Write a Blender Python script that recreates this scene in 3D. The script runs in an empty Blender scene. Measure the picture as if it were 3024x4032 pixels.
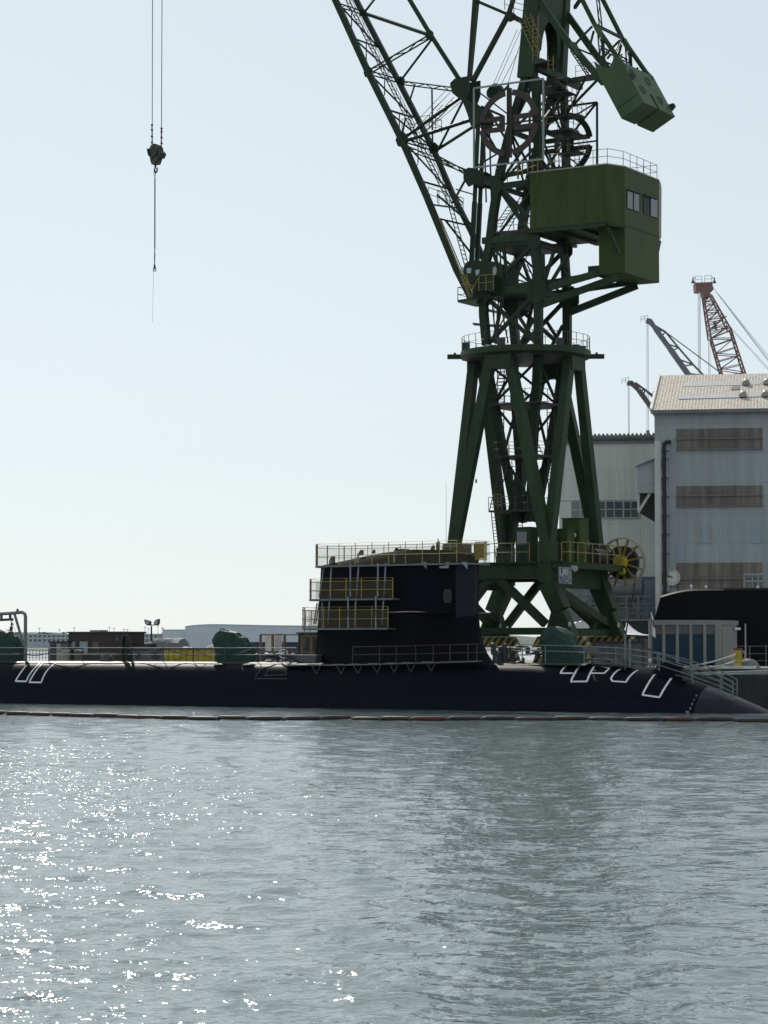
import bpy, math, random
import numpy as np
from mathutils import Vector as V, Matrix
from mathutils.bvhtree import BVHTree
random.seed(7)
SC = bpy.context.scene
COL = SC.collection
R = math.radians

# ------------------------------------------------------------------ camera, sky, sun
F = 9478.6                    # focal length in photo pixels (3024 x 4032 frame)
CAMZ = 4.5
HOR = 2546.5                  # photo row of the horizon
PITCH = math.atan((HOR - 2016) / F)
cam = bpy.data.cameras.new('camera')
cam.sensor_fit = 'VERTICAL'; cam.sensor_height = 36; cam.sensor_width = 27
cam.lens = F / 4032 * 36
cam.clip_start = 0.5; cam.clip_end = 20000
co = bpy.data.objects.new('camera', cam); COL.objects.link(co)
co.location = (0, 0, CAMZ); co.rotation_euler = (math.pi / 2 + PITCH, 0, 0)
SC.camera = co

SUN_EL, SUN_AZ = 38.0, -14.5          # azimuth measured from +Y, negative = left of the view
w = bpy.data.worlds.new('World'); SC.world = w; w.use_nodes = True
nt = w.node_tree; nt.nodes.clear()
sky = nt.nodes.new('ShaderNodeTexSky'); sky.sky_type = 'NISHITA'; sky.sun_disc = False
sky.sun_elevation = R(SUN_EL); sky.sun_rotation = R(SUN_AZ)
sky.altitude = 0; sky.air_density = 1.0; sky.dust_density = .5; sky.ozone_density = 3.0
hs = nt.nodes.new('ShaderNodeHueSaturation'); hs.inputs['Saturation'].default_value = 0.40
bg = nt.nodes.new('ShaderNodeBackground'); bg.inputs[1].default_value = 0.088
wo = nt.nodes.new('ShaderNodeOutputWorld')
nt.links.new(sky.outputs[0], hs.inputs['Color']); tn = nt.nodes.new('ShaderNodeMix'); tn.data_type = 'RGBA'; tn.blend_type = 'MULTIPLY'; tn.inputs[0].default_value = 1; tn.inputs[7].default_value = (.955, 1, 1, 1)
hz0 = nt.nodes.new('ShaderNodeMix'); hz0.data_type = 'RGBA'; hz0.inputs[0].default_value = .52; hz0.inputs[7].default_value = (8.2, 8.75, 9.2, 1)   # thin even veil over the clear sky
nt.links.new(hs.outputs[0], hz0.inputs[6]); nt.links.new(hz0.outputs[2], tn.inputs[6]); nt.links.new(tn.outputs[2], bg.inputs[0]); nt.links.new(bg.outputs[0], wo.inputs[0])
sl = bpy.data.lights.new('sun', 'SUN'); sl.energy = 3.2; sl.angle = R(0.5); sl.color = (1, .94, .85)
so = bpy.data.objects.new('sun', sl); COL.objects.link(so)
_d = V((math.sin(R(SUN_AZ)) * math.cos(R(SUN_EL)), math.cos(R(SUN_AZ)) * math.cos(R(SUN_EL)), math.sin(R(SUN_EL))))
so.rotation_euler = (-_d).to_track_quat('-Z', 'Y').to_euler(); so.location = _d * 300
SC.view_settings.view_transform = 'Standard'; SC.view_settings.look = 'None'
SC.view_settings.exposure = 0.1; SC.view_settings.gamma = 1.0
SC.cycles.use_denoising = True; SC.cycles.filter_width = 1.5
SC.cycles.max_bounces = 6; SC.cycles.diffuse_bounces = 3; SC.cycles.glossy_bounces = 3
SC.cycles.sample_clamp_direct = 30; SC.cycles.sample_clamp_indirect = 1.0
SC.cycles.caustics_reflective = False; SC.cycles.caustics_refractive = False

# ------------------------------------------------------------------ the frame of the quay: t along it (to the right, nearer), n away from the viewer
TH = R(31)
T = V((math.cos(TH), -math.sin(TH), 0)); N = V((math.sin(TH), math.cos(TH), 0)); Z = V((0, 0, 1))
O = V((3.6, 176.9, 0))                 # a point on the submarine's axis
CT, CN = -0.66, 16.05                  # the crane's slewing axis
def W(t, n, z): return O + T * t + N * n + Z * z
def ray(x, y):
    d = V((x - 1512, F, -(y - 2016)))
    c, s = math.cos(PITCH), math.sin(PITCH)
    return V((d.x, d.y * c - d.z * s, d.y * s + d.z * c))
CAMP = V((0, 0, CAMZ))
def PN(p, n):                          # where a line of sight meets the vertical plane n = const
    d = ray(*p); k = (n - (CAMP - O).dot(N)) / d.dot(N)
    return CAMP + d * k
def PY(p, y):                          # ... the plane at distance y
    d = ray(*p); return CAMP + d * (y / d.y)
def U(x, y): return (x * 1.82278, y * 1.82278)
def z1(x, y): return (1250 + x / 2.07375, y / 2.07375)
def z2(x, y): return (1900 + x / 1.9518, y / 1.9518)
def z3(x, y): return (1600 + x / 1.5082, 600 + y / 1.5082)
def z4(x, y): return (1700 + x / 2.07375, 1200 + y / 2.07375)
def zE(x, y): return (1850 + x / 2.765, 250 + y / 2.765)
def zR(x, y): return (1750 + x / 2.5523, 900 + y / 2.5523)
def zQ(x, y): return (2050 + x / 2.5523, y / 2.5523)
def zP(x, y): return (1900 + x / 2.212, 2050 + y / 2.212)
def zW(x, y): return (2150 + x / 1.8982, 1400 + y / 1.8982)
def zF(x, y): return (2420 + x / 2.7467, 1050 + y / 2.7467)
def zB(x, y): return (2100 + x / 1.7955, 2350 + y / 1.7955)

# ------------------------------------------------------------------ materials
def mat(name, col, rough=.5, var=.25, scale=1.5, dirt=None, dirt_amt=0.0, streak=1.0, metal=0.0, spec=.5, bump=0.0, bscale=8.0, emit=None, rvar=0.1):
    m = bpy.data.materials.new(name); m.use_nodes = True
    n = m.node_tree; L = n.links.new
    b = n.nodes['Principled BSDF']
    b.inputs['Roughness'].default_value = rough; b.inputs['Metallic'].default_value = metal
    b.inputs['Specular IOR Level'].default_value = spec
    tc = n.nodes.new('ShaderNodeTexCoord')
    mp = n.nodes.new('ShaderNodeMapping'); L(tc.outputs['Object'], mp.inputs[0])
    mp.inputs['Scale'].default_value = (1, 1, 1 / streak)
    no = n.nodes.new('ShaderNodeTexNoise'); no.inputs['Scale'].default_value = scale; no.inputs['Detail'].default_value = 6; no.inputs['Roughness'].default_value = .65
    L(mp.outputs[0], no.inputs[0])
    rp = n.nodes.new('ShaderNodeValToRGB')
    rp.color_ramp.elements[0].position = .3; rp.color_ramp.elements[1].position = .7
    rp.color_ramp.elements[0].color = tuple(max(0, c * (1 - var)) for c in col) + (1,)
    rp.color_ramp.elements[1].color = tuple(min(1, c * (1 + var)) for c in col) + (1,)
    L(no.outputs['Fac'], rp.inputs[0])
    out = rp.outputs[0]
    if dirt:
        n2 = n.nodes.new('ShaderNodeTexNoise'); n2.inputs['Scale'].default_value = scale * 1.7; n2.inputs['Detail'].default_value = 8; n2.inputs['Roughness'].default_value = .7
        L(mp.outputs[0], n2.inputs[0])
        r2 = n.nodes.new('ShaderNodeValToRGB'); r2.color_ramp.elements[0].position = .62 - dirt_amt * .3; r2.color_ramp.elements[1].position = .78 - dirt_amt * .2
        L(n2.outputs['Fac'], r2.inputs[0])
        mx = n.nodes.new('ShaderNodeMix'); mx.data_type = 'RGBA'
        mx.inputs[7].default_value = tuple(dirt) + (1,)
        L(r2.outputs[0], mx.inputs[0]); L(out, mx.inputs[6]); out = mx.outputs[2]
    L(out, b.inputs['Base Color'])
    if rvar:
        mr = n.nodes.new('ShaderNodeMapRange'); mr.inputs[3].default_value = max(0, rough - rvar); mr.inputs[4].default_value = min(1, rough + rvar)
        L(no.outputs['Fac'], mr.inputs[0]); L(mr.outputs[0], b.inputs['Roughness'])
    if bump:
        n3 = n.nodes.new('ShaderNodeTexNoise'); n3.inputs['Scale'].default_value = bscale; n3.inputs['Detail'].default_value = 5
        L(tc.outputs['Object'], n3.inputs[0])
        bp = n.nodes.new('ShaderNodeBump'); bp.inputs['Strength'].default_value = bump; bp.inputs['Distance'].default_value = .05
        L(n3.outputs['Fac'], bp.inputs['Height']); L(bp.outputs[0], b.inputs['Normal'])
    return m
def clad(name, col, rib=3.0, seam=2.9, dark=.78, dirt=.16, across=(1, 0, 0), rough=.6, ribdepth=.18, tone=.12, spec=.5):
    """ribbed sheet cladding: vertical ribs as bump, horizontal lap joints, sheets of slightly different tone, rain streaks"""
    m = mat(name, col, rough, tone, .35, streak=6.0, rvar=.08, spec=spec)
    n = m.node_tree; L = n.links.new; b = n.nodes['Principled BSDF']
    tc = [x for x in n.nodes if x.type == 'TEX_COORD'][0]
    src = b.inputs['Base Color'].links[0].from_socket
    dp = n.nodes.new('ShaderNodeVectorMath'); dp.operation = 'DOT_PRODUCT'; dp.inputs[1].default_value = across
    L(tc.outputs['Object'], dp.inputs[0])
    sx = n.nodes.new('ShaderNodeSeparateXYZ'); L(tc.outputs['Object'], sx.inputs[0])
    cb = n.nodes.new('ShaderNodeCombineXYZ'); L(dp.outputs['Value'], cb.inputs[0]); L(sx.outputs[2], cb.inputs[1])
    br = n.nodes.new('ShaderNodeTexBrick'); br.inputs['Scale'].default_value = 1.0; br.inputs['Brick Width'].default_value = seam * 4.3; br.inputs['Row Height'].default_value = seam
    br.inputs['Mortar Size'].default_value = .035; br.inputs['Mortar Smooth'].default_value = .3; br.offset = 0
    br.inputs['Color1'].default_value = (1, 1, 1, 1); br.inputs['Color2'].default_value = (.95, .95, .95, 1); br.inputs['Mortar'].default_value = (dark, dark, dark, 1)
    L(cb.outputs[0], br.inputs[0])
    mu = n.nodes.new('ShaderNodeMix'); mu.data_type = 'RGBA'; mu.blend_type = 'MULTIPLY'; mu.inputs[0].default_value = 1
    L(src, mu.inputs[6]); L(br.outputs['Color'], mu.inputs[7])
    ns = n.nodes.new('ShaderNodeTexNoise'); ns.inputs['Scale'].default_value = 1.0; ns.inputs['Detail'].default_value = 5
    mp = n.nodes.new('ShaderNodeMapping'); mp.inputs['Scale'].default_value = (1.6, 1.6, .09); L(tc.outputs['Object'], mp.inputs[0]); L(mp.outputs[0], ns.inputs[0])
    rp = n.nodes.new('ShaderNodeValToRGB'); rp.color_ramp.elements[0].position = .35; rp.color_ramp.elements[1].position = .75
    rp.color_ramp.elements[0].color = (1, 1, 1, 1); k = 1 - dirt; rp.color_ramp.elements[1].color = (k, k * .97, k * .93, 1)
    L(ns.outputs['Fac'], rp.inputs[0])
    m2 = n.nodes.new('ShaderNodeMix'); m2.data_type = 'RGBA'; m2.blend_type = 'MULTIPLY'; m2.inputs[0].default_value = 1
    L(mu.outputs[2], m2.inputs[6]); L(rp.outputs[0], m2.inputs[7]); L(m2.outputs[2], b.inputs['Base Color'])
    if rib:
        wv = n.nodes.new('ShaderNodeMath'); wv.operation = 'MULTIPLY'; wv.inputs[1].default_value = rib * 2 * math.pi; L(dp.outputs['Value'], wv.inputs[0])
        sn = n.nodes.new('ShaderNodeMath'); sn.operation = 'SINE'; L(wv.outputs[0], sn.inputs[0])
        bp = n.nodes.new('ShaderNodeBump'); bp.inputs['Strength'].default_value = ribdepth; bp.inputs['Distance'].default_value = .04
        L(sn.outputs[0], bp.inputs['Height']); L(bp.outputs[0], b.inputs['Normal'])
    return m
def netmat(name, col, open_):
    m = mat(name, col, .8, .3, 3)
    n = m.node_tree; L = n.links.new; b = n.nodes['Principled BSDF']; o = n.nodes['Material Output']
    tr = n.nodes.new('ShaderNodeBsdfTransparent'); mx = n.nodes.new('ShaderNodeMixShader'); mx.inputs[0].default_value = 1 - open_
    L(tr.outputs[0], mx.inputs[1]); L(b.outputs[0], mx.inputs[2]); L(mx.outputs[0], o.inputs[0])
    return m

M = {}
M['green'] = mat('crane green paint', (.023, .047, .019), .5, .35, 1.2, (.040, .032, .020), .3, 4, spec=.22)
M['green2'] = mat('crane mast green paint', (.017, .032, .015), .5, .3, 1.2, (.045, .035, .025), .15, 3, spec=.22)
M['olive'] = mat('machinery house olive paint', (.043, .068, .014), .55, .22, .7, (.040, .034, .014), .35, 7, spec=.22)
M['weight'] = mat('counterweight green paint', (.062, .100, .046), .55, .15, .8, (.050, .075, .036), .2, 5, spec=.22)
M['rail_y'] = mat('yellow rail paint', (.23, .18, .045), .5, .3, 3, (.12, .06, .03), .4)
M['yellow'] = mat('yellow paint', (.42, .33, .03), .5, .25, 2, (.15, .09, .03), .3)
M['rail_d'] = mat('dark rail steel', (.05, .045, .04), .5, .4, 3, (.12, .05, .03), .4)
M['rust_red'] = mat('red oxide paint', (.16, .035, .02), .6, .4, 3)
M['emblem'] = mat('dull red emblem paint', (.045, .023, .021), .6, .3, 2, (.04, .03, .025), .4)
M['alu'] = mat('pale tube', (.24, .27, .265), .45, .2, 3)
M['rail_g'] = mat('grey rail paint', (.17, .185, .19), .5, .25, 3)
M['rail_s'] = mat('bright yellow scaffold paint', (.36, .29, .07), .5, .25, 3, (.2, .08, .03), .3)
M['galv'] = mat('galvanised steel', (.33, .36, .37), .45, .2, 3, metal=.4)
M['cable'] = mat('wire rope', (.035, .035, .035), .5, .2, 3)
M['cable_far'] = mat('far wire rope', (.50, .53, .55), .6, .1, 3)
M['black'] = mat('black rubber', (.012, .012, .014), .6, .3, 3)
M['dark'] = mat('dark steel', (.03, .032, .035), .55, .3, 2)
M['glass'] = mat('window glass', (.065, .08, .10), .08, .1, 1, spec=1.0, rvar=.02)  # blue-grey base stands in for sky reflected in the panes
M['sky_pane'] = mat('cab pane with painted sky', (.30, .42, .42), .1, .1, 1, spec=1.0, rvar=.02)  # opaque pane, its teal standing in for sky seen through the cab
M['white'] = mat('white paint', (.72, .73, .72), .5, .08, 2, (.5, .48, .44), .2, 4)
M['board'] = mat('weathered notice board', (.34, .36, .36), .6, .1, 3, (.09, .09, .16), .62)
M['bluemark'] = mat('blue lettering paint', (.05, .05, .13), .6, .4, 5)
M['palemark'] = mat('pale lettering paint', (.55, .58, .57), .6, .2, 5)
def stripes(col=(.3, .22, .04)):
    m = mat('hazard stripe paint', col, .6, .3, 3)
    n = m.node_tree; L = n.links.new; b = n.nodes['Principled BSDF']
    tc = [x for x in n.nodes if x.type == 'TEX_COORD'][0]
    src = b.inputs['Base Color'].links[0].from_socket
    dp = n.nodes.new('ShaderNodeVectorMath'); dp.operation = 'DOT_PRODUCT'; k = 2 * math.pi / .62
    dp.inputs[1].default_value = (T.x * k + N.x * k * .3, T.y * k + N.y * k * .3, -k * .75); L(tc.outputs['Object'], dp.inputs[0])
    sn = n.nodes.new('ShaderNodeMath'); sn.operation = 'SINE'; L(dp.outputs['Value'], sn.inputs[0])
    gt = n.nodes.new('ShaderNodeMath'); gt.operation = 'GREATER_THAN'; gt.inputs[1].default_value = 0; L(sn.outputs[0], gt.inputs[0])
    mx = n.nodes.new('ShaderNodeMix'); mx.data_type = 'RGBA'; mx.inputs[7].default_value = (.015, .015, .015, 1)
    L(gt.outputs[0], mx.inputs[0]); L(src, mx.inputs[6]); L(mx.outputs[2], b.inputs['Base Color'])
    return m
M['stripes'] = stripes(); M['dullstripes'] = stripes((.09, .085, .04))
def hullmat(name, col, band, rough, zband, spec=.07):
    m = mat(name, col, rough, .3, .8, streak=2.5, rvar=.07, spec=spec)
    n = m.node_tree; L = n.links.new; b = n.nodes['Principled BSDF']
    tc = [x for x in n.nodes if x.type == 'TEX_COORD'][0]
    src = b.inputs['Base Color'].links[0].from_socket
    sx = n.nodes.new('ShaderNodeSeparateXYZ'); L(tc.outputs['Object'], sx.inputs[0])
    no = n.nodes.new('ShaderNodeTexNoise'); no.inputs['Scale'].default_value = .7; no.inputs['Detail'].default_value = 5; L(tc.outputs['Object'], no.inputs[0])
    ad = n.nodes.new('ShaderNodeMath'); ad.operation = 'MULTIPLY_ADD'; ad.inputs[1].default_value = .12; L(no.outputs['Fac'], ad.inputs[0]); L(sx.outputs[2], ad.inputs[2])
    mr = n.nodes.new('ShaderNodeMapRange'); mr.inputs[1].default_value = zband - .03 + .06; mr.inputs[2].default_value = zband + .03 + .06
    L(ad.outputs[0], mr.inputs[0])
    mx = n.nodes.new('ShaderNodeMix'); mx.data_type = 'RGBA'; mx.inputs[6].default_value = tuple(band) + (1,)
    L(mr.outputs[0], mx.inputs[0]); L(src, mx.inputs[7]); L(mx.outputs[2], b.inputs['Base Color'])
    # tile joints of the hull coating
    br = n.nodes.new('ShaderNodeTexBrick'); br.inputs['Scale'].default_value = 1; br.inputs['Brick Width'].default_value = 1.1; br.inputs['Row Height'].default_value = .55; br.inputs['Mortar Size'].default_value = .012
    d1 = n.nodes.new('ShaderNodeVectorMath'); d1.operation = 'DOT_PRODUCT'; d1.inputs[1].default_value = T; L(tc.outputs['Object'], d1.inputs[0])
    cb = n.nodes.new('ShaderNodeCombineXYZ'); L(d1.outputs['Value'], cb.inputs[0]); L(sx.outputs[2], cb.inputs[1]); L(cb.outputs[0], br.inputs[0])
    n3 = n.nodes.new('ShaderNodeTexNoise'); n3.inputs['Scale'].default_value = 1.3; n3.inputs['Detail'].default_value = 4; L(tc.outputs['Object'], n3.inputs[0])
    sb = n.nodes.new('ShaderNodeMath'); sb.operation = 'SUBTRACT'; L(n3.outputs['Fac'], sb.inputs[0]); L(br.outputs['Fac'], sb.inputs[1])
    bp = n.nodes.new('ShaderNodeBump'); bp.inputs['Strength'].default_value = .22; bp.inputs['Distance'].default_value = .03
    L(sb.outputs[0], bp.inputs['Height']); L(bp.outputs[0], b.inputs['Normal'])
    return m
M['hull'] = hullmat('black hull coating', (.0006, .0014, .0058), (.0018, .0034, .0110), .5, .95)
M['bow'] = hullmat('grey bow paint', (.017, .020, .029), (.004, .006, .013), .34, .95, .26)
M['sail'] = hullmat('black sail coating', (.0014, .0018, .0062), (.0014, .0018, .0062), .55, -9)
M['sail_edge'] = mat('navy leading edge paint', (.008, .009, .016), .5, .2, 1, spec=.2)
M['brownnet'] = netmat('brown netting', (.075, .055, .032), .52)
M['brown'] = mat('rusty brown plate', (.085, .065, .038), .6, .35, 2, (.16, .10, .03), .35)
M['strut'] = mat('blue grey scaffold tube', (.22, .27, .32), .45, .15, 3)
M['deckplate'] = mat('scaffold deck plate', (.13, .15, .15), .5, .3, 2, (.2, .14, .06), .3)
M['tarp'] = mat('green tarpaulin', (.003, .034, .021), .55, .5, 1.6, bump=1.0, bscale=2.6, spec=.35)
M['tarp_grey'] = mat('grey tarpaulin', (.13, .14, .145), .6, .25, 1.5, bump=.8, bscale=2.5)
M['tarp_white'] = mat('white awning cloth', (.6, .62, .7), .6, .15, 2, (.15, .17, .32), .4, bump=.5)
M['hut'] = mat('brown hut boards', (.040, .028, .020), .7, .3, 2, streak=5)
M['shed'] = mat('grey shed sheet', (.10, .105, .11), .6, .3, 2, streak=4)
M['rope'] = mat('grey rope', (.11, .105, .095), .9, .4, 6, bump=1, bscale=20)
M['mooring'] = mat('pale mooring rope', (.40, .38, .34), .8, .2, 8)
M['concrete'] = mat('quay concrete', (.22, .21, .19), .8, .3, .6, (.11, .10, .09), .35, bump=.3, bscale=4)
M['quayface'] = mat('wet quay wall', (.035, .035, .034), .7, .4, .8, (.015, .018, .015), .5, 4, bump=.4)
M['boom'] = mat('oil boom canvas', (.045, .022, .015), .55, .5, 1.5, (.012, .010, .009), .5)
M['draft'] = mat('worn draft figure paint', (.22, .23, .24), .6, .2, 5)
M['boomjoint'] = mat('oil boom joint', (.075, .02, .012), .55, .4, 2)
M['blueglass'] = mat('blue booth glazing', (.004, .030, .058), .3, .3, 1.2, spec=.2)
M['booth'] = mat('grey booth panel', (.22, .225, .22), .55, .12, 2, (.14, .13, .12), .2, 4)
M['wall'] = clad('blue grey cladding', (.37, .405, .43))
M['wall_light'] = clad('pale grey cladding', (.62, .64, .61), dark=.82, dirt=.15)
M['wall_dark'] = clad('grey cladding with painted shade', (.26, .30, .34), dark=.75, dirt=.35)  # shade low on the back building, put into the cladding colour
M['louvre'] = clad('brown louvre boards', (.21, .185, .16), rib=2.2, seam=1.1, dark=.8, dirt=.6, tone=.35)
M['patch'] = clad('grey panel patch', (.33, .39, .46), seam=5)
M['roof'] = mat('weathered roof sheet', (.52, .47, .40), .75, .3, 2.2, (.24, .20, .165), .6, 1)
def ribbed(m, rib, depth=.6):
    n = m.node_tree; L = n.links.new; b = n.nodes['Principled BSDF']
    tc = [x for x in n.nodes if x.type == 'TEX_COORD'][0]
    sx = n.nodes.new('ShaderNodeSeparateXYZ'); L(tc.outputs['Object'], sx.inputs[0])
    a = n.nodes.new('ShaderNodeMath'); a.operation = 'MULTIPLY'; a.inputs[1].default_value = rib * 2 * math.pi; L(sx.outputs[0], a.inputs[0])
    s = n.nodes.new('ShaderNodeMath'); s.operation = 'SINE'; L(a.outputs[0], s.inputs[0])
    bp = n.nodes.new('ShaderNodeBump'); bp.inputs['Strength'].default_value = depth; bp.inputs['Distance'].default_value = .05
    L(s.outputs[0], bp.inputs['Height']); L(bp.outputs[0], b.inputs['Normal'])
ribbed(M['roof'], 3.2, .25)
M['skylight'] = mat('grey skylight sheet', (.40, .40, .40), .5, .12, 2); ribbed(M['skylight'], 3.2, .04)
M['hazed_white'] = clad('haze-paled white cladding', (.62, .67, .74), rib=0, seam=9, dark=.93, dirt=.1, tone=.05)  # distance haze painted in: paler and bluer than the wall itself
M['hazed_blue'] = clad('haze-paled grey concrete', (.42, .47, .52), rib=0, seam=4, dark=.85, dirt=.15)  # paled towards blue in place of distance haze
M['fargrey'] = mat('far grey steel', (.16, .165, .175), .6, .2, 1)
M['hazed_red'] = mat('haze-paled red steel', (.21, .10, .095), .6, .2, 1)  # red paled to carry the haze of distance
M['farbrown'] = mat('far brown steel', (.11, .085, .08), .6, .2, 1)
M['sub2'] = clad('black tiled plating', (.002, .0025, .005), rib=0, seam=.9, dark=.6, dirt=.2, rough=.5, spec=.08)
M['coam'] = mat('brown coaming', (.022, .017, .011), .85, .35, 2, (.06, .042, .015), .35, spec=.05)
M['casing'] = mat('deck casing with painted glare', (.055, .053, .05), .38, .35, .7, (.02, .02, .02), .3, spec=.5, bump=.15, bscale=6)  # lighter than the black hull: deck glare put into the grey
M['bluebox'] = mat('blue container paint', (.03, .05, .09), .5, .2, 2)
M['ground'] = mat('far shore ground', (.16, .17, .15), .9, .3, .05)
M['flagwhite'] = mat('white flag cloth', (.75, .75, .74), .8, .05, 3)
M['flagred'] = mat('red flag cloth', (.55, .04, .04), .8, .1, 3)
M['clock'] = mat('clock face', (.62, .66, .58), .5, .05, 3)
M['lamp'] = mat('lamp glass', (.45, .46, .42), .2, .1, 4)
M['beige'] = mat('beige casing', (.32, .30, .25), .55, .2, 2)

# ------------------------------------------------------------------ mesh builder
class MB:
    def __init__(s): s.v = []; s.f = []
    def add(s, vs, fs):
        o = len(s.v); s.v += [tuple(x) for x in vs]; s.f += [tuple(i + o for i in f) for f in fs]; return s
    def hexa(s, b, t):                       # 4 bottom, 4 top corners
        return s.add(list(b) + list(t), [(3, 2, 1, 0), (4, 5, 6, 7), (0, 1, 5, 4), (1, 2, 6, 5), (2, 3, 7, 6), (3, 0, 4, 7)])
    def box(s, t0, t1, n0, n1, za, zb):      # box in the quay frame
        return s.hexa([W(t0, n0, za), W(t1, n0, za), W(t1, n1, za), W(t0, n1, za)], [W(t0, n0, zb), W(t1, n0, zb), W(t1, n1, zb), W(t0, n1, zb)])
    def wbox(s, x0, x1, y0, y1, za, zb):     # box in the world frame
        return s.hexa([(x0, y0, za), (x1, y0, za), (x1, y1, za), (x0, y1, za)], [(x0, y0, zb), (x1, y0, zb), (x1, y1, zb), (x0, y1, zb)])
    def beam(s, p, q, w, h=None, side=None, w2=None, h2=None):
        p, q = V(p), V(q); h = w if h is None else h; w2 = w if w2 is None else w2; h2 = h if h2 is None else h2
        d = (q - p).normalized(); a = V(side) if side is not None else N
        a = (a - d * a.dot(d))
        if a.length < 1e-3: a = T - d * T.dot(d)
        a.normalize(); b = d.cross(a)
        f = lambda c, ww, hh: [c - a * ww / 2 - b * hh / 2, c + a * ww / 2 - b * hh / 2, c + a * ww / 2 + b * hh / 2, c - a * ww / 2 + b * hh / 2]
        return s.hexa(f(p, w, h), f(q, w2, h2))
    def tube(s, p, q, r, r2=None, k=8, cap=True):
        p, q = V(p), V(q); r2 = r if r2 is None else r2
        d = (q - p).normalized(); a = d.orthogonal().normalized(); b = d.cross(a)
        vs = []; fs = []
        for c, rr in ((p, r), (q, r2)):
            for i in range(k):
                g = 2 * math.pi * i / k; vs.append(c + a * rr * math.cos(g) + b * rr * math.sin(g))
        for i in range(k): fs.append((i, (i + 1) % k, k + (i + 1) % k, k + i))
        if cap: fs += [tuple(range(k - 1, -1, -1)), tuple(range(k, 2 * k))]
        return s.add(vs, fs)
    def poly(s, pts, r, k=6):
        pts = [V(x) for x in pts]; rings = []
        d0 = (pts[1] - pts[0]).normalized(); a = d0.orthogonal().normalized()
        for i, p in enumerate(pts):
            d = (pts[min(i + 1, len(pts) - 1)] - pts[max(i - 1, 0)]).normalized()
            a = (a - d * a.dot(d)).normalized(); b = d.cross(a)
            rings.append([p + a * r * math.cos(2 * math.pi * j / k) + b * r * math.sin(2 * math.pi * j / k) for j in range(k)])
        return s.loft(rings, True)
    def loft(s, rings, cap=False, closed=True):
        k = len(rings[0]); vs = [x for r_ in rings for x in r_]; fs = []
        for i in range(len(rings) - 1):
            for j in range(k if closed else k - 1):
                j2 = (j + 1) % k; fs.append((i * k + j, i * k + j2, (i + 1) * k + j2, (i + 1) * k + j))
        if cap: fs += [tuple(range(k - 1, -1, -1)), tuple(range((len(rings) - 1) * k, len(rings) * k))]
        return s.add(vs, fs)
    def prism(s, pts, off):                  # a flat outline given thickness off
        pts = [V(p) for p in pts]; off = V(off); k = len(pts)
        fs = [tuple(range(k - 1, -1, -1)), tuple(range(k, 2 * k))] + [(i, (i + 1) % k, k + (i + 1) % k, k + i) for i in range(k)]
        return s.add(pts + [p + off for p in pts], fs)
    def ring(s, c, ax, r, th, dep, k=48, a0=0.0, a1=2 * math.pi, ref=None):   # flat ring band round axis ax
        c = V(c); ax = V(ax).normalized(); a = (V(ref) if ref is not None else ax.orthogonal()).normalized(); b = ax.cross(a)
        full = abs(a1 - a0) > 6.28; m = k if full else k + 1; rings = []
        for i in range(m):
            g = a0 + (a1 - a0) * i / k; e = a * math.cos(g) + b * math.sin(g)
            rings.append([c + e * r - ax * dep / 2, c + e * (r - th) - ax * dep / 2, c + e * (r - th) + ax * dep / 2, c + e * r + ax * dep / 2])
        if full: rings.append(rings[0])
        return s.loft(rings, not full)
    def ball(s, c, rx, ry=None, rz=None, k=12, z0=-1.0, jitter=0):
        ry = rx if ry is None else ry; rz = rx if rz is None else rz; c = V(c); rings = []
        m = max(4, k // 2)
        for i in range(m + 1):
            ph = math.asin(z0) + (math.pi / 2 - math.asin(z0)) * i / m
            rings.append([c + T * rx * (math.cos(ph) * math.cos(2 * math.pi * j / k) + random.uniform(-jitter, jitter)) + N * ry * (math.cos(ph) * math.sin(2 * math.pi * j / k)) + Z * rz * math.sin(ph) for j in range(k)])
        return s.loft(rings, True)
    def build(s, name, m, parent=None, smooth=False, loc=None):
        me = bpy.data.meshes.new(name)
        o = bpy.data.objects.new(name, me); COL.objects.link(o)
        if parent is not None:
            o.parent = parent; base = BASE.get(parent.name, V((0, 0, 0))); BASE[o.name] = base
        else:
            base = V(loc) if loc is not None else V((0, 0, 0)); o.location = base; BASE[o.name] = base
        me.from_pydata([(V(p) - base)[:] for p in s.v], [], s.f); me.update()
        if isinstance(m, str): m = M[m]
        me.materials.append(m)
        bm_fix(me, smooth)
        return o
import bmesh
def bm_fix(me, smooth):
    bm = bmesh.new(); bm.from_mesh(me); bmesh.ops.remove_doubles(bm, verts=bm.verts, dist=1e-5); bmesh.ops.recalc_face_normals(bm, faces=bm.faces); bm.to_mesh(me); bm.free()
    if smooth:
        for p in me.polygons: p.use_smooth = True
        try: me.set_sharp_from_angle(angle=R(42 if smooth is True else smooth))
        except Exception: pass
BASE = {}
def tag(o, label=None, cat=None, group=None, kind=None):
    if label: o['label'] = label
    if cat: o['category'] = cat
    if group: o['group'] = group
    if kind: o['kind'] = kind
    return o
def thing(name, label, cat, loc, group=None):
    o = bpy.data.objects.new(name, None); COL.objects.link(o); o.location = loc; o.empty_display_size = .5
    BASE[o.name] = V(loc); return tag(o, label, cat, group)
def copy_tree(o, dloc, parent=None):
    c = o.copy(); COL.objects.link(c)
    if parent is None: c.location = o.location + V(dloc); BASE[c.name] = V(c.location)
    else: c.parent = parent
    for ch in [x for x in bpy.data.objects if x.parent == o]: copy_tree(ch, dloc, c)
    return c
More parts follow.
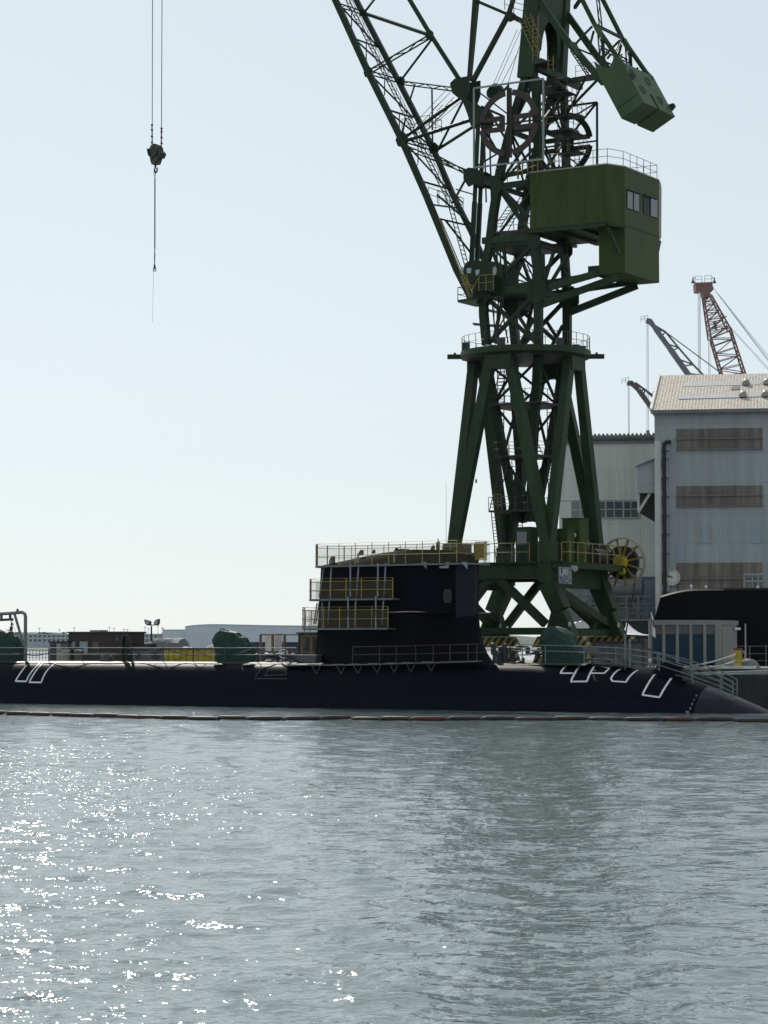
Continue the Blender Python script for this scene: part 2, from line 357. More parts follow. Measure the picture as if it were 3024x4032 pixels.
def laced(mb, p, q, gap, w, side, step=.8):   # two light bars with lacing between them
    p, q = V(p), V(q); d = (q - p); a = V(side) - d.normalized() * V(side).dot(d.normalized()); a = a.normalized() * gap / 2
    mb.beam(p + a, q + a, w, w); mb.beam(p - a, q - a, w, w)
    k = max(2, int(d.length / step))
    for i in range(k):
        e = 1 if i % 2 else -1
        mb.beam(p + d * (i / k) + a * e, p + d * ((i + 1) / k) - a * e, w * .6, w * .6)
def ladder(mb, p, q, side, w=.42, r=.025, step=.32):
    p, q = V(p), V(q); a = V(side).normalized() * w / 2; d = q - p
    mb.tube(p + a, q + a, r, k=5); mb.tube(p - a, q - a, r, k=5)
    for i in range(1, int(d.length / step)): mb.tube(p + d * (i * step / d.length) + a, p + d * (i * step / d.length) - a, r * .8, k=4, cap=False)
def railing(mb, pts, h, r=.025, rails=(1, .52), step=1.5, kick=0):
    pts = [V(p) for p in pts]
    for f in rails:
        for p, q in zip(pts, pts[1:]): mb.tube(p + Z * h * f, q + Z * h * f, r, k=6)
    for i, (p, q) in enumerate(zip(pts, pts[1:])):
        k = max(1, round((q - p).length / step))
        for j in range(k + (i == len(pts) - 2)): c = p + (q - p) * (j / k); mb.tube(c, c + Z * h, r * 1.15, k=6)
# ================================================================== the setting
def make_water():
    rng = np.random.default_rng(3)
    rows, cols = 900, 1200
    d = np.exp(np.linspace(math.log(14), math.log(250), rows))[:, None]
    a = np.linspace(-.70, .70, cols)[None, :]
    X = (d * np.tan(a)); Y = d * np.ones_like(a)
    H = np.zeros_like(X); sp = (d * .0033) * np.ones_like(a)
    n = 130
    lam = np.exp(rng.uniform(math.log(.26), math.log(3.0), n))
    ang = rng.normal(math.radians(78), math.radians(38), n)       # mostly running towards / away from the viewer
    ph = rng.uniform(0, 2 * math.pi, n)
    for l, g, p in zip(lam, ang, ph):
        k = 2 * math.pi / l
        amp = WAVE_SLOPE * math.sqrt(2.0 / n) / k * (1.25 if l < 1.6 else .8)
        wgt = np.clip((l / sp - 2.5) / 2.0, 0, 1)
        H += amp * wgt * np.sin(k * (X * math.cos(g) + Y * math.sin(g)) + p)
    edge = np.clip((.70 - np.abs(a)) / .05, 0, 1) * np.clip((250 - d) / 12, 0, 1) * np.clip((d - 14) / 1.5, 0, 1)   # settles onto the wide sheet at its rim
    H = H * edge - .16 * (1 - edge)
    vs = np.stack([X, Y, H], -1).reshape(-1, 3)
    i = np.arange(rows - 1)[:, None] * cols + np.arange(cols - 1)[None, :]
    fs = np.stack([i, i + 1, i + cols + 1, i + cols], -1).reshape(-1, 4)
    big = np.array([[-6000, -200, -.16], [6000, -200, -.16], [6000, 9000, -.16], [-6000, 9000, -.16]], float)
    b0 = len(vs); vs = np.vstack([vs, big]); fs = np.vstack([fs, [[b0, b0 + 1, b0 + 2, b0 + 3]]])
    me = bpy.data.meshes.new('water')
    me.vertices.add(len(vs)); me.vertices.foreach_set('co', vs.ravel().astype(np.float32))
    me.loops.add(fs.size); me.loops.foreach_set('vertex_index', fs.ravel().astype(np.int32))
    me.polygons.add(len(fs)); me.polygons.foreach_set('loop_start', (np.arange(len(fs)) * 4).astype(np.int32)); me.polygons.foreach_set('loop_total', np.full(len(fs), 4, np.int32))
    me.polygons.foreach_set('use_smooth', np.ones(len(fs), bool))
    me.update(calc_edges=True)
    m = bpy.data.materials.new('harbour water'); m.use_nodes = True; nn = m.node_tree; L = nn.links.new
    b = nn.nodes['Principled BSDF']; b.inputs['Base Color'].default_value = (.142, .186, .190, 1)
    b.inputs['Roughness'].default_value = WATER_ROUGH; b.inputs['IOR'].default_value = 2.1
    tc = nn.nodes.new('ShaderNodeTexCoord')
    def noise(scale, det, sx, sy, w=0):
        mp = nn.nodes.new('ShaderNodeMapping'); mp.inputs['Scale'].default_value = (sx, sy, 1); mp.inputs['Location'].default_value = (w, w * .7, 0); L(tc.outputs['Object'], mp.inputs[0])
        q = nn.nodes.new('ShaderNodeTexNoise'); q.noise_dimensions = '2D'; q.inputs['Scale'].default_value = scale; q.inputs['Detail'].default_value = det; q.inputs['Roughness'].default_value = .55; L(mp.outputs[0], q.inputs[0]); return q.outputs['Fac']
    p = noise(.055, 2, 1, .6, 3)                         # wind patches change how ruffled the surface is
    mr = nn.nodes.new('ShaderNodeMapRange'); mr.inputs[1].default_value = .35; mr.inputs[2].default_value = .65; mr.inputs[3].default_value = .65; mr.inputs[4].default_value = 1.15; L(p, mr.inputs[0])
    n1 = noise(1.5, 2, 1, 1.25); n2 = noise(5.0, 1.8, 1, 1.3, 9)
    b1 = nn.nodes.new('ShaderNodeBump'); b1.inputs['Distance'].default_value = BUMP1; L(n1, b1.inputs['Height']); L(mr.outputs[0], b1.inputs['Strength'])
    b2 = nn.nodes.new('ShaderNodeBump'); b2.inputs['Distance'].default_value = BUMP2; L(n2, b2.inputs['Height']); L(b1.outputs[0], b2.inputs['Normal']); L(mr.outputs[0], b2.inputs['Strength'])
    L(b2.outputs[0], b.inputs['Normal'])
    me.materials.append(m)
    o = bpy.data.objects.new('water', me); COL.objects.link(o); return tag(o, kind='structure')
WAVE_SLOPE = .125; WATER_ROUGH = .085; BUMP1 = .08; BUMP2 = .028
make_water()

QE = 9.2                                                # the quay's edge
q = MB(); q.box(-95, 62, QE, 120, -6, 2.8); q.build('quay', 'concrete').__setitem__('kind', 'structure')
q = MB(); q.box(-95, 62, QE - .12, QE - .004, -4, 2.45); q.build('quay_wall_facing', 'quayface').__setitem__('kind', 'structure')
c = MB(); c.box(-95, 62, QE - .3, QE + .3, 2.804, 2.98); c.build('quay_coping', 'concrete').__setitem__('kind', 'structure')
s = MB()
pr = []
for i, x in enumerate(range(-2200, 2201, 100)):
    h = 3.5 + 1.5 * random.random(); pr.append([V((x, 2490, -1)), V((x, 2500, 2.0)), V((x, 3200, h)), V((x, 4800, 6 + 5 * random.random()))])
s.loft(pr, closed=False); s.build('far_shore', 'ground').__setitem__('kind', 'structure')
# far, low hills
h = MB(); pr = []
for i in range(90):
    x = -2200 + i * 50
    z = 26 + 9 * math.sin(i * .31) + 6 * math.sin(i * .83 + 1) + 5 * random.random()
    pr.append([V((x, 4600, 2)), V((x, 4700, z * .7)), V((x, 4800, z)), V((x, 4990, 2))])
M['hill'] = mat('far hill', (.07, .09, .07), .9, .3, .02)
h.loft(pr, closed=False); h.build('far_hills', 'hill').__setitem__('kind', 'structure')

# ================================================================== submarine
def smooth(a, b, x): x = min(1, max(0, (x - a) / (b - a))); return x * x * (3 - 2 * x)
SEC = [(0, 3.34), (1.0, 3.335), (1.9, 3.29), (2.45, 3.17), (2.85, 2.94), (3.15, 2.58), (3.48, 2.02), (3.80, 1.35), (4.08, .58), (4.32, -.3), (4.42, -1.25), (4.25, -2.6), (3.6, -4.1), (2.4, -5.2), (0, -5.8)]
RT = [(-60, 0), (-58, .7), (-54, 1.9), (-48, 3.5), (-44, 4.2), (-40, 4.55), (8, 4.59), (12, 4.54), (14.8, 4.40), (17, 4.17), (19, 3.86), (21, 3.37), (22.5, 2.88), (24, 2.32), (25.2, 1.85), (26.3, 1.36), (27.3, .88), (28.0, .5), (28.4, .2), (28.5, .02)]
def radius(t): return float(np.interp(t, [a for a, b in RT], [b for a, b in RT]))
def hull_ring(t):
    r = radius(t); wb = smooth(9, 18, t); k = len(SEC); half = []
    for i, (n, z) in enumerate(SEC):
        sc = r / 4.59
        g = math.pi * (i / (k - 1)) ** .9
        half.append(((1 - wb) * n * sc + wb * r * math.sin(g), (1 - wb) * (-1.25 + (z + 1.25) * sc) + wb * (-1.25 + r * math.cos(g))))
    pts = half + [(-n, z) for n, z in half[-2:0:-1]]
    return [W(t, n, z) for n, z in pts]
sub = thing('submarine', 'long black submarine afloat beside the quay with white outlines on its hull', 'submarine', W(-3, 0, 0))
TS = 21.9
ts = [-60, -58, -55, -52, -49, -46, -43, -40] + [x for x in range(-36, 10, 3)] + [10 + .6 * i for i in range(20)] + [TS]
hm = MB(); hm.loft([hull_ring(t) for t in ts], True); hull = hm.build('hull', 'hull', sub, smooth=60)
bm_ = MB(); bm_.loft([hull_ring(t) for t in [TS + .02] + [22 + .3 * i for i in range(22)] + [28.45]], True); bow = bm_.build('bow_dome', 'bow', sub, smooth=60)
BV = BVHTree.FromPolygons([V(p) for p in hm.v + bm_.v], [f for f in hm.f] + [tuple(i + len(hm.v) for i in f) for f in bm_.f])
def on_hull(p):                                         # the point of the hull seen at a place of the photo
    hit = BV.ray_cast(CAMP, ray(*p).normalized()); return (hit[0], hit[1]) if hit[0] else (None, None)
def hull_line(pts, wdt, name, m, sub_=10):
    mb = MB(); L = []; 
    for a, b in zip(pts, pts[1:]):
        for i in range(sub_):
            L.append((a[0] + (b[0] - a[0]) * i / sub_, a[1] + (b[1] - a[1]) * i / sub_))
    L.append(pts[-1]); hs = [on_hull(p) for p in L]; hs = [(a, (b if b.dot(CAMP - a) > 0 else -b)) for a, b in hs if a]
    rings = []
    for i, (a, nn) in enumerate(hs):
        d = (hs[min(i + 1, len(hs) - 1)][0] - hs[max(0, i - 1)][0]).normalized(); s_ = nn.cross(d).normalized() * wdt / 2
        rings.append([a - s_ + nn * .008, a + s_ + nn * .008, a + s_ + nn * .022, a - s_ + nn * .022])
    if len(rings) > 1: mb.loft(rings, True); return mb.build(name, m, sub)
def curve(a, b, c, k=6):                                # quadratic through three photo points
    out = []
    for i in range(k + 1):
        u = i / k; l0 = (u - .5) * (u - 1) * 2; l1 = -4 * u * (u - 1); l2 = u * (u - .5) * 2
        out.append((a[0] * l0 + b[0] * l1 + c[0] * l2, a[1] * l0 + b[1] * l1 + c[1] * l2))
    return out
def za(x, y): return (x / 3.318, 2380 + y / 3.318)
WL = .135
hull_line(curve(za(352, 792), za(280, 880), za(202, 1002)) + [za(345, 1006)] + curve(za(345, 1006), za(410, 885), za(520, 770))[1:], WL, 'painted_outline', 'white', 3)
hull_line(curve(za(560, 768), za(470, 870), za(382, 1017)) + [za(540, 1020)] + curve(za(540, 1020), za(620, 860), za(752, 757))[1:], WL, 'painted_outline', 'white', 3)
hull_line([zB(262, 471), zB(300, 472), zB(335, 480)], WL, 'painted_outline', 'white', 3)
hull_line(curve(zB(262, 471), zB(220, 500), zB(192, 541)) + [zB(283, 541)], WL, 'painted_outline', 'white', 3)
hull_line(curve(zB(336, 480), zB(300, 530), zB(265, 600)) + [zB(380, 599)] + curve(zB(380, 599), zB(400, 545), zB(432, 489))[1:], WL, 'painted_outline', 'white', 3)
hull_line([zB(432, 489), zB(480, 494), zB(538, 505), zB(518, 525), zB(503, 541), zB(402, 541)], WL, 'painted_outline', 'white', 4)
hull_line(curve(zB(620, 510), zB(580, 535), zB(549, 577)) + [zB(558, 597), zB(655, 604)] + curve(zB(655, 604), zB(690, 555), zB(738, 519))[1:], WL, 'painted_outline', 'white', 3)
hull_line([zB(858, 549), zB(915, 553), zB(982, 569)] + curve(zB(982, 569), zB(935, 635), zB(892, 711))[1:] + [zB(771, 694)] + curve(zB(771, 694), zB(815, 610), zB(858, 549))[1:], WL, 'painted_outline', 'white', 3)
M['faint'] = mat('worn outline paint', (.035, .036, .04), .6, .3, 3)
for pl in ([U(1025, 1432), U(1010, 1460), U(1003, 1473), U(1070, 1472)], [U(1045, 1433), U(1030, 1462), U(1095, 1462), U(1080, 1442)]): pass
for pl in ([(1040, 2625), (1015, 2650), (1003, 2672), (1130, 2673)], [(1060, 2625), (1050, 2650), (1042, 2660), (1130, 2657), (1118, 2630)]): hull_line(pl, .07, 'worn_outline', 'faint', 3)
# draft figures by the bow seam
def text_mesh(txt, size, name, m, parent, origin, xd, yd, bold=0.0, thick=.006):
    cu = bpy.data.curves.new(name, 'FONT'); cu.body = txt; cu.size = size; cu.align_x = 'CENTER'; cu.align_y = 'CENTER'; cu.offset = bold; cu.extrude = thick
    tmp = bpy.data.objects.new(name + '_tmp', cu); COL.objects.link(tmp); dg = bpy.context.evaluated_depsgraph_get(); me = bpy.data.meshes.new_from_object(tmp.evaluated_get(dg)); bpy.data.objects.remove(tmp)
    b = MB(); xd = V(xd).normalized(); yd = V(yd).normalized(); zd = xd.cross(yd)
    b.add([V(origin) + xd * v.co.x + yd * v.co.y + zd * (v.co.z + .01) for v in me.vertices], [tuple(p.vertices) for p in me.polygons])
    return b.build(name, m, parent)
for tx, (x, y) in (('80', (1087, 818)), ('2', (1109, 791)), ('4', (1122, 760)), ('6', (1137, 733)), ('8', (1152, 703))):
    a, nn = on_hull(zB(x, y)); nn = nn if nn.dot(CAMP - a) > 0 else -nn
    xd = (T - nn * T.dot(nn)).normalized(); text_mesh(tx, .25, 'draft_figure', 'draft', sub, a + nn * .02, xd, nn.cross(xd), .012)
# sail
def ztop(t): return float(np.interp(t, [-10.2, -9.2, -5.6, -1, 2.2, 3.9], [10.62, 10.75, 11.42, 11.62, 11.5, 11.05]))
def naca(s_): return max(0, 4.5 * (.2969 * math.sqrt(s_) - .1260 * s_ - .3516 * s_ ** 2 + .2843 * s_ ** 3 - .1036 * s_ ** 4))
def sail_ring(z, fl, cap=False):
    tf = 3.72 + fl * 3.4; ta = -9.75 - .06 * (10.7 - z) - fl * .5; out = []
    K = 26
    for i in range(2 * K):
        side = 1 if i < K else -1
        s_ = (1 - math.cos(math.pi * (i % K) / K)) / 2
        if side < 0: s_ = 1 - s_
        n = side * (1.62 * naca(s_) / .45 * 1.0 + fl * .9 * (1 if .02 < s_ < .98 else .2))
        t = tf + (ta - tf) * s_
        out.append((t, n))
    zz = lambda t: min(z, ztop(t)) if not cap else ztop(t)
    return [W(t, n, zz(t)) for t, n in out]
sb = MB()
rg = [sail_ring(z, fl) for z, fl in ((2.6, .62), (3.1, .44), (3.5, .32), (4.0, .21), (4.6, .125), (5.3, .065), (6.1, .025), (7.0, 0), (8, 0), (9.5, 0), (10.4, 0), (10.62, 0))]
sb.loft(rg, True); sail = sb.build('sail', 'sail', sub, smooth=40)
sb = MB(); sb.loft([[V(p) + Z * .002 for p in rg[-1]], [V(p) for p in sail_ring(99, 0, True)]], True); sb.build('coaming', 'coam', sail)
e = MB(); rr = []                                       # sail's paler leading edge plates
for z in (5.2, 6.6, 8.2, 9.8, 10.4):
    rr.append([W(3.72 + (-13.5) * s_ + .012, (-1 if s_ > 0 else 0) * (1.62 * naca(s_) / .45 + .012), z) for s_ in (0.0, .004, .012, .03, .055, .085)])
e.loft(rr, closed=False); e.build('leading_edge_plate', 'sail_edge', sail)
d = MB(); cx = PN((1761, 2347), -1.55)                    # oval door recess in the sail
ov = [PN((1761 + 15 * math.copysign(abs(math.cos(g)) ** .6, math.cos(g)), 2347 + 27 * math.copysign(abs(math.sin(g)) ** .6, math.sin(g))), -1.62) for g in [2 * math.pi * i / 20 for i in range(20)]]
d.prism(ov, N * .12); d.build('door_frame', 'dark', sail)
d = MB(); d.prism([PN((1761 + 11 * math.cos(g), 2347 + 23 * math.sin(g)), -1.63) for g in [2 * math.pi * i / 20 for i in range(20)]], N * .1); d.build('sail_door', 'black', sail)
for sgn in (-1, 1):                                      # sail planes
    p = MB(); rings = []
    for f in (0, .25, .5, .75, .94, 1.0):
        n = sgn * (1.3 + 5.4 * f); le = 2.75 - .35 * f; te = -.55 + .25 * f; ch = le - te; th = (.16 - .07 * f) * (.35 if f == 1 else 1)
        rings.append([W(le - ch * s_, n, 6.92 + th * k) for s_, k in ((0, 0), (.06, .6), (.25, 1), (.6, .8), (1, .08), (.6, -.8), (.25, -1), (.06, -.6))])
    p.loft(rings, True); p.build('sail_plane', 'sail', sub, smooth=50)
# raised coaming round the sail's top, lifting lugs and masts
for x, y, wd, hh in ((1306, 2205, 26, 30), (1420, 2176, 22, 22), (1470, 2172, 12, 16), (1558, 2166, 16, 18), (1580, 2168, 12, 12), (1702, 2160, 18, 24), (1748, 2162, 14, 16)):
    b = MB(); ww = wd / 54; hz = hh / 54; c = PN((x, y + hh / 2), 0)
    b.prism([c + T * (-ww / 2), c + T * (ww / 2), c + T * (ww / 2) + Z * hz, c + T * (-ww * .1) + Z * hz, c + T * (-ww / 2) + Z * hz * .4], N * .12); b.build('lifting_lug', 'brown', sail)
b = MB(); c = PN((1725, 2172), .2); b.tube(c, c + Z * .7, .15, k=10); b.tube(c + Z * .7, c + Z * .95, .04); b.build('periscope_head', 'dark', sail)
b = MB(); c = PN((1757, 2168), .2); b.tube(c, V((c.x, c.y, PN((1760, 1900), .2).z)), .018, .008, 5); b.build('whip_antenna', 'dark', sail)
b = MB(); c = PN((1800, 2178), .4); b.box(1.9, 2.7, .2, 1.0, 11.2, 12.0); b.build('mast_housing', 'brown', sail)
b = MB(); b.box(-2.9, -2.2, -.4, .4, 11.5, 11.72); b.build('bridge_hatch', 'dark', sail)
# sonar fairing, capstan, deck fittings
f = MB(); c = PN(U(1446, 1455), -.3); f.ball(W((c - O).dot(T), -.3, radius((c - O).dot(T)) - 1.6), 1.35, .85, 1.25, 18, 0); f.build('sonar_fairing', 'hull', sub, smooth=60)
f = MB(); c = PN(U(1479, 1462), -.6); c = W((c - O).dot(T), -.6, 0); z0 = radius((c - O).dot(T)) - 1.4
f.tube(c + Z * z0, c + Z * (z0 + .45), .22, .16, 10); f.tube(c + Z * (z0 + .45), c + Z * (z0 + .8), .3, .24, 10); f.build('capstan', 'dark', sub)
for t in (-17.2, -14.6):                          # casing bulges and hatches along the shaded shoulder
    f = MB(); f.ball(W(t, -2.35, 2.95), .8, .5, .3, 14, -.2); f.build('casing_bulge', 'hull', sub, smooth=60)
for t in (7.8,):
    f = MB(); f.ball(W(t, -1.2, 3.2), .5, .4, .3, 12, -.2); f.build('casing_bulge', 'hull', sub, smooth=60)

for a_, b_ in ((-47, -10.6), (6.2, 13.5)):                  # walking deck strip, greyer than the hull to stand in for glare
    f = MB(); f.loft([[W(t, n, z + .012) for n, z in ((-2.3, 3.205), (-1.9, 3.29), (-1.0, 3.335), (0, 3.342), (1.0, 3.335), (1.9, 3.29), (2.3, 3.205))] for t in np.linspace(a_, b_, 24)], closed=False); f.build('deck_glare_strip', 'casing', sub)
# ================================================================== staging round the sail
def offset_outline(t_end, nh, ta, open_):
    # plan outline of a walkway from the forward end round the after end of the sail
    pts = [(t_end, -nh)]
    for i in range(9):
        g = math.pi * i / 8; pts.append((ta + 1.5 - 1.5 * math.sin(g) if False else ta + 1.6 * (1 - math.sin(g)), -nh * math.cos(g)))
    pts.append((t_end, nh)); return pts
def staging(name, label, z, h, t_end, nh, ta, closed, wid, posts_t, red_aft=True):
    th = thing(name, label, 'staging', W((t_end + ta) / 2, -nh, z))
    out = [(t_end, -nh)]
    for i in range(9):
        g = math.pi * i / 8; out.append((ta + 1.5 * (1 - math.sin(g)), -nh * math.cos(g)))
    out.append((t_end, nh))
    inn = []
    for i, (t, n) in enumerate(out):
        k = (nh - wid) / nh; inn.append((t if i in (0, len(out) - 1) else max(t + wid * .8, ta + wid), n * k))
    if closed:
        out += [(t_end + 1.0, nh * .55), (t_end + 1.25, 0), (t_end + 1.0, -nh * .55)]; inn += [(t_end + .5, nh * .35), (t_end + .6, 0), (t_end + .5, -nh * .35)]
        out.append(out[0]); inn.append(inn[0])
    dk = MB(); dk.loft([[W(a[0], a[1], z - .13), W(a[0], a[1], z), W(b[0], b[1], z), W(b[0], b[1], z - .13)] for a, b in zip(out, inn)], True)
    dk.build('walkway_deck', 'deckplate', th)
    pts = [W(a, b, z) for a, b in out]
    near = [i for i, (a, b) in enumerate(out)]
    rl = MB()
    for f in (1, .5):
        for p, q in zip(pts, pts[1:]): rl.tube(p + Z * h * f * .86, q + Z * h * f * .86, .022, k=6)
    for p, q in zip(pts, pts[1:]): rl.tube(p + Z * h, q + Z * h, .013, k=5)
    rl.build('guard_rail', 'rail_s', th)
    segs = [(p, q) for p, q in zip(pts, pts[1:])]
    for i, (p, q) in enumerate(segs):
        k = max(1, round((q - p).length / 1.35))
        if k == 1 and i % 2: continue
        for j in range(k):
            c = p + (q - p) * (j / k); aft = (c - O).dot(T) < ta + 1.35
            pb = MB(); pb.tube(c, c + Z * h, .03 if not aft else .045, k=6); pb.build('rail_post', 'rust_red' if aft and red_aft else 'rail_s', th)
    nt_ = MB()
    for p, q in segs[:1] if not closed else segs: nt_.add([p + Z * .03 + N * .03, q + Z * .03 + N * .03, q + Z * h * .84 + N * .03, p + Z * h * .84 + N * .03], [(0, 1, 2, 3)])
    nt_.build('net_panel', 'brownnet' if not closed else 'topnet', th)
    if not closed:
        nt_ = MB()
        for p, q in segs[1:]: nt_.add([p + Z * .03 + N * .03, q + Z * .03 + N * .03, q + Z * h * .84 + N * .03, p + Z * h * .84 + N * .03], [(0, 1, 2, 3)])
        nt_.build('net_panel', 'topnet', th)
    return th
M['gatenet'] = netmat('yellow gate mesh', (.30, .21, .04), .5)
M['topnet'] = netmat('thin pale netting', (.17, .155, .13), .84)
st1 = staging('scaffold_platform', 'topmost yellow railed staging walkway all round the top of the submarine sail', 10.55, 1.62, 3.15, 2.05, -9.8, True, .75, None)
st2 = staging('scaffold_platform', 'middle netted staging platform round the after end of the sail', 8.05, 1.5, -1.95, 2.5, -10.15, False, .95, None)
st3 = staging('scaffold_platform', 'lowest netted staging platform round the after end of the sail above the deck', 5.88, 1.55, -2.2, 2.75, -10.65, False, 1.1, None)
def tubes(lst, name, m, parent, r):
    for p, q in lst: b = MB(); b.tube(p, q, r, k=8); b.build(name, m, parent)
zs = lambda x, y: (1180 + x / 4.1475, 2100 + y / 4.1475)
tubes([(PN(zs(520, 520), -1.75), PN(zs(490, 1030), -2.2)), (PN(zs(828, 500), -2.0), PN(zs(828, 1030), -2.52)), (PN(zs(965, 510), -1.8), PN(zs(925, 1030), -2.3)), (PN(zs(1278, 490), -2.0), PN(zs(1278, 1020), -2.52)), (PN(zs(1405, 480), -1.8), PN(zs(1380, 1010), -2.3)), (PN(zs(400, 530), -.9), PN(zs(320, 1040), -1.2)), (PN(zs(425, 560), .3), PN(zs(350, 1040), .3))], 'scaffold_strut', 'strut', st2, .055)
tubes([(PN(zs(790, 1040), -2.52), PN(zs(795, 1560), -2.77)), (PN(zs(920, 1060), -2.3), PN(zs(890, 1500), -2.5)), (PN(zs(1242, 1030), -2.52), PN(zs(1244, 1560), -2.77)), (PN(zs(1372, 1050), -2.3), PN(zs(1345, 1490), -2.5)), (PN(zs(488, 1070), -2.2), PN(zs(462, 1490), -2.4)), (PN(zs(368, 1060), -1.8), PN(zs(366, 1570), -2.2)), (PN(zs(285, 1140), -.6), PN(zs(232, 1480), -.9)), (PN(zs(320, 1120), .3), PN(zs(262, 1480), .3))], 'scaffold_strut', 'strut', st3, .055)
for x in (1500, 1560): pass
for x, hh in ((1655, 22), (1740, 0), (1815, 22)):                    # brackets under the top walkway
    b = MB(); p = PN((x, 2213), -2.0)
    if hh: b.prism([p, p + T * .5, p + T * .5 - Z * .5], N * .08)
    else: b.prism([p + T * .3, p + T * .55, p + T * .55 - Z * .45, p - T * .2 - Z * .45, p - T * .2 - Z * .28, p + T * .3 - Z * .28], N * .08)
    b.build('bracket', 'strut', st1)
for a, b_ in ((500, 445), (955, 330), (1545, 330)):
    b = MB(); b.beam(PN(zs(a if a != 500 else 510, b_), -1.9), PN(zs(a if a != 500 else 515, 480), -1.9), .16, .08); b.build('gusset_plate', 'galv', st1)
b = MB(); p = PN((1885, 2170), -.2); b.wbox(p.x - .35, p.x + .35, p.y - .3, p.y + .3, p.z - .5, p.z + .5); b.build('control_box', 'dark', st1)
b = MB(); p = PN(U(1040, 1190), -1.0); b.beam(PN(U(1026, 1190), -1.2), PN(U(1052, 1190), -1.2), .05, 1.35, N); b.build('access_gate', 'gatenet', st1)
lb = MB(); ladder(lb, PN(zs(140, 1500), -2.0), PN(zs(150, 1250), -2.0), T, .5, .03, .3); lb.build('ladder', 'dark', st3)
lb = MB(); ladder(lb, PN(zs(118, 1500 + 480), -2.0), PN(zs(125, 1560), -2.0), T, .5, .03, .3); lb.build('ladder', 'rail_d', st3)
# walkway along the foot of the sail
wk = thing('hull_walkway', 'narrow railed walkway on triangular brackets along the foot of the sail', 'walkway', W(-5, -3.2, 3.2))
y0 = [U(612, 1436), U(760, 1435), U(900, 1431), U(1032, 1427)]
pp = [PN(p, -3.1) for p in y0]
b = MB()
for p, q in zip(pp, pp[1:]): b.hexa([p - Z * .09, q - Z * .09, q - Z * .09 + N * .7, p - Z * .09 + N * .7], [p, q, q + N * .7, p + N * .7])
b.build('walkway_deck', 'deckplate', wk)
for x in (682, 735, 772, 813, 850, 886, 930):
    k = MB(); u = np.interp(x, [612, 760, 900, 1032], [1437, 1436, 1432, 1428]); a = PN(U(x - 9, u), -3.12); c = PN(U(x + 11, u), -3.12); bt = PN(U(x + 2, u + 19), -3.3)
    k.beam(a, bt, .07, .05); k.beam(c, bt, .07, .05); k.build('bracket', 'rail_d', wk)
    k = MB(); a = PN(U(x - 18, u - .5), -3.14); c = PN(U(x + 6, u - .5), -3.14); k.beam(a, c, .03, .1); k.build('deck_clip', 'fargrey', wk)
rl = MB()
rp = [PN(p, -3.05) for p in (U(762, 1397), U(850, 1396), U(960, 1393), U(1040, 1391))]; rp2 = [PN(p, -3.05) for p in (U(762, 1414), U(850, 1413), U(960, 1411), U(1048, 1409))]
for ln in (rp, rp2): rl.poly(ln, .03)
rl.build('guard_rail', 'rail_d', wk)
for x in (762, 820, 856, 898, 936, 972, 1011, 1030):
    u = np.interp(x, [762, 1040], [1397, 1391]); b = MB(); b.tube(PN(U(x, u - 1), -3.05), PN(U(x, u + 36), -3.05), .035, k=6); b.build('rail_post', 'rail_d', wk)
# ================================================================== the harbour crane
crane = thing('harbour_crane', 'tall dark green luffing harbour crane standing on striped bogies behind the submarine sail', 'crane', W(CT, CN, 2.8))
N1, N2, NM = CN - 2.5, CN + 2.5, CN
FAR = N * 5.0
def tz(p): d = p - O; return d.dot(T), d.z
def PT(p, t):                                            # line of sight meets the vertical plane t = const
    d = ray(*p); k = (t - (CAMP - O).dot(T)) / d.dot(T); return CAMP + d * k
def L(t, n, z): return W(CT + t, CN + n, z)              # crane-local
def one(name, m, fn, parent=None, smooth=False):
    b = MB(); fn(b); return b.build(name, m, parent or crane, smooth)
def member(name, p, q, w_, h_=None, m='green2', parent=None, side=None, w2=None, h2=None):
    return one(name, m, lambda b: b.beam(p, q, w_, h_, side, w2, h2), parent)
def pair(name, pts, w_, h_=None, m='green2', parent=None, off=FAR):      # the same member in the near and in the far side frame
    for o_ in (V((0, 0, 0)), off):
        b = MB()
        for p, q in zip(pts, pts[1:]): b.beam(p + o_, q + o_, w_, h_)
        b.build(name, m, parent or crane)
def NP(*pts): return [PN(p, N1) for p in pts]
def MP(*pts): return [PN(p, NM) for p in pts]

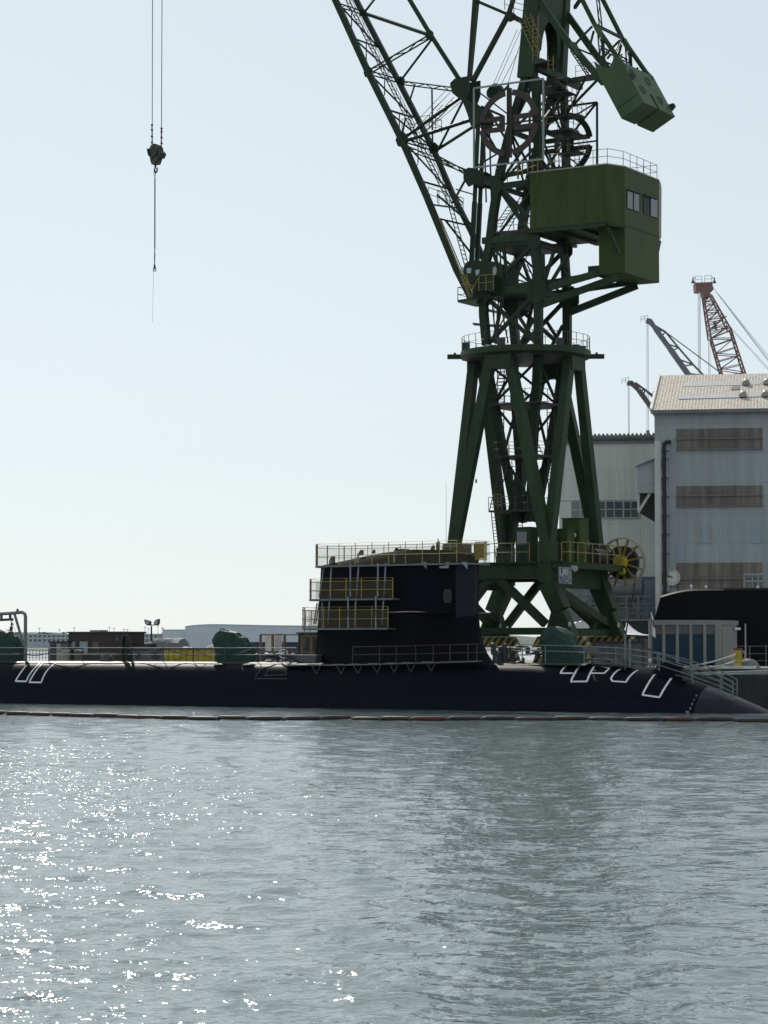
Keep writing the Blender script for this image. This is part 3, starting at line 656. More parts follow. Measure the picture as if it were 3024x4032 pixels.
# ---- portal: bogies, feet, sills, legs, girders
FT, FN, DT, DN = 5.3, 4.3, 4.2, 4.4
for st in (-1, 1):
    for sn in (-1, 1):
        t0, n0 = st * FT, sn * FN
        bg = one('bogie', 'stripes', lambda b: (b.hexa([L(t0 - 2.4, n0 - .42, 4.45), L(t0 + 2.4, n0 - .42, 4.45), L(t0 + 2.4, n0 + .42, 4.45), L(t0 - 2.4, n0 + .42, 4.45)], [L(t0 - 1.9, n0 - .42, 5.3), L(t0 + 1.9, n0 - .42, 5.3), L(t0 + 1.9, n0 + .42, 5.3), L(t0 - 1.9, n0 + .42, 5.3)])))
        for k in (-1, 1):
            one('bogie_truck', 'stripes', lambda b: b.hexa([L(t0 + k * 1.45 - .95, n0 - .36, 3.15), L(t0 + k * 1.45 + .95, n0 - .36, 3.15), L(t0 + k * 1.45 + .95, n0 + .36, 3.15), L(t0 + k * 1.45 - .95, n0 + .36, 3.15)], [L(t0 + k * 1.45 - .5, n0 - .36, 4.4), L(t0 + k * 1.45 + .5, n0 - .36, 4.4), L(t0 + k * 1.45 + .5, n0 + .36, 4.4), L(t0 + k * 1.45 - .5, n0 + .36, 4.4)]), bg)
            for j in (-.5, .5): one('wheel', 'dark', lambda b: b.tube(L(t0 + k * 1.45 + j, n0 - .12, 3.14), L(t0 + k * 1.45 + j, n0 + .12, 3.14), .33, k=16), bg)
        ft = one('portal_foot', 'green', lambda b: b.hexa([L(t0 - 1.25, n0 - .5, 5.32), L(t0 + 1.25, n0 - .5, 5.32), L(t0 + 1.25, n0 + .5, 5.32), L(t0 - 1.25, n0 + .5, 5.32)], [L(t0 - .55 - .1 * st, n0 - .5, 7.3), L(t0 + .45 - .1 * st, n0 - .5, 7.3), L(t0 + .45 - .1 * st, n0 + .5, 7.3), L(t0 - .55 - .1 * st, n0 + .5, 7.3)]))
        one('lamp', 'lamp', lambda b: b.ball(L(t0 + .95, n0 - .58, 6.2), .14, .1, .22, 10), ft)
        one('foot_rib', 'green', lambda b: (b.beam(L(t0 - .95, n0 - .54, 5.4), L(t0 - .3, n0 - .54, 7.2), .1, .14), b.beam(L(t0 + .95, n0 - .54, 5.4), L(t0 + .3, n0 - .54, 7.2), .1, .14), b.beam(L(t0 - 1.1, n0 - .54, 5.42), L(t0 + 1.1, n0 - .54, 5.42), .1, .14)), ft)
        member('portal_leg', L(t0 - .05 * st, n0, 7.28), L(st * DT, sn * DN, 9.5), 1.15, 1.2, 'green', w2=1.2, h2=1.35)
        member('portal_leg', L(st * DT, sn * DN, 9.48), L(st * DT, sn * DN, 12.6), 1.24, 1.1, 'green')
for sn in (-1, 1):
    n0 = sn * FN
    member('sill_beam', L(-FT + 1, n0, 5.72), L(FT - 1, n0, 5.72), .55, .5, 'green')
    one('portal_girder', 'green', lambda b: (b.box(CT - DT, CT + DT, CN + n0 - .45, CN + n0 + .45, 9.75, 10.9), b.box(CT - DT, CT + DT, CN + n0 - .62, CN + n0 + .62, 10.82, 10.95)))
    pl = [zP(15, 500), zP(45, 453), zP(175, 453), zP(200, 520), zP(165, 585), zP(130, 548), zP(85, 530), zP(45, 548), zP(5, 612), zP(-40, 590)]
    pl = [PN(p, CN - FN - .3) + (N * 2 * FN if sn > 0 else V((0, 0, 0))) for p in pl]
    one('arch_plate', 'green', lambda b: b.prism(pl, N * .6))
    o_ = N * 2 * FN if sn > 0 else V((0, 0, 0))
    member('portal_brace', PN(zP(170, 530), CN - FN) + o_, PN(zP(548, 900), CN - FN) + o_, .5, .62, 'green')
    member('portal_brace', PN(zP(25, 560), CN - FN) + o_, PN(zP(-235, 905), CN - FN) + o_, .5, .62, 'green')
for st in (-1, 1):
    member('sill_beam', L(st * FT, -FN + .5, 5.6), L(st * FT, FN - .5, 5.6), .5, .5, 'green', side=T)
    one('portal_girder', 'green', lambda b: b.box(CT + st * DT - .5, CT + st * DT + .5, CN - FN + .47, CN + FN - .47, 9.05, 10.88))
    member('portal_brace', L(st * DT, -3.9, 9.2), L(st * FT, FN - .3, 6.2), .55, .6, 'green', side=T)
one('portal_deck', 'green2', lambda b: b.box(CT - 4.9, CT + 5.9, CN - 5.1, CN + 5.2, 10.955, 11.04))
one('reel_platform', 'green', lambda b: b.box(CT + 4.8, CT + 6.4, CN - 5.0, CN + 6.7, 10.5, 10.95))
one('deck_rail', 'rail_y', lambda b: railing(b, [L(-4.8, -5.0, 11.04), L(2.9, -5.0, 11.04)], 1.45, .03))
one('deck_rail', 'rail_y', lambda b: railing(b, [L(5.6, -4.9, 10.98), L(6.35, -4.9, 10.98), L(6.35, 6.6, 10.98), L(4.9, 6.6, 10.98)], 1.5, .042, (1, .5), 1.25))
def cabinet(t0, t1, n0, n1, z1_, m):
    c = one('machine_cabinet', m, lambda b: (b.box(CT + t0, CT + t1, CN + n0, CN + n1, 11.05, z1_), b.box(CT + t0 - .08, CT + t1 + .08, CN + n0 - .08, CN + n1 + .08, z1_ + .003, z1_ + .08)))
    one('cabinet_door', 'green2', lambda b: (b.box(CT + t0 + .2, CT + t0 + .85, CN + n0 - .04, CN + n0 - .004, 11.2, 13.0), b.box(CT + t1 - .45, CT + t1 - .15, CN + n0 - .03, CN + n0 - .003, 12.2, 12.8)), c); return c
cabinet(3.4, 4.7, -2.1, -.8, 13.6, 'olive'); cabinet(3.5, 5.0, -.6, 1.0, 14.5, 'olive')
lh = cabinet(1.2, 2.5, -4.1, -2.8, 13.7, 'green'); one('window', 'glass', lambda b: b.box(CT + 1.35, CT + 2.2, CN - 4.145, CN - 4.11, 12.4, 13.4), lh)
one('lamp', 'lamp', lambda b: b.ball(L(4.72, -.82, 13.2), .1, .1, .2, 8))
one('winch', 'dark', lambda b: (b.tube(L(5.2, 1.2, 11.6), L(5.2, 2.9, 11.6), .62, k=18), b.box(CT + 4.8, CT + 5.5, CN + 3.0, CN + 3.7, 11.05, 12.2)))
# notice board, sacks
bd = one('notice_board', 'board', lambda b: b.prism([PN(p, CN - 5.3) for p in (zP(660, 402), zP(774, 408), zP(774, 553), zP(663, 548))], N * .07))
text_mesh('U0', .62, 'board_lettering', 'palemark', bd, PN(zP(708, 452), CN - 5.32), T, Z, .02)
one('lettering_stain', 'bluemark', lambda b: b.prism([PN(p, CN - 5.31) for p in (zP(668, 418), zP(686, 414), zP(694, 440), zP(690, 462), zP(678, 470), zP(668, 458))], N * .01), bd)
for sx, sy, sr in ((682, 500, 9), (705, 520, 8), (730, 505, 8), (752, 528, 6), (690, 535, 6), (735, 470, 7)): one('lettering_stain', 'bluemark', lambda b: b.prism([PN(zP(sx + sr * math.cos(g) * (1 + .4 * math.sin(3 * g)), sy + sr * 1.2 * math.sin(g)), CN - 5.31) for g in [i * .9 for i in range(7)]], N * .01), bd)
one('flood_lamp', 'galv', lambda b: b.prism([PN(p, CN - 5.5) for p in (zP(765, 395), zP(790, 390), zP(812, 398), zP(815, 430), zP(800, 446), zP(785, 430))], N * .3))
# cable reel
rc = PN(zP(1220, 365), CN + 5.2); rl_ = thing('cable_reel', None, None, rc); rl_.parent = crane; rl_.location = rc - crane.location; BASE[rl_.name] = rc
bpy.data.objects[rl_.name]['label'] = 'open spoked yellow cable reel wound with black cable'
RR = 1.99
for o_ in (-.2, .12):
    one('reel_rim', 'beige', lambda b: b.ring(rc + N * o_, N, RR, .1, .09, 56), rl_)
    for i in range(12 if o_ < 0 else 0):
        g = R(30 * i + 12); e = T * math.cos(g) + Z * math.sin(g); one('spoke', 'rail_y', lambda b: b.beam(rc + N * o_ + e * .5, rc + N * o_ + e * (RR - .05), .16, .15), rl_)
one('wound_cable', 'black', lambda b: b.tube(rc - N * .13, rc + N * .3, 1.36, k=40), rl_)
one('reel_hub', 'yellow', lambda b: (b.tube(rc - N * .8, rc - N * .3, .5, .62, k=20), b.beam(rc - N * .7 - Z * .1 + T * .1, rc - N * .7 - Z * .95 + T * .35, .35, .45)), rl_)
one('trailing_cable', 'black', lambda b: b.poly([PN(zP(1338, 430), CN + 5.2), PN(zP(1318, 600), CN + 5.0), PN(zP(1290, 760), CN + 4.6), PN(zP(1262, 900), CN + 3.6), PN(zP(1246, 1010), CN + 3.2), L(6.2, 2.5, 2.9)], .055, 8), rl_)

# ---- the eight tower legs between portal and slewing ring
ZR = 27.35
for st in (-1, 1):
    for sn in (-1, 1):
        p = L(st * DT, sn * DN, 11.9)
        for q in (L(st * 4.3, sn * .75, ZR), L(st * .75, sn * 4.3, ZR)):
            lg = one('tower_leg', 'green', lambda b: b.beam(p, q, .74, .86, (q - p).cross(Z), .66, .78))
for a, b_ in ((-4.3, 0), (4.3, 0), (0, -4.3), (0, 4.3)):
    one('leg_head', 'green', lambda b: b.box(CT + a - (1.15 if a == 0 else .42), CT + a + (1.15 if a == 0 else .42), CN + b_ - (1.15 if b_ == 0 else .42), CN + b_ + (1.15 if b_ == 0 else .42), 26.2, 27.34))
# slewing ring
rg = one('slewing_ring', 'green', lambda b: b.loft([[L(r_ * math.cos(2 * math.pi * i / 64), r_ * math.sin(2 * math.pi * i / 64), z_) for i in range(64)] for r_, z_ in ((4.75, 27.33), (5.12, 27.45), (5.2, 27.5), (5.2, 27.95), (5.1, 27.98), (3.2, 27.98))], True), smooth=30)
one('ring_under_shade', 'dark', lambda b: b.tube(L(0, 0, 27.3), L(0, 0, 27.325), 4.72, k=48), rg)  # dark disc added so the shade under the ring is in its colour
RP = [L(5.1 * math.cos(2 * math.pi * i / 32), 5.1 * math.sin(2 * math.pi * i / 32), 27.98) for i in range(33)]
one('ring_rail', 'rail_d', lambda b: railing(b, RP, 1.12, .022, (1, .5), 2.0), rg)
ex = V((1, -.02, 0)).normalized()
for k in (-1, 1):
    c = W(CT, CN, 27.6); one('stub_beam', 'green2', lambda b: (b.beam(c + ex * k * 4.6, c + ex * k * 6.25, .5, .34), b.tube(c + ex * k * 5.65 + Z * .17, c + ex * k * 5.65 + Z * .32, .1)), rg)
for i in (9, 10, 13, 29, 2, 24):
    g = 2 * math.pi * i / 32 - .9; c = L(4.85 * math.cos(g), 4.85 * math.sin(g), 27.98); one('motor_box', 'dark', lambda b: b.wbox(c.x - .3, c.x + .3, c.y - .3, c.y + .3, c.z + .002, c.z + .45 + .5 * random.random()), rg)
one('flood_lamp', 'galv', lambda b: b.prism([PN(p, CN - 4.9) for p in (zR(405, 1165), zR(465, 1165), zR(445, 1220), zR(395, 1210))], N * .3), rg)
one('hanging_lamp', 'dark', lambda b: b.prism([PN(p, CN - 2) for p in (z4(250, 440), z4(268, 445), z4(283, 462), z4(245, 455))], N * .3), rg)
one('spotlight', 'dark', lambda b: b.wbox(0, 0.001, 150, 150.001, -5, -4.999)) if False else None
# inner king post hanging through the ring
kp = [[L(sx * 2.35, sy * 2.35, 27.3), L(sx * .55, sy * .55, 14.4)] for sx, sy in ((-1, -1), (1, -1), (1, 1), (-1, 1))]
for a, b_ in kp: member('king_post_leg', a, b_, .62, .62, 'green2', w2=.5, h2=.5)
def kpt(i, z): a, b_ = kp[i % 4]; f = (27.3 - z) / (27.3 - 14.4); return a + (b_ - a) * f
for zt, zb in ((27.0, 23.8), (23.7, 19.8), (19.5, 16.0)):
    for i in range(4):
        member('king_post_brace', kpt(i, zt), kpt(i + 1, zb), .17, .17, 'green2')
        if zt > 26 and i % 2 == 0: member('king_post_brace', kpt(i + 1, zt), kpt(i, zb), .17, .17, 'green2')
for z_, r_, cx in ((23.7, 2.6, 0), (19.6, 1.95, .1), (15.3, 1.75, -.7)):
    pf = one('service_platform', 'dark', lambda b: b.box(CT + cx - r_, CT + cx + r_, CN - r_, CN + r_, z_ - .14, z_))
    one('platform_rail', 'rail_d', lambda b: railing(b, [L(cx + a * r_, c_ * r_, z_) for a, c_ in ((-1, 1), (-1, -1), (1, -1), (1, 1), (-1, 1))], 1.05, .022, (1, .5), 1.3), pf)
for (p, q) in ((L(-2.3, -1.2, 23.7), L(-.6, -1.6, 27.9)), (L(1.9, -1.4, 19.6), L(.2, -2.0, 23.6)), (L(-2.2, -1.5, 15.3), L(-.9, -1.7, 19.5)), (L(-1.0, -2.6, 11.1), L(-2.1, -1.4, 15.2)), (L(-1.0, 1.0, 11.1), L(-1.4, .8, 19.4)), (L(1.5, 1.2, 19.7), L(2.3, 1.9, 27.2)), (L(2.1, .4, 15.5), L(2.0, .4, 23.4)), (L(-2.5, .3, 19.6), L(-2.4, .3, 27.2))):
    one('stair', 'rail_d', lambda b: ladder(b, p, q, T, .62, .04, .28))
one('yellow_gate', 'rail_y', lambda b: (railing(b, [PN(z4(510, 1660), CN - 1.6), PN(z4(570, 1665), CN - 1.6)], 1.1, .04, (1, .75, .5, .25), .3)))
member('lamp_bracket', L(-2.0, -4.6, 17.3), L(-2.0, -4.6, 17.6), .1, .1)
one('lamp', 'lamp', lambda b: b.ball(PN(z4(513, 1425), CN + 4.2), .12, .1, .16, 8))

# ---- slewing superstructure
# columns (near frame traced, far frame the same)
K1 = NP(z2(345, 560), z2(235, 930), z2(140, 1300), z2(85, 1640)) + NP(zR(452, 200), zR(400, 400), zR(395, 700), zR(395, 860), zR(425, 1172))
K3 = NP(z2(405, 590), z2(415, 900), z2(430, 1290)) + NP(zR(912, 60), zR(945, 600), zR(945, 1165))
K1[0].z += 0
def inter(K, z):
    for p, q in zip(K, K[1:]):
        if min(p.z, q.z) <= z <= max(p.z, q.z): return p + (q - p) * ((z - p.z) / (q.z - p.z) if q.z != p.z else 0)
    return K[0] if z > K[0].z else K[-1]
for o_ in (V((0, 0, 0)), FAR):
    one('front_column', 'green2', lambda b: [b.beam(p + o_, q + o_, .55, .62) for p, q in zip(K1, K1[1:])])
    one('rear_column', 'green2', lambda b: [b.beam(p + o_, q + o_, .5, .5 if i < 2 else .62) for i, (p, q) in enumerate(zip(K3, K3[1:]))])
LV = [28.1, 32.4, 36.3, 41.0, 45.3, 49.2]
for i in range(len(LV) - 1):
    a, c = inter(K1, LV[i]), inter(K3, LV[i]); a2, c2 = inter(K1, LV[i + 1]), inter(K3, LV[i + 1])
    pair('frame_brace', [a, c2], .26 if i < 2 else .17, .3 if i < 2 else .17); 
    pair('frame_brace', [c, a2], .3 if i in (0, 2) else .16, .3 if i in (0, 2) else .16)
    if i: pair('frame_beam', [a, c], .3, .34)
    for u, v_ in ((a, a2), (c, c2)):
        if (u - a).length < .01 or i > 2: member('cross_brace', u, v_ + FAR, .15, .15)
        if i > 2: member('cross_brace', u + FAR, v_, .13, .13)
        if i: member('cross_beam', u, u + FAR, .3, .36)
# gussets where the beams meet
for K, z_, s_ in ((K3, 32.4, .95), (K1, 32.6, .9), (K3, 36.3, .6), (K1, 41.0, .6)):
    c = inter(K, z_)
    for o_ in (-.33, .33 + 5.0 - .0):
        one('gusset_plate', 'green2', lambda b: b.prism([c + N * o_ + T * (s_ * math.cos(g)) * (1 if abs(math.cos(g)) > .5 else 1) + Z * (s_ * 1.15 * math.sin(g)) for g in [2 * math.pi * (i + .5) / 8 for i in range(8)]], N * .06))
# main beams
pair('main_beam', NP(zR(500, 625), zR(940, 605)), .45, .62, 'green')
member('main_beam', *NP(zR(945, 622), zR(1530, 452)), .4, .5, 'green')
pair('floor_beam', NP(zR(390, 125), zR(890, 92)), .5, .5, 'green')
pair('floor_beam', NP(z3(480, 160), z3(735, 107)), .3, .32)
pair('floor_beam', NP(z3(550, 203), z3(735, 178)), .5, .42)
pair('strut_brace', NP(z3(575, 232), z3(722, 385)), .3, .38)
pair('strut_brace', NP(z3(640, 790), z3(890, 760)), .2, .25)
for pq in ((zR(1100, 225), zR(1010, 525)), (zR(1240, 262), zR(1058, 565)), (zR(990, 250), zR(1000, 560)), (zR(600, 640), zR(490, 1150)), (zR(735, 860), zR(890, 1105)), (zR(900, 900), zR(765, 1155)), (zR(590, 160), zR(640, 550)), (zR(480, 210), zR(600, 560))):
    if pq[0] in (zR(1100, 225), zR(1240, 262), zR(990, 250)): member('strut_brace', *NP(*pq), .2, .24)
    else: pair('strut_brace', NP(*pq), .2, .24)
for pq in ((zR(815, 370), zR(910, 560)), (zR(1160, 215), zR(1255, 510)), (zR(540, 180), zR(560, 560)), (zR(820, 560), zR(700, 520))):
    one('laced_strut', 'green2', lambda b: laced(b, PN(pq[0], N1), PN(pq[1], N1), .3, .09, T))
for z_ in (32.2, 36.1):
    one('service_platform', 'dark', lambda b: b.hexa([inter(K1, z_) + T * .4, inter(K3, z_) - T * .4, inter(K3, z_) - T * .4 + FAR, inter(K1, z_) + T * .4 + FAR], [inter(K1, z_) + T * .4 + Z * .1, inter(K3, z_) - T * .4 + Z * .1, inter(K3, z_) - T * .4 + FAR + Z * .1, inter(K1, z_) + T * .4 + FAR + Z * .1]))
# conical block where the jib frame sits on the front node, cable drum area
one('node_block', 'green2', lambda b: b.prism([PN(p, N1 + 2.0) for p in (zR(500, 600), zR(600, 560), zR(760, 555), zR(750, 680), zR(735, 800), zR(640, 870), zR(560, 760), zR(500, 660))], N * 2.2))
pl1 = one('cab_platform', 'green', lambda b: b.hexa([PN(zR(135, 742), N1 - 1.2) , PN(zR(335, 712), N1 - 1.2), PN(zR(335, 712), N1 - 1.2) + N * 3, PN(zR(135, 742), N1 - 1.2) + N * 3], [PN(zR(135, 742), N1 - 1.2) + Z * .2, PN(zR(335, 712), N1 - 1.2) + Z * .2, PN(zR(335, 712), N1 - 1.2) + N * 3 + Z * .2, PN(zR(135, 742), N1 - 1.2) + N * 3 + Z * .2]))
p0, p1 = PN(zR(135, 735), N1 - 1.2), PN(zR(335, 705), N1 - 1.2)
one('platform_rail', 'rail_d', lambda b: railing(b, [p0 + N * 2.9, p0, p0 + T * .9], 1.15, .03, (1, .5), 1.3), pl1)
one('platform_rail', 'rail_y', lambda b: [b.tube(PN(a, N1 - 1.2), PN(c, N1 - 1.2), .045, k=6) for a, c in ((zR(165, 480), zR(250, 690)), (zR(175, 560), zR(300, 575)), (zR(275, 690), zR(280, 580)), (zR(340, 500), zR(280, 620)), (zR(220, 460), zR(265, 620)), (zR(185, 430), zR(262, 690)))], pl1)
p2 = PN(zR(350, 625), N1 - 1.3)
one('cab_step_box', 'green2', lambda b: b.hexa([p2, p2 + T * 1.3 - Z * .15, p2 + T * 1.3 + N * 1.2 - Z * .15, p2 + N * 1.2], [p2 + Z * 1.15, p2 + T * 1.3 + Z * 1.15, p2 + T * 1.3 + N * 1.2 + Z * 1.15, p2 + N * 1.2 + Z * 1.15]))
one('platform_rail', 'rail_y', lambda b: railing(b, [p2 - N * .05, p2 + T * .65 - N * .05, p2 + T * 1.3 - N * .05], 1.2, .035, (1, .5), .7), pl1)
# operator's cab
cb = [PN(zR(195, 560), N1 - .3), PN(zR(500, 545), N1 - .3)]
cabo = one('operator_cab', 'green2', lambda b: b.prism([PN(p, N1 - .25) for p in (zR(185, 560), zR(190, 395), zR(215, 345), zR(265, 315), zR(490, 330), zR(580, 360), zR(600, 560), zR(560, 640), zR(330, 650))], N * 2.6))
one('cab_window', 'sky_pane', lambda b: b.prism([PN(p, N1 - .29) for p in (zR(222, 402), zR(268, 395), zR(266, 448), zR(226, 448))], N * .03), cabo)
one('cab_window', 'sky_pane', lambda b: b.prism([PN(p, N1 - .29) for p in (zR(310, 420), zR(352, 410), zR(348, 452), zR(318, 476))], N * .03), cabo)
one('cab_window', 'sky_pane', lambda b: b.prism([PN(p, N1 - .29) for p in (zR(164, 390), zR(186, 380), zR(188, 440), zR(166, 452))], N * .03), cabo)
one('cab_window', 'galv', lambda b: b.prism([PN(p, N1 - .30) for p in (zR(486, 400), zR(505, 375), zR(524, 400), zR(522, 450), zR(500, 482), zR(484, 470))], N * .03), cabo)
for (p, q) in ((zR(300, 855), zR(345, 990)), (zR(440, 850), zR(600, 870)), (zR(440, 960), zR(600, 980))):
    pass
one('service_platform', 'dark', lambda b: b.beam(PN(zR(290, 960), N1), PN(zR(600, 985), N1 + 1), 1.4, .1))
for (p, q, n_) in ((zR(480, 740), zR(520, 1160), N1 + .4), (zR(540, 640), zR(545, 1160), N1 + .8), (zR(585, 860), zR(640, 1150), N1), (zR(530, 760), zR(530, 1165), N1 - .2)):
    one('conduit', 'dark', lambda b: b.tube(PN(p, n_), PN(q, n_), .06, k=6))
for (p, q, n_) in ((zR(870, 130), zR(660, 560), N1 + .8), (z3(700, 255), z3(585, 465), N1 + .4), (z3(640, 290), z3(535, 450), N1 + .4), (zR(590, 330), zR(480, 640), N1 + 1.5), (zR(410, 820), zR(600, 850), N2)):
    one('stair', 'rail_d', lambda b: ladder(b, PN(p, n_), PN(q, n_), T, .6, .04, .3))
one('platform_rail', 'rail_d', lambda b: railing(b, [PN(z3(540, 478), N1 - .2), PN(z3(735, 462), N1 - .2)], 1.05, .025, (1, .5), 1.2))
one('platform_rail', 'rail_d', lambda b: railing(b, [PN(z3(600, 175), N2), PN(z3(735, 150), N2)], 1.05, .025, (1, .5), 1.2))
one('service_platform', 'dark', lambda b: b.beam(PN(z3(528, 486), N1 + .6), PN(z3(738, 470), N1 + .6), 1.6, .14))
one('platform_rail', 'rail_d', lambda b: railing(b, [PN(zR(400, 860), N2), PN(zR(500, 890), N2)], 1.05, .025, (1, .5), 1.0))

# ---- machinery house
HN = N1 - .5
a0, a1 = PN(z3(735, 474), HN), PN(z3(1192, 404), HN)
t0, t1 = (a0 - O).dot(T), (a1 - O).dot(T)
zb, zt = a0.z * .5 + a1.z * .5, (PN(z3(735, 126), HN).z + PN(z3(1190, 69), HN).z) / 2
n_c = HN + 1.15; tc_ = (PT(z3(1297, 430), t1) - O).dot(T)
# the corner where chamfer meets the end wall
d = ray(*z3(1297, 430)); best = None
for k in np.linspace(.5, 2.4, 60):
    p = PN(z3(1297, 430), HN + k)
    if best is None or abs((p.z - zb) - .0) < best[0]: best = (abs(p.z - zb), k, p)
n_c = HN + best[1]; tc_ = (best[2] - O).dot(T)
pE = PT(z3(1500, 400), tc_); n_e = (pE - O).dot(N)
hs_ = MB()
plan = [(t0, HN), (t1, HN), (tc_, n_c), (tc_, n_e), (t0, n_e)]
hs_.prism([W(a, b, zb) for a, b in plan], Z * (zt - zb))
house = hs_.build('machinery_house', 'olive', crane)
zl = PT(z3(1297, 712), tc_).z; tl = (PN(z3(1143, 560), n_c) - O).dot(T)
one('lower_cabin', 'olive', lambda b: b.box(tl, tc_ - .004, n_c + .004, n_e - .004, zl, zb - .004), house)
one('roof_edge', 'beige', lambda b: [b.beam(W(*p, zt + .05), W(*q, zt + .05), .1, .1, Z) for p, q in zip(plan, plan[1:] + plan[:1])], house)
one('floor_frame', 'green', lambda b: [b.beam(W(p[0], p[1], zb - .15), W(q[0], q[1], zb - .15), .22, .3, Z) for p, q in ((plan[0], plan[1]), (plan[1], plan[2]), (plan[0], (t0, n_e)), ((t0 + 2, HN), (t0 + 2, n_e)), ((t0 + 4, HN), (t0 + 4, n_e)))], house)
member('corner_bracket', W(t1 - .05, HN + .1, zb - .3), W(t1 + .5, HN + .9, zb - 2.3), .25, .3, 'green', house)
for wx, ww in (((1312, 1385), 0), ((1410, 1488), 1)):
    q = [PT(z3(wx[0], 222 + (wx[0] - 1312) * .33), tc_ + .03), PT(z3(wx[1], 222 + (wx[1] - 1312) * .33), tc_ + .03), PT(z3(wx[1], 330 + (wx[1] - 1312) * .33), tc_ + .03), PT(z3(wx[0], 330 + (wx[0] - 1312) * .33), tc_ + .03)]
    wn = one('window', 'glass' if ww == 0 else 'black', lambda b: b.prism(q, T * -.02), house)
    mid = (q[0] + q[1]) / 2; mb_ = (q[2] + q[3]) / 2
    one('window_frame', 'dark', lambda b: (b.beam(mid, mb_, .09, .09), b.beam(q[0] + Z * .03 + T * .06, q[1] + Z * .03 + T * .06, .24, .1, T), b.beam(q[0], q[3], .05, .05), b.beam(q[1], q[2], .05, .05), b.beam(q[3], q[2], .05, .05)), wn)
    if ww: one('sliding_pane', 'glass', lambda b: b.prism([mid + T * .02, q[1] + T * .02, q[2] + T * .02, mb_ + T * .02], T * .02), wn)
one('panel_joint', 'green2', lambda b: b.beam(W(tc_ + .01, n_c, PT(z3(1297, 432), tc_).z), W(tc_ + .01, n_e, PT(z3(1297, 432), tc_).z), .03, .05, T), house)
for k_ in range(1, int((t1 - t0) / 1.6) + 1): one('panel_joint', 'green', lambda b: b.box(t0 + k_ * 1.6 - .012, t0 + k_ * 1.6 + .012, HN - .012, HN - .001, zb + .05, zt - .05), house)
one('rain_drip', 'green', lambda b: b.box(t0, t1, HN - .05, HN - .002, zb, zb + .1), house)
sb_ = one('side_housing', 'beige', lambda b: b.prism([PT(z3(x, y), tc_ - 1.0 + .0) for x, y in ((1503, 165), (1512, 185), (1516, 215), (1514, 505), (1505, 525), (1498, 520))], -T * 1.2), house)
one('cable_duct', 'dark', lambda b: b.prism([PT(z3(x, y), tc_ - 1.0) for x, y in ((1500, 520), (1515, 527), (1500, 600), (1497, 600))], -T * .3), house)
rlp = [W(t0 + 1.8, HN + .1, zt + .1), W(t1, HN + .1, zt + .1), W(tc_ - .1, n_c, zt + .1), W(tc_ - .1, n_e - .1, zt + .1), W(tc_ - 2.5, n_e - .1, zt + .1)]
one('roof_rail', 'rail_d', lambda b: railing(b, rlp, 1.15, .022, (1, .5), 1.3), house)
one('roof_rail', 'rail_d', lambda b: railing(b, [W(t0 + .1, n_e - .1, zt + .1), W(tc_ - 2.5, n_e - .1, zt + .1)], 1.15, .022, (1, .5), 1.3), house)
one('roof_rail', 'rail_y', lambda b: railing(b, [W(t0 - 1.2, HN + .2, zt - .3), W(t0 + .6, HN + .2, zt + .1)], 1.1, .05, (1, .5), .45), house)
one('roof_plant', 'dark', lambda b: b.box(t0 + .8, t0 + 2.0, HN + 1, HN + 2.4, zt + .004, zt + .5), house)
# brackets under the lower cabin
for o_ in (n_c + .4, n_e - .4):
    pA = W(tl + .3, o_, zl - .1)
    far_ = 1 if o_ > n_c + 1 else 0
    c3 = inter(K3, 31.2) + FAR * far_
    member('cabin_bracket', c3, W(tc_ - (1.5 if far_ else .6), o_ - .5 * far_, zl - .2), .4, .5, 'green')
    member('cabin_bracket', inter(K3, 32.9) + FAR * far_, W(tl + .2, o_, zl + .15), .3, .35, 'green')
one('cabin_floor', 'green2', lambda b: b.hexa([W(tl - 1.0, n_c + .1, zl + .25), W(tl, n_c + .1, zl - .2), W(tl, n_e - .1, zl - .2), W(tl - 1.0, n_e - .1, zl + .25)], [W(tl - 1.0, n_c + .1, zl + .75), W(tl, n_c + .1, zl + .75), W(tl, n_e - .1, zl + .75), W(tl - 1.0, n_e - .1, zl + .75)]))

# ---- upper mast (A-frame of plates across the crane)
zap = PN(z2(408, -330), N1).z; tap = (PN(z2(408, -330), N1) - O).dot(T)
legN = PN(z2(345, 600), N1); topN = W(tap, NM - 2.25, zap); legF = legN + FAR; topF = W(tap, NM + 2.25, zap)
one('mast_leg', 'green', lambda b: b.beam(topN, legN, .8, 1.25, N, .85, 1.45))
one('mast_leg', 'green', lambda b: b.beam(topF, legF, .8, 1.25, N, .85, 1.45))
for off in (-.5, .45):                                   # plates with an arch between the legs
    tl_, zl_ = tz(legN); zz = lambda f: zl_ + (zap - zl_) * f
    tt = lambda f: tl_ + (tap - tl_) * f
    arch = [(-2.05, .02), (-1.95, .2)] + [(-1.45 * math.cos(g), .25 + .27 * math.sin(g)) for g in [math.pi * i / 12 for i in range(13)]] + [(1.95, .2), (2.05, .02), (2.1, .3), (1.9, 1.0), (-1.9, 1.0), (-2.1, .3)]
    aw_ = one('arch_web', 'green', lambda b: b.prism([W(tt(f) + off, NM + a, zz(f)) for a, f in arch], T * .06))
    if off < 0: one('web_hole_shade', 'black', lambda b: b.prism([W(tt(.56 + .08 * math.sin(g)) + off - .02, NM - .9 + .45 * math.cos(g), zz(.56 + .08 * math.sin(g))) for g in [2 * math.pi * i / 18 for i in range(18)]], T * .015), aw_)  # black oval plate drawn for the darkness behind an opening
one('mast_platform', 'dark', lambda b: b.prism([PN(p, N1 - .4) for p in (z2(335, 465), z2(450, 445), z2(512, 470), z2(400, 492))], N * 1.6 - Z * .12))
member('mast_cross_beam', legN - Z * .2, legF - Z * .2, .7, .9, 'green2', side=T)
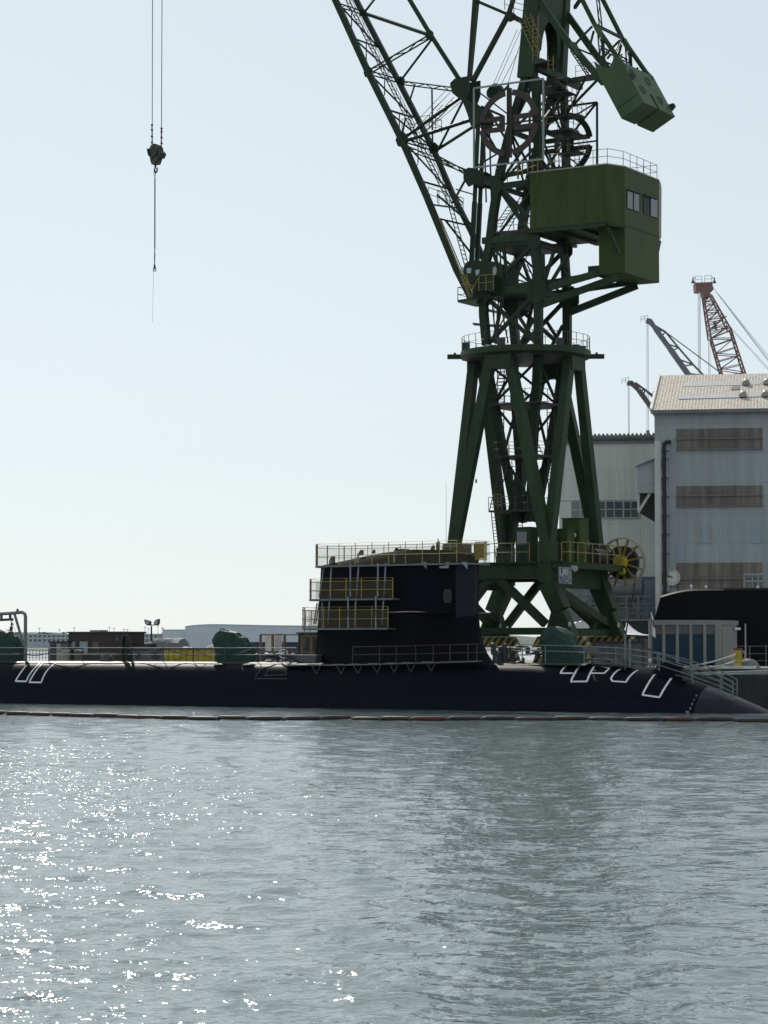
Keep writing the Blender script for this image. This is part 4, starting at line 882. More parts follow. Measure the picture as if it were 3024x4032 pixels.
member('mast_cross_beam', PN(z2(420, 520), N1), PN(z2(420, 520), N1) + N * 7.6, .5, .5, 'green2', side=T)
pf_ = PN(z2(420, 520), N1) + N * 5.0
one('mast_platform', 'dark', lambda b: b.prism([pf_ + T * .3, pf_ + T * 3.4 + Z * .1, pf_ + T * 3.4 + N * 1.2, pf_ + N * 1.2], Z * .15))
one('platform_rail', 'rail_d', lambda b: railing(b, [pf_ + T * .3 + N * 1.2, pf_ + T * 2.6 + N * 1.2 + Z * .1], 1.4, .022, (1, .66, .33), 1.2))
member('platform_stay', pf_ + T * 3.2, inter(K3, 47.4) + FAR, .15, .18); member('platform_stay', pf_ + T * 1.8, inter(K3, 47.0) + FAR, .12, .15)
for (p, q) in ((z2(408, 120), z2(405, 460)), (z2(300, 150), z2(410, 400)), (z2(345, 110), z2(440, 330)), (z2(524, 430), z2(524, 540))):
    one('mast_ladder', 'rail_y', lambda b: ladder(b, PN(p, N1 - .5), PN(q, N1 - .5), T, .45, .035, .35))

# ---- counterweight lever
dl = []
lowN = [PN(zQ(60, -170), N1), PN(zQ(480, 425), N1), PN(zQ(835, 835), N1)]
upN = [PN(zQ(420, -400), N1), PN(zQ(740, 240), N1), PN(zQ(1045, 680), N1)]
lev = lowN[0]
for o_ in (V((0, 0, 0)), FAR):
    one('lever_chord', 'green', lambda b: [b.beam(p + o_, q + o_, .34, .5) for p, q in zip(lowN, lowN[1:])])
    one('lever_chord', 'green', lambda b: [b.tube(p + o_, q + o_, .19, k=10) for p, q in zip(upN, upN[1:])])
    one('lever_gusset', 'weight', lambda b: b.prism([PN(zQ(x, y), N1 - .22) + o_ for x, y in ((715, 240), (760, 235), (820, 340), (835, 400), (790, 370), (760, 330))], N * .44))
    one('lever_gusset', 'weight', lambda b: b.prism([PN(zQ(x, y), N1 - .2) + o_ for x, y in ((480, 430), (540, 420), (560, 470), (610, 560), (560, 545))], N * .4))
    for pq in ((zQ(720, 265), zQ(640, 345)), (zQ(640, 345), zQ(545, 450)), (zQ(735, 310), zQ(690, 485)), (zQ(560, 485), zQ(745, 560)), (zQ(830, 400), zQ(850, 770)), (zQ(905, 545), zQ(870, 590))):
        one('lever_brace', 'green2', lambda b: b.beam(PN(pq[0], N1) + o_, PN(pq[1], N1) + o_, .14, .14))
    if o_.length < 1: one('laced_strut', 'green2', lambda b: laced(b, PN(zQ(770, -60), N1), PN(zQ(805, 270), N1), .22, .08, T))
    one('laced_strut', 'green2', lambda b: laced(b, PN(zQ(790, 330), N1) + o_, PN(zQ(830, 800), N1) + o_, .26, .09, T))
c1, c2 = PN(zQ(745, 245), N1), PN(zQ(950, 530), N1)
member('lever_cross_brace', c1, c1 + FAR, .2, .2); member('lever_cross_brace', PN(zQ(610, -20), N1), PN(zQ(545, 75), NM), .24, .26)
one('laced_strut', 'green2', lambda b: laced(b, c2, c1 + FAR, .25, .08, Z)); one('laced_strut', 'green2', lambda b: laced(b, c2 - Z * .6, c1 + FAR - Z * 1.4, .25, .08, Z))
one('laced_strut', 'green2', lambda b: laced(b, PN(zQ(800, 480), N1), PN(zQ(800, 480), N1) + FAR, .25, .08, Z))
one('lever_stair', 'rail_d', lambda b: ladder(b, PN(zQ(520, 520), N1 + .6), PN(zQ(700, 790), N1 + .6), N, .7, .05, .3))
# counterweight box
A = PN(zQ(1070, 715), N1 - .25); B = PN(zQ(1240, 1030), N1 - .25); Cc = PN(zQ(1030, 1225), N1 - .25)
dl = (B - A); A = B - dl.normalized() * 3.9; pv = (Cc - B); pv = pv - dl.normalized() * pv.dot(dl.normalized()); dn = dl.normalized(); pn = pv.normalized(); dep = pv.length
Wd = 5.8
def wt(n0, n1, a_, b_): 
    return [B + N * n0 + dn * a_, B + N * n1 + dn * a_, B + N * n1 + dn * b_, B + N * n0 + dn * b_]
cw = MB()
cw.hexa(wt(0, Wd, -3.9, -1.45), [p + pn * dep for p in wt(0, Wd, -3.9, -1.45)])
cw.hexa(wt(0, 2.45, -1.453, 0), [p + pn * dep for p in wt(0, 2.45, -1.453, 0)])
cw.hexa(wt(2.95, Wd, -1.453, 0), [p + pn * dep for p in wt(2.95, Wd, -1.453, 0)])
# shoulders that taper to the chords
for n_, in ((0,), (Wd - .5,)):
    cw.prism([B + N * n_ + dn * -3.9, B + N * n_ + dn * -4.9 + pn * .25, B + N * n_ + dn * -4.4 + pn * .6, B + N * n_ + dn * -4.1 + pn * (dep * .5), B + N * n_ + dn * -4.5 + pn * (dep - .6), B + N * n_ + dn * -5.3 + pn * (dep - .2), B + N * n_ + dn * -3.9 + pn * dep], N * .5)
cwo = cw.build('counterweight', 'weight', crane)
for nn_, aa in ((1.0, -3.0), (3.7, -2.9), (1.35, -1.55), (4.2, -1.2)):
    c = B + N * nn_ + dn * aa - pn * .03; one('cover_ring', 'weight', lambda b: b.ring(c, pn, .42, .07, .06, 24), cwo)
for nn_, aa in ((.1, -2.5), (Wd, -.9)):
    c = B + N * nn_ + dn * aa; one('lifting_lug', 'dark', lambda b: b.prism([c - dn * .3, c + dn * .3, c + dn * .15 - pn * .4, c - dn * .15 - pn * .4], N * .2), cwo)
one('weld_seam', 'green2', lambda b: b.beam(B - N * .02 + pn * .1 - dn * .9, B - N * .02 + pn * dep - dn * .9, .02, .05), cwo)

# ---- link frame between jib and mast
n1c, n2c, n3c = PN(z1(1205, 720), NM), PN(z1(1310, 1450), NM), PN(z1(1335, 935), NM)
for o_ in (-1.0, .85):
    one('link_plate', 'green2', lambda b: b.prism([PN(z1(x, y), NM) + N * o_ for x, y in ((1130, 700), (1170, 660), (1285, 640), (1285, 760), (1260, 830), (1310, 870), (1370, 890), (1405, 950), (1380, 1030), (1300, 1045), (1275, 960), (1235, 850), (1150, 780))], N * .14))
    one('link_plate', 'green2', lambda b: b.prism([PN(z1(x, y), NM) + N * o_ for x, y in ((1240, 1410), (1280, 1385), (1340, 1390), (1400, 1430), (1400, 1540), (1320, 1520), (1280, 1540), (1240, 1480))], N * .14))
one('node_box', 'dark', lambda b: b.prism([PN(z1(x, y), NM) - N * .8 for x, y in ((1290, 1420), (1400, 1450), (1400, 1510), (1290, 1490))], N * 1.6))
for x, y, r_ in ((1335, 940, .62), (1460, 745, .6), (1440, 760, .55)):
    one('sheave', 'green2', lambda b: b.tube(PN(z1(x, y), NM) - N * .25, PN(z1(x, y), NM) + N * .25, r_, k=24))
vtx = PN(z1(1560, 120), NM)
member('link_arm', PN(z1(1300, -60), NM), PN(z1(1240, 660), NM), .5, .42, w2=.4, h2=.26)
member('link_arm', vtx, PN(z1(1265, 670), NM), .4, .3, w2=.4, h2=.3)
member('link_arm', PN(z1(1315, 15), NM), vtx, .25, .24); member('link_arm', PN(z1(1610, -40), NM), vtx, .3, .3); member('link_arm', vtx, PN(z2(350, 185), NM), .4, .42)
one('link_plate', 'green2', lambda b: b.prism([PN(z1(x, y), NM - .25) for x, y in ((1525, 110), (1560, 80), (1600, 110), (1590, 150), (1550, 170))], N * .5))
one('platform_rail', 'rail_d', lambda b: railing(b, [PN(z2(170, 75), NM - .8), PN(z2(240, 110), NM - .8), PN(z2(330, 135), NM - .8)], 1.0, .025, (1, .5), .8))
for o_ in (-.45, .45):
    member('link_column', n3c + N * o_ - Z * .6, PN(z1(1305, 1659), NM) + N * o_, .26, .26); member('link_column', PN(z1(1305, 1655), NM) + N * o_, PN(z3(402, 690), NM) + N * o_, .3, .32)
    member('link_rod', n3c + N * o_ + T * .5, PN(z1(1400, 1659), NM) + N * o_, .1, .1)
for (p, q, a, b_) in ((z1(1400, 1455), z2(130, 1365), NM - 1, N1), (z1(1560, 700), z1(1340, 930), NM, NM), (z1(1380, 870), z1(1640, 1310), NM, N1), (z1(1330, 1000), z1(1500, 1290), NM, N2), (z1(1340, 870), z1(1520, 950), NM - 1, N2)):
    member('link_tie', PN(p, a), PN(q, b_), .15, .16)
for o_ in (0, .12): 
    one('luffing_rope', 'cable', lambda b: b.tube(PN(z2(268 + 30 * o_ * 8, 225), NM), PN(z2(80 + o_ * 200, 655), NM + o_), .022, k=5))
for (p, q) in ((z1(1125, 655), z1(815, 985)), (z1(1135, 700), z1(850, 1000)), (z1(1150, 800), z1(860, 1090)), (z1(1170, 830), z1(900, 1060)), (z1(1640, 420), z1(1500, 690)), (z1(1648, 380), z1(1550, 700))):
    one('luffing_rope', 'cable', lambda b: b.tube(PN(p, NM - .6), PN(q, NM - .6), .025, k=5))
for (p, q) in ((z1(1130, 800), z1(850, 1090)), (z1(1010, 850), z1(960, 900)),): one('gangway', 'rail_d', lambda b: ladder(b, PN(p, NM - .4), PN(q, NM - .4), N, .6, .03, .4))

# ---- jib
jib = thing('jib', None, None, n2c); jib.parent = crane; jib.location = n2c - crane.location; BASE[jib.name] = n2c
TIP = PN((618, -1480), NM)
lowA = [TIP - N * .5, PN(z1(128, -40), N1), PN(z1(415, 590), N1), PN(z1(688, 1140), N1), PN(z1(890, 1600), N1), PN(z3(300, 700), N1), PN(z3(392, 880), N1)]
lowB = [TIP + N * .5] + [PN(p, N2) for p in (z1(300, -30), z1(660, 660), z1(945, 1215), z1(1110, 1600), z3(385, 470), z3(462, 640))]
upC = [TIP + Z * .8, PN(z1(742, -20), NM), PN(z1(915, 270), NM), PN(z1(1190, 700), NM)]
one('jib_chord', 'green2', lambda b: [b.beam(p, q, .42, .46) for p, q in zip(lowA, lowA[1:])], jib)
one('jib_chord', 'green2', lambda b: [b.beam(p, q, .38, .40) for p, q in zip(lowB, lowB[1:])], jib)
one('jib_chord', 'green2', lambda b: [b.tube(p, q, .2, k=10) for p, q in zip(upC, upC[1:])], jib)
Az = [PN(z1(x, y), N1) for x, y in ((185, 45), (300, 315), (415, 590), (555, 890), (690, 1140), (835, 1475))]
Bz = [PN(z1(x, y), N2) for x, y in ((370, 105), (495, 385), (680, 665), (780, 960), (950, 1215), (1060, 1540))]
for i, (a, b_) in enumerate(zip(Az, Bz)):
    if i in (0, 2, 4): one('jib_cross_member', 'green2', lambda b: laced(b, a, b_, .3, .1, Z, 1.2), jib)
    else: one('jib_cross_member', 'green2', lambda b: b.beam(a, b_, .12, .14), jib)
    if i < 5:
        one('jib_diagonal', 'green2', lambda b: b.beam(a, Bz[i + 1], .1, .12), jib)
        m_ = (a + b_) / 2; one('jib_hanger', 'green2', lambda b: (b.beam(m_, m_ - Z * 1.5, .07, .07), b.beam(m_ - Z * 1.5, Az[i + 1] * .75 + a * .25, .06, .06)), jib)
for i, (x0, y0, x1, y1) in enumerate(((910, 285, 395, 112), (915, 300, 445, 575), (930, 325, 690, 645), (390, 92, 480, -25))):
    n_ = (N2, N1, N2, N2)[i]; e = PN(z1(x1, y1), n_ if i < 3 else NM); s_ = PN(z1(x0, y0), NM if i < 3 else N2)
    if i == 1: one('jib_web', 'green2', lambda b: laced(b, s_, e, .3, .1, Z, 1.0), jib)
    else: one('jib_web', 'green2', lambda b: b.tube(s_, e, .16 if i == 0 else .1, k=8), jib)
J2 = [(z1(680, 675), N2, z1(1150, 735), NM, 'l'), (z1(700, 1130), N1, z1(1180, 790), NM, .14), (z1(985, 1222), N2, z1(1185, 830), NM, .1), (z1(720, 1150), N1, z1(1300, 965), NM, .15), (z1(990, 1215), N2, z1(1310, 1010), NM, .13), (z1(700, 1195), N1, z1(1250, 1415), NM, 'l'), (z1(970, 1280), N2, z1(1250, 1430), NM, 'l'), (z1(795, 690), NM, z1(745, 850), N2, .08), (z1(935, 730), NM, z1(940, 1190), N2, 'l'), (z1(720, 960), N1, z1(690, 1110), N1, .08)]
for p, a, q, b_, kd in J2:
    if kd == 'l': one('jib_web', 'green2', lambda b: laced(b, PN(p, a), PN(q, b_), .28, .1, Z, 1.0), jib)
    else: one('jib_web', 'green2', lambda b: b.tube(PN(p, a), PN(q, b_), kd, k=8), jib)
for c, r_ in ((Az[2], .4), (Az[4], .55), (Bz[2], .36), (Bz[4], .45), (PN(z1(915, 285), NM), .36), (Bz[0], .3)):
    one('jib_gusset', 'green2', lambda b: b.prism([c - N * .12 + T * (r_ * math.cos(g)) + Z * (r_ * 1.2 * math.sin(g)) for g in [2 * math.pi * (i + .5) / 7 for i in range(7)]], N * .24), jib)
# gangway inside the jib
g0, g1 = PN(z1(225, -40), NM - 1), PN(z1(1075, 1640), NM - .6)
one('jib_gangway', 'rail_d', lambda b: ladder(b, g0, g1, N, .7, .045, .42), jib)
one('jib_gangway_rail', 'rail_d', lambda b: (b.tube(g0 + Z * 1.0 - N * .35, g1 + Z * 1.0 - N * .35, .025, k=5), b.tube(g0 + Z * .5 - N * .35, g1 + Z * .5 - N * .35, .02, k=5), [b.tube(g0 + (g1 - g0) * f - N * .35, g0 + (g1 - g0) * f - N * .35 + Z * 1.0, .02, k=5) for f in np.linspace(0, 1, 26)]), jib)
one('jib_gangway', 'rail_d', lambda b: ladder(b, g1, PN(z3(365, 700), NM - 1.6), N, .7, .045, .42), jib)
for (x0, y0, x1, y1) in ((1090, 1560, 1190, 1659), (1130, 1545, 1280, 1590)): one('jib_web', 'green2', lambda b: b.beam(PN(z1(x0, y0), NM), PN(z1(x1, y1), NM), .1, .1), jib)
pj = PN(z3(130, 285), N1 + .7)
one('jib_platform_rail', 'rail_d', lambda b: railing(b, [pj, pj + T * 2.0 - Z * .9, pj + T * 2.4 + N * 1.5 - Z * .9, pj + N * 1.5], 1.1, .025, (1, .5), .9), jib)
pj = PN(z1(690, 1080), N1 + 1)
one('jib_platform_rail', 'rail_d', lambda b: railing(b, [pj, pj + T * 2.6, pj + T * 2.6 + N * 2, pj + N * 2], 1.1, .025, (1, .5), .9), jib)
for pq in ((z3(180, 250), z3(390, 430)), (z3(275, 300), z3(385, 100)), (z3(200, 395), z3(350, 430)), (z3(230, 400), z3(385, 600)), (z3(300, 330), z3(150, 310))):
    one('jib_web', 'green2', lambda b: b.beam(PN(pq[0], N1 + .5), PN(pq[1], NM), .13, .14), jib)
one('jib_pipe', 'rail_y', lambda b: (b.tube(PN(z3(190, 380), N1 - .25), PN(z3(380, 860), N1 - .25), .05, k=6), b.tube(PN(z3(205, 400), N1 - .25), PN(z3(395, 850), N1 - .25), .05, k=6)), jib)
one('jib_head', 'green2', lambda b: (b.tube(TIP - N * .6, TIP + N * .6, .9, k=20), b.prism([TIP + T * 2 - Z * 1, TIP - T * 1.2 - Z * .4, TIP - T * 1.2 + Z * .6, TIP + T * 2 + Z * 1.2], N * .4)), jib)

# ---- circular emblems in their frames, one on each side
sh = N * 9.5
for i_, o_ in enumerate((V((0, 0, 0)), sh)):
    nE = CN - 4.75
    sg = thing('emblem_sign', None, None, PN(zE(425, 645), nE) + o_); sg.parent = crane; sg.location = PN(zE(425, 645), nE) + o_ - crane.location; BASE[sg.name] = PN(zE(425, 645), nE) + o_
    cor = [PN(p, nE) + o_ for p in (zE(45, 270), zE(800, 165), zE(800, 1040), zE(45, 1135))]
    fm = 'alu' if i_ == 0 else 'green2'
    for p, q in zip(cor, cor[1:] + cor[:1]): one('sign_frame', fm, lambda b: b.beam(p, q, .12, .13 if i_ == 0 else .16), sg)
    one('sign_frame', 'green2', lambda b: (b.beam((cor[0] + cor[3]) / 2, (cor[1] + cor[2]) / 2, .12, .12), b.beam((cor[0] * .5 + cor[1] * .5), (cor[3] * .5 + cor[2] * .5), .12, .12)), sg)
    for k_ in (0, 1, 2, 3): one('sign_stay', 'green2', lambda b: b.beam(cor[k_], cor[k_] * .7 + cor[(k_ + 2) % 4] * .3 + (N if i_ == 0 else -N) * 2.4, .1, .1), sg)
    if i_: one('sign_stay', 'green2', lambda b: b.beam(cor[1], (cor[0] + cor[2]) / 2, .14, .14), sg)
    ce = PN(zE(425, 645), nE) + o_; RO, RW = 2.62, .46
    aE = (-1 if i_ == 0 else 1)
    for sd in (-1, 1):
        def half(b, sd=sd):
            xd = T * sd
            def arc(g0, g1, k=16):
                out = [ce + xd * RO * math.cos(g0 + (g1 - g0) * i / k) + Z * RO * math.sin(g0 + (g1 - g0) * i / k) for i in range(k + 1)]
                inn = [ce + xd * (RO - RW) * math.cos(g0 + (g1 - g0) * i / k) + Z * (RO - RW) * math.sin(g0 + (g1 - g0) * i / k) for i in range(k + 1)]
                b.loft([[p - N * .08, q - N * .08, q + N * .08, p + N * .08] for p, q in zip(out, inn)], True)
            arc(R(82), R(8.5)); arc(R(-8.5), R(-82))
            def bar(x0, x1, za_, zb_): b.prism([ce + xd * x0 + Z * za_, ce + xd * x1 + Z * za_, ce + xd * x1 + Z * zb_, ce + xd * x0 + Z * zb_], N * .15)
            bar(.42, 2.35, .24, .62); bar(.42, 2.35, -.62, -.24); bar(.42, .86, -.25, .25)
        one('emblem_half', 'emblem' if i_ == 0 else 'green2', half, sg)
    one('emblem_bar', 'emblem' if i_ == 0 else 'green2', lambda b: b.prism([ce + T * -.2 + Z * 2.75, ce + T * .2 + Z * 2.75, ce + T * .2 - Z * 2.75, ce + T * -.2 - Z * 2.75], N * .15), sg)
# odd ladders, lamps and rails within the mast
rr_ = random.Random(11)
for i in range(16):
    z_ = 41.5 + rr_.random() * 7; a = inter(K3, z_); p = a + T * rr_.uniform(-.4, 1.2) + N * rr_.uniform(0, 4.6); q = p + T * rr_.uniform(-.9, .9) - Z * rr_.uniform(1.5, 4) + N * rr_.uniform(-.6, .6)
    one('service_pipe', 'rail_d' if i % 3 else 'rail_y', lambda b: b.tube(p, q, .04, k=5))
for i in range(5):
    z_ = 42.2 + i * 1.5; a = inter(K3, z_)
    one('service_platform', 'dark', lambda b: b.box((a - O).dot(T) + .2, (a - O).dot(T) + 2.2, N1 + 1.2 + i % 2 * 1.6, N1 + 2.8 + i % 2 * 1.6, z_, z_ + .08))
    one('platform_rail', 'rail_y' if i % 2 else 'rail_d', lambda b: railing(b, [W((a - O).dot(T) + .2, N1 + 1.2 + i % 2 * 1.6, z_ + .08), W((a - O).dot(T) + 2.2, N1 + 1.2 + i % 2 * 1.6, z_ + .08), W((a - O).dot(T) + 2.2, N1 + 2.8 + i % 2 * 1.6, z_ + .08)], 1.05, .022, (1, .5), 1.0))
    one('stair', 'rail_d', lambda b: ladder(b, W((a - O).dot(T) + (.4 if i % 2 else 2.0), N1 + 2, z_), W((a - O).dot(T) + (2.0 if i % 2 else .4), N1 + 2.6, z_ + 1.55), N, .6, .035, .28))
one('pulley_block', 'dark', lambda b: (b.prism([PN(zE(x, y), N1 + 2) for x, y in ((1020, 700), (1110, 700), (1130, 735), (1215, 765), (1205, 785), (1120, 790), (1030, 790))], N * 1.2)))
one('lamp', 'dark', lambda b: (b.tube(PN(z2(570, 722), N1 + 2), PN(z2(600, 715), N1 + 2), .03), b.tube(PN(z2(599, 712), N1 + 2), PN(z2(600, 745), N1 + 2), .12)))

# ================================================================== hook block hanging from the jib
HN_ = NM
hb = thing('hook_block', 'striped hook block hanging alone in the sky on two ropes with a long sling below', 'hook block', PN((616, 600), HN_))
def hp(x, y): return PN((540 + x / 2.6, 450 + y / 2.6025), HN_)
for x, xt in ((152, 596), (250, 637)):
    one('hoist_rope', 'cable', lambda b: b.tube(hp(x + (2 if x < 200 else -2), 330), V((PN((xt, 0), HN_).x, PN((xt, 0), HN_).y, TIP.z)) , .036, k=6), hb)
    for yy in ((110, 160, 228, 290, 350) if x < 200 else (145, 180, 238, 298, 365)): one('rope_clamp', 'dark', lambda b: b.beam(hp(x, yy - 8), hp(x, yy + 8), .16, .14), hb)
    one('rope_guard', 'dark', lambda b: b.tube(hp(x, 110 if x < 200 else 145), hp(x + (3 if x < 200 else -4), 380), .06, k=6), hb)
one('block_body', 'dullstripes', lambda b: b.prism([hp(x, y) - N * .3 for x, y in ((148, 345), (165, 318), (200, 305), (230, 318), (246, 345), (252, 390), (240, 450), (218, 512), (168, 520), (155, 480), (145, 430))], N * .6), hb)
for xs in (((128, 362), (150, 358), (152, 440), (138, 420)), ((246, 372), (270, 400), (248, 450), (240, 430))): one('side_plate', 'dark', lambda b: b.prism([hp(x, y) - N * .45 for x, y in xs], N * .9), hb)
one('block_sheave', 'dark', lambda b: b.tube(hp(200, 400) - N * .45, hp(200, 400) + N * .45, .34, k=20), hb)
one('hook', 'dark', lambda b: (b.tube(hp(187, 515), hp(187, 545), .09), b.poly([hp(*p) for p in ((187, 540), (180, 560), (178, 580), (186, 596), (198, 594), (205, 575), (203, 556), (210, 548))], .07, 8)), hb)
one('sling', 'dark', lambda b: (b.poly([hp(176, 575), hp(172, 610), hp(181, 655), hp(190, 610), hp(188, 580)], .035), b.tube(hp(182, 655), hp(181, 1380), .055), b.poly([hp(181, 1375), hp(176, 1450), hp(177, 1540)], .03), b.poly([hp(181, 1375), hp(184, 1450), hp(179, 1540)], .025), b.tube(hp(178, 1540), hp(180, 1585), .07, .12)), hb)
one('shackle', 'galv', lambda b: (b.tube(hp(168, 1580), hp(166, 1605), .05), b.tube(hp(190, 1580), hp(192, 1605), .05), b.tube(hp(166, 1605), hp(193, 1605), .05)), hb)
one('tag_line', 'cable_far', lambda b: b.poly([hp(168, 1605), hp(164, 1800), hp(160, 2000), hp(155, 2130)], .014), hb)
HAZE = .00002
# ================================================================== on the submarine's deck
DZ = 3.2
def zd(x, y): return (450 + x / 3.318, 2400 + y / 3.318)
def zc(x, y): return (850 + x / 3.318, 2420 + y / 3.318)
# railing along the after deck
ar = thing('deck_railing', 'grey two-bar railing along the deck left of the sail with a drooping cable', 'railing', W(-25, -1.6, DZ))
def at_u(u, n): return (PN(U(u, 1400), n) - O).dot(T)
ta_, tb_ = at_u(-45, -1.6), at_u(640, -1.6)
for z_ in (4.42, 3.90): b = MB(); b.tube(W(ta_, -1.6, z_), W(tb_, -1.6, z_), .03, k=6); b.build('rail_bar', 'galv', ar)
for u in (-20, 105, 178, 152 + 121, 353, 418, 486, 556, 617):
    t = at_u(u, -1.6); b = MB(); b.tube(W(t, -1.6, 3.0), W(t, -1.6, 4.46), .035, k=6); b.tube(W(t, -1.6, 3.05), W(t, -1.95, 2.75), .03, k=5); b.build('rail_post', 'rail_d', ar)
cb_ = MB(); pts = []
for i in range(60):
    u = -10 + i * 640 / 59; t = at_u(u, -1.62); pts.append(W(t, -1.64, 4.30 - .42 * abs(math.sin(u / 62.0 + .6)) + .1 * math.sin(u / 17)))
cb_.poly(pts, .035, 6); cb_.build('drooping_cable', 'black', ar)
cb_ = MB(); pts = []
for i in range(30):
    u = 330 + i * 150 / 29; t = at_u(u, -1.6); pts.append(W(t, -1.7, 4.25 - .75 * abs(math.sin(u / 34.0))))
cb_.poly(pts, .02, 5); cb_.build('drooping_cable', 'black', ar)
# tarpaulin covers
def cover(label, outline, nmid, half, top_, zfix):
    th = MB(); pl = outline; k = 9; rings = []
    for i in range(k + 1):
        f = -1 + 2 * i / k; sc = max(.05, 1 - abs(f) ** 5) ** .5
        c0 = PN(pl[0], nmid); ring = []
        zb_ = min(PN(p, nmid).z for p in pl)
        cx = sum((PN(p, nmid) for p in pl), V((0, 0, 0))) / len(pl)
        for ip, p in enumerate(pl):
            q = PN(p, nmid); q = V((cx.x + (q.x - cx.x) * (.75 + .25 * sc), cx.y + (q.y - cx.y) * (.75 + .25 * sc), zb_ + (q.z - zb_) * (.7 + .3 * sc)))
            q = q + N * (f * half * .7 + .1 * math.sin(ip * 1.9 + i)) + T * .08 * math.sin(i * 2.3 + ip * 1.1) + T * random.uniform(-.08, .08) + Z * random.uniform(-.09, .09); ring.append(q)
        rings.append(ring)
    th.loft(rings, True); c = W((PN(pl[0], nmid) - O).dot(T), nmid, DZ); o = th.build('tarpaulin_cover', 'tarp', None, smooth=18, loc=c); tag(o, label, 'cover', 'green tarpaulin covers on the deck')
    tl = MB(); p0 = PN(pl[-1], nmid - half * .8); p1 = PN(pl[len(pl) // 2 + 1], nmid - half * .8); zz = zfix
    a = V(p0); a.z = zz; b_ = PN((pl[0][0], pl[0][1]), nmid - half * .75); 
    return o
cover('green tarpaulin cover on deck beside the davit at the stern end', [U(-60, 1428), U(-50, 1380), U(-30, 1364), U(0, 1360), U(12, 1361), U(24, 1366), U(34, 1376), U(42, 1390), U(46, 1405), U(48, 1429), U(0, 1430)], 0, 1.1, 0, 4.3)
cover('green tarpaulin cover on deck in front of the long white warehouse', [U(471, 1430), U(470, 1405), U(470.5, 1380), U(474, 1367), U(483, 1359), U(494, 1363), U(510, 1366), U(518, 1374), U(528, 1378), U(537, 1393), U(545, 1412), U(553, 1430), U(510, 1431)], 0, 1.05, 0, 4.3)
cover('green tarpaulin cover on deck at the foot of the crane', [U(1177, 1430), U(1177, 1405), U(1178, 1375), U(1183, 1358), U(1196, 1354), U(1209, 1356), U(1222, 1361), U(1234, 1370), U(1240, 1385), U(1250, 1398), U(1258, 1415), U(1264, 1433), U(1220, 1434)], .2, 1.2, 0, 4.3)
# davit with chain hoist
dv = thing('davit', 'dark bent pipe gantry with a hanging chain hoist over the left tarpaulin', 'davit', W(-38, 0, DZ))
b = MB(); b.poly([PN(U(55, 1436), -1.2), PN(U(55, 1395), -1.2), PN(U(55, 1332), -1.2), PN(U(53.5, 1326), -1.2), PN(U(48, 1322.5), -1.2), PN(U(20, 1325), -1.2), PN(U(-60, 1329), -1.2)], .14, 10); b.build('pipe_frame', 'fargrey', dv)
b = MB(); b.tube(PN(U(31, 1325), -1.2), PN(U(52, 1396), -1.2), .11, k=8); b.build('brace', 'fargrey', dv)
b = MB(); b.beam(PN(U(-60, 1342), -1.2), PN(U(28, 1338), -1.2), .16, .2); b.beam(PN(U(22, 1326), -1.2), PN(U(22, 1340), -1.2), .1, .2); b.beam(PN(U(3, 1327), -1.2), PN(U(3, 1341), -1.2), .1, .2); b.build('trolley_beam', 'rail_d', dv)
b = MB(); b.tube(PN(U(25, 1338), -1.2), PN(U(25, 1355), -1.2), .035); b.tube(PN(U(24.5, 1353), -1.2), PN(U(24.2, 1362), -1.2), .13, k=10); b.tube(PN(U(25.5, 1346), -1.2), PN(U(25.5, 1351), -1.2), .1, k=8); b.build('chain_hoist', 'dark', dv)
b = MB(); b.poly([PN(U(27, 1338), -1.2), PN(U(29, 1352), -1.2), PN(U(34, 1365), -1.2), PN(U(44, 1380), -1.2)], .015, 5); b.build('hand_chain', 'cable', dv)
b = MB(); b.tube(PN(U(38, 1322), -1.2), PN(U(38, 1315), -1.2), .13, .08, k=8); b.build('lamp', 'dark', dv)
# hose arch
ha = thing('hose_rack', 'black hoses looped over a short post on the deck beside the brown hut', 'hose rack', W(-31, -.6, DZ))
for du, r_ in ((0, .13), (3, .1), (-3, .09)):
    b = MB(); b.poly([PN(U(x + du * .4, y), -.9 + du * .05) for x, y in ((265 - du, 1433), (264, 1410), (265, 1385), (268, 1374), (272, 1372), (276, 1377), (280, 1392), (283, 1412), (281 + du, 1433))], r_, 8); b.build('hose', 'black', ha)
b = MB(); b.tube(PN(U(270, 1434), -.8), PN(U(270, 1368), -.8), .06); b.beam(PN(U(266, 1368), -.8), PN(U(275, 1367), -.8), .16, .14); b.build('post', 'dark', ha)
rr_ = random.Random(5)
for i in range(5):
    b = MB(); x = 262 + i * 5; b.poly([PN(U(x + 6 * math.cos(g) * (1 + .2 * i), 1436 + 5 * math.sin(g)), -1.2 - .1 * i) for g in [k * .5 for k in range(14)]], .035, 6); b.build('loose_hose', 'black', ha)
# rope coils
def coil(label, u, v, n, rad):
    b = MB(); c = PN(U(u, v), n)
    for k in range(5):
        b.poly([c + T * ((rad - .05 * k) * math.cos(g) + random.uniform(-.04, .04)) + N * ((rad - .05 * k) * .8 * math.sin(g)) + Z * (.06 + .09 * k + .05 * math.sin(3 * g + k)) for g in [i * .4 for i in range(17)]], .055, 6)
    b.ball(c + Z * .1, rad * .8, rad * .7, .35, 12, 0, .1)
    o = b.build('rope_coil', 'rope', None, loc=c); return tag(o, label, 'rope', 'heaps of rope on the deck')
coil('grey heap of rope on the sunlit deck near the brown hut', 231, 1428.5, -.6, .62)
coil('flat grey rope heap under the bow railing beside the right tarpaulin', 1298, 1437, -.6, .75)
coil('longer grey rope heap lying under the bow railing, nearer the bow', 1343, 1438.5, -.5, .95)
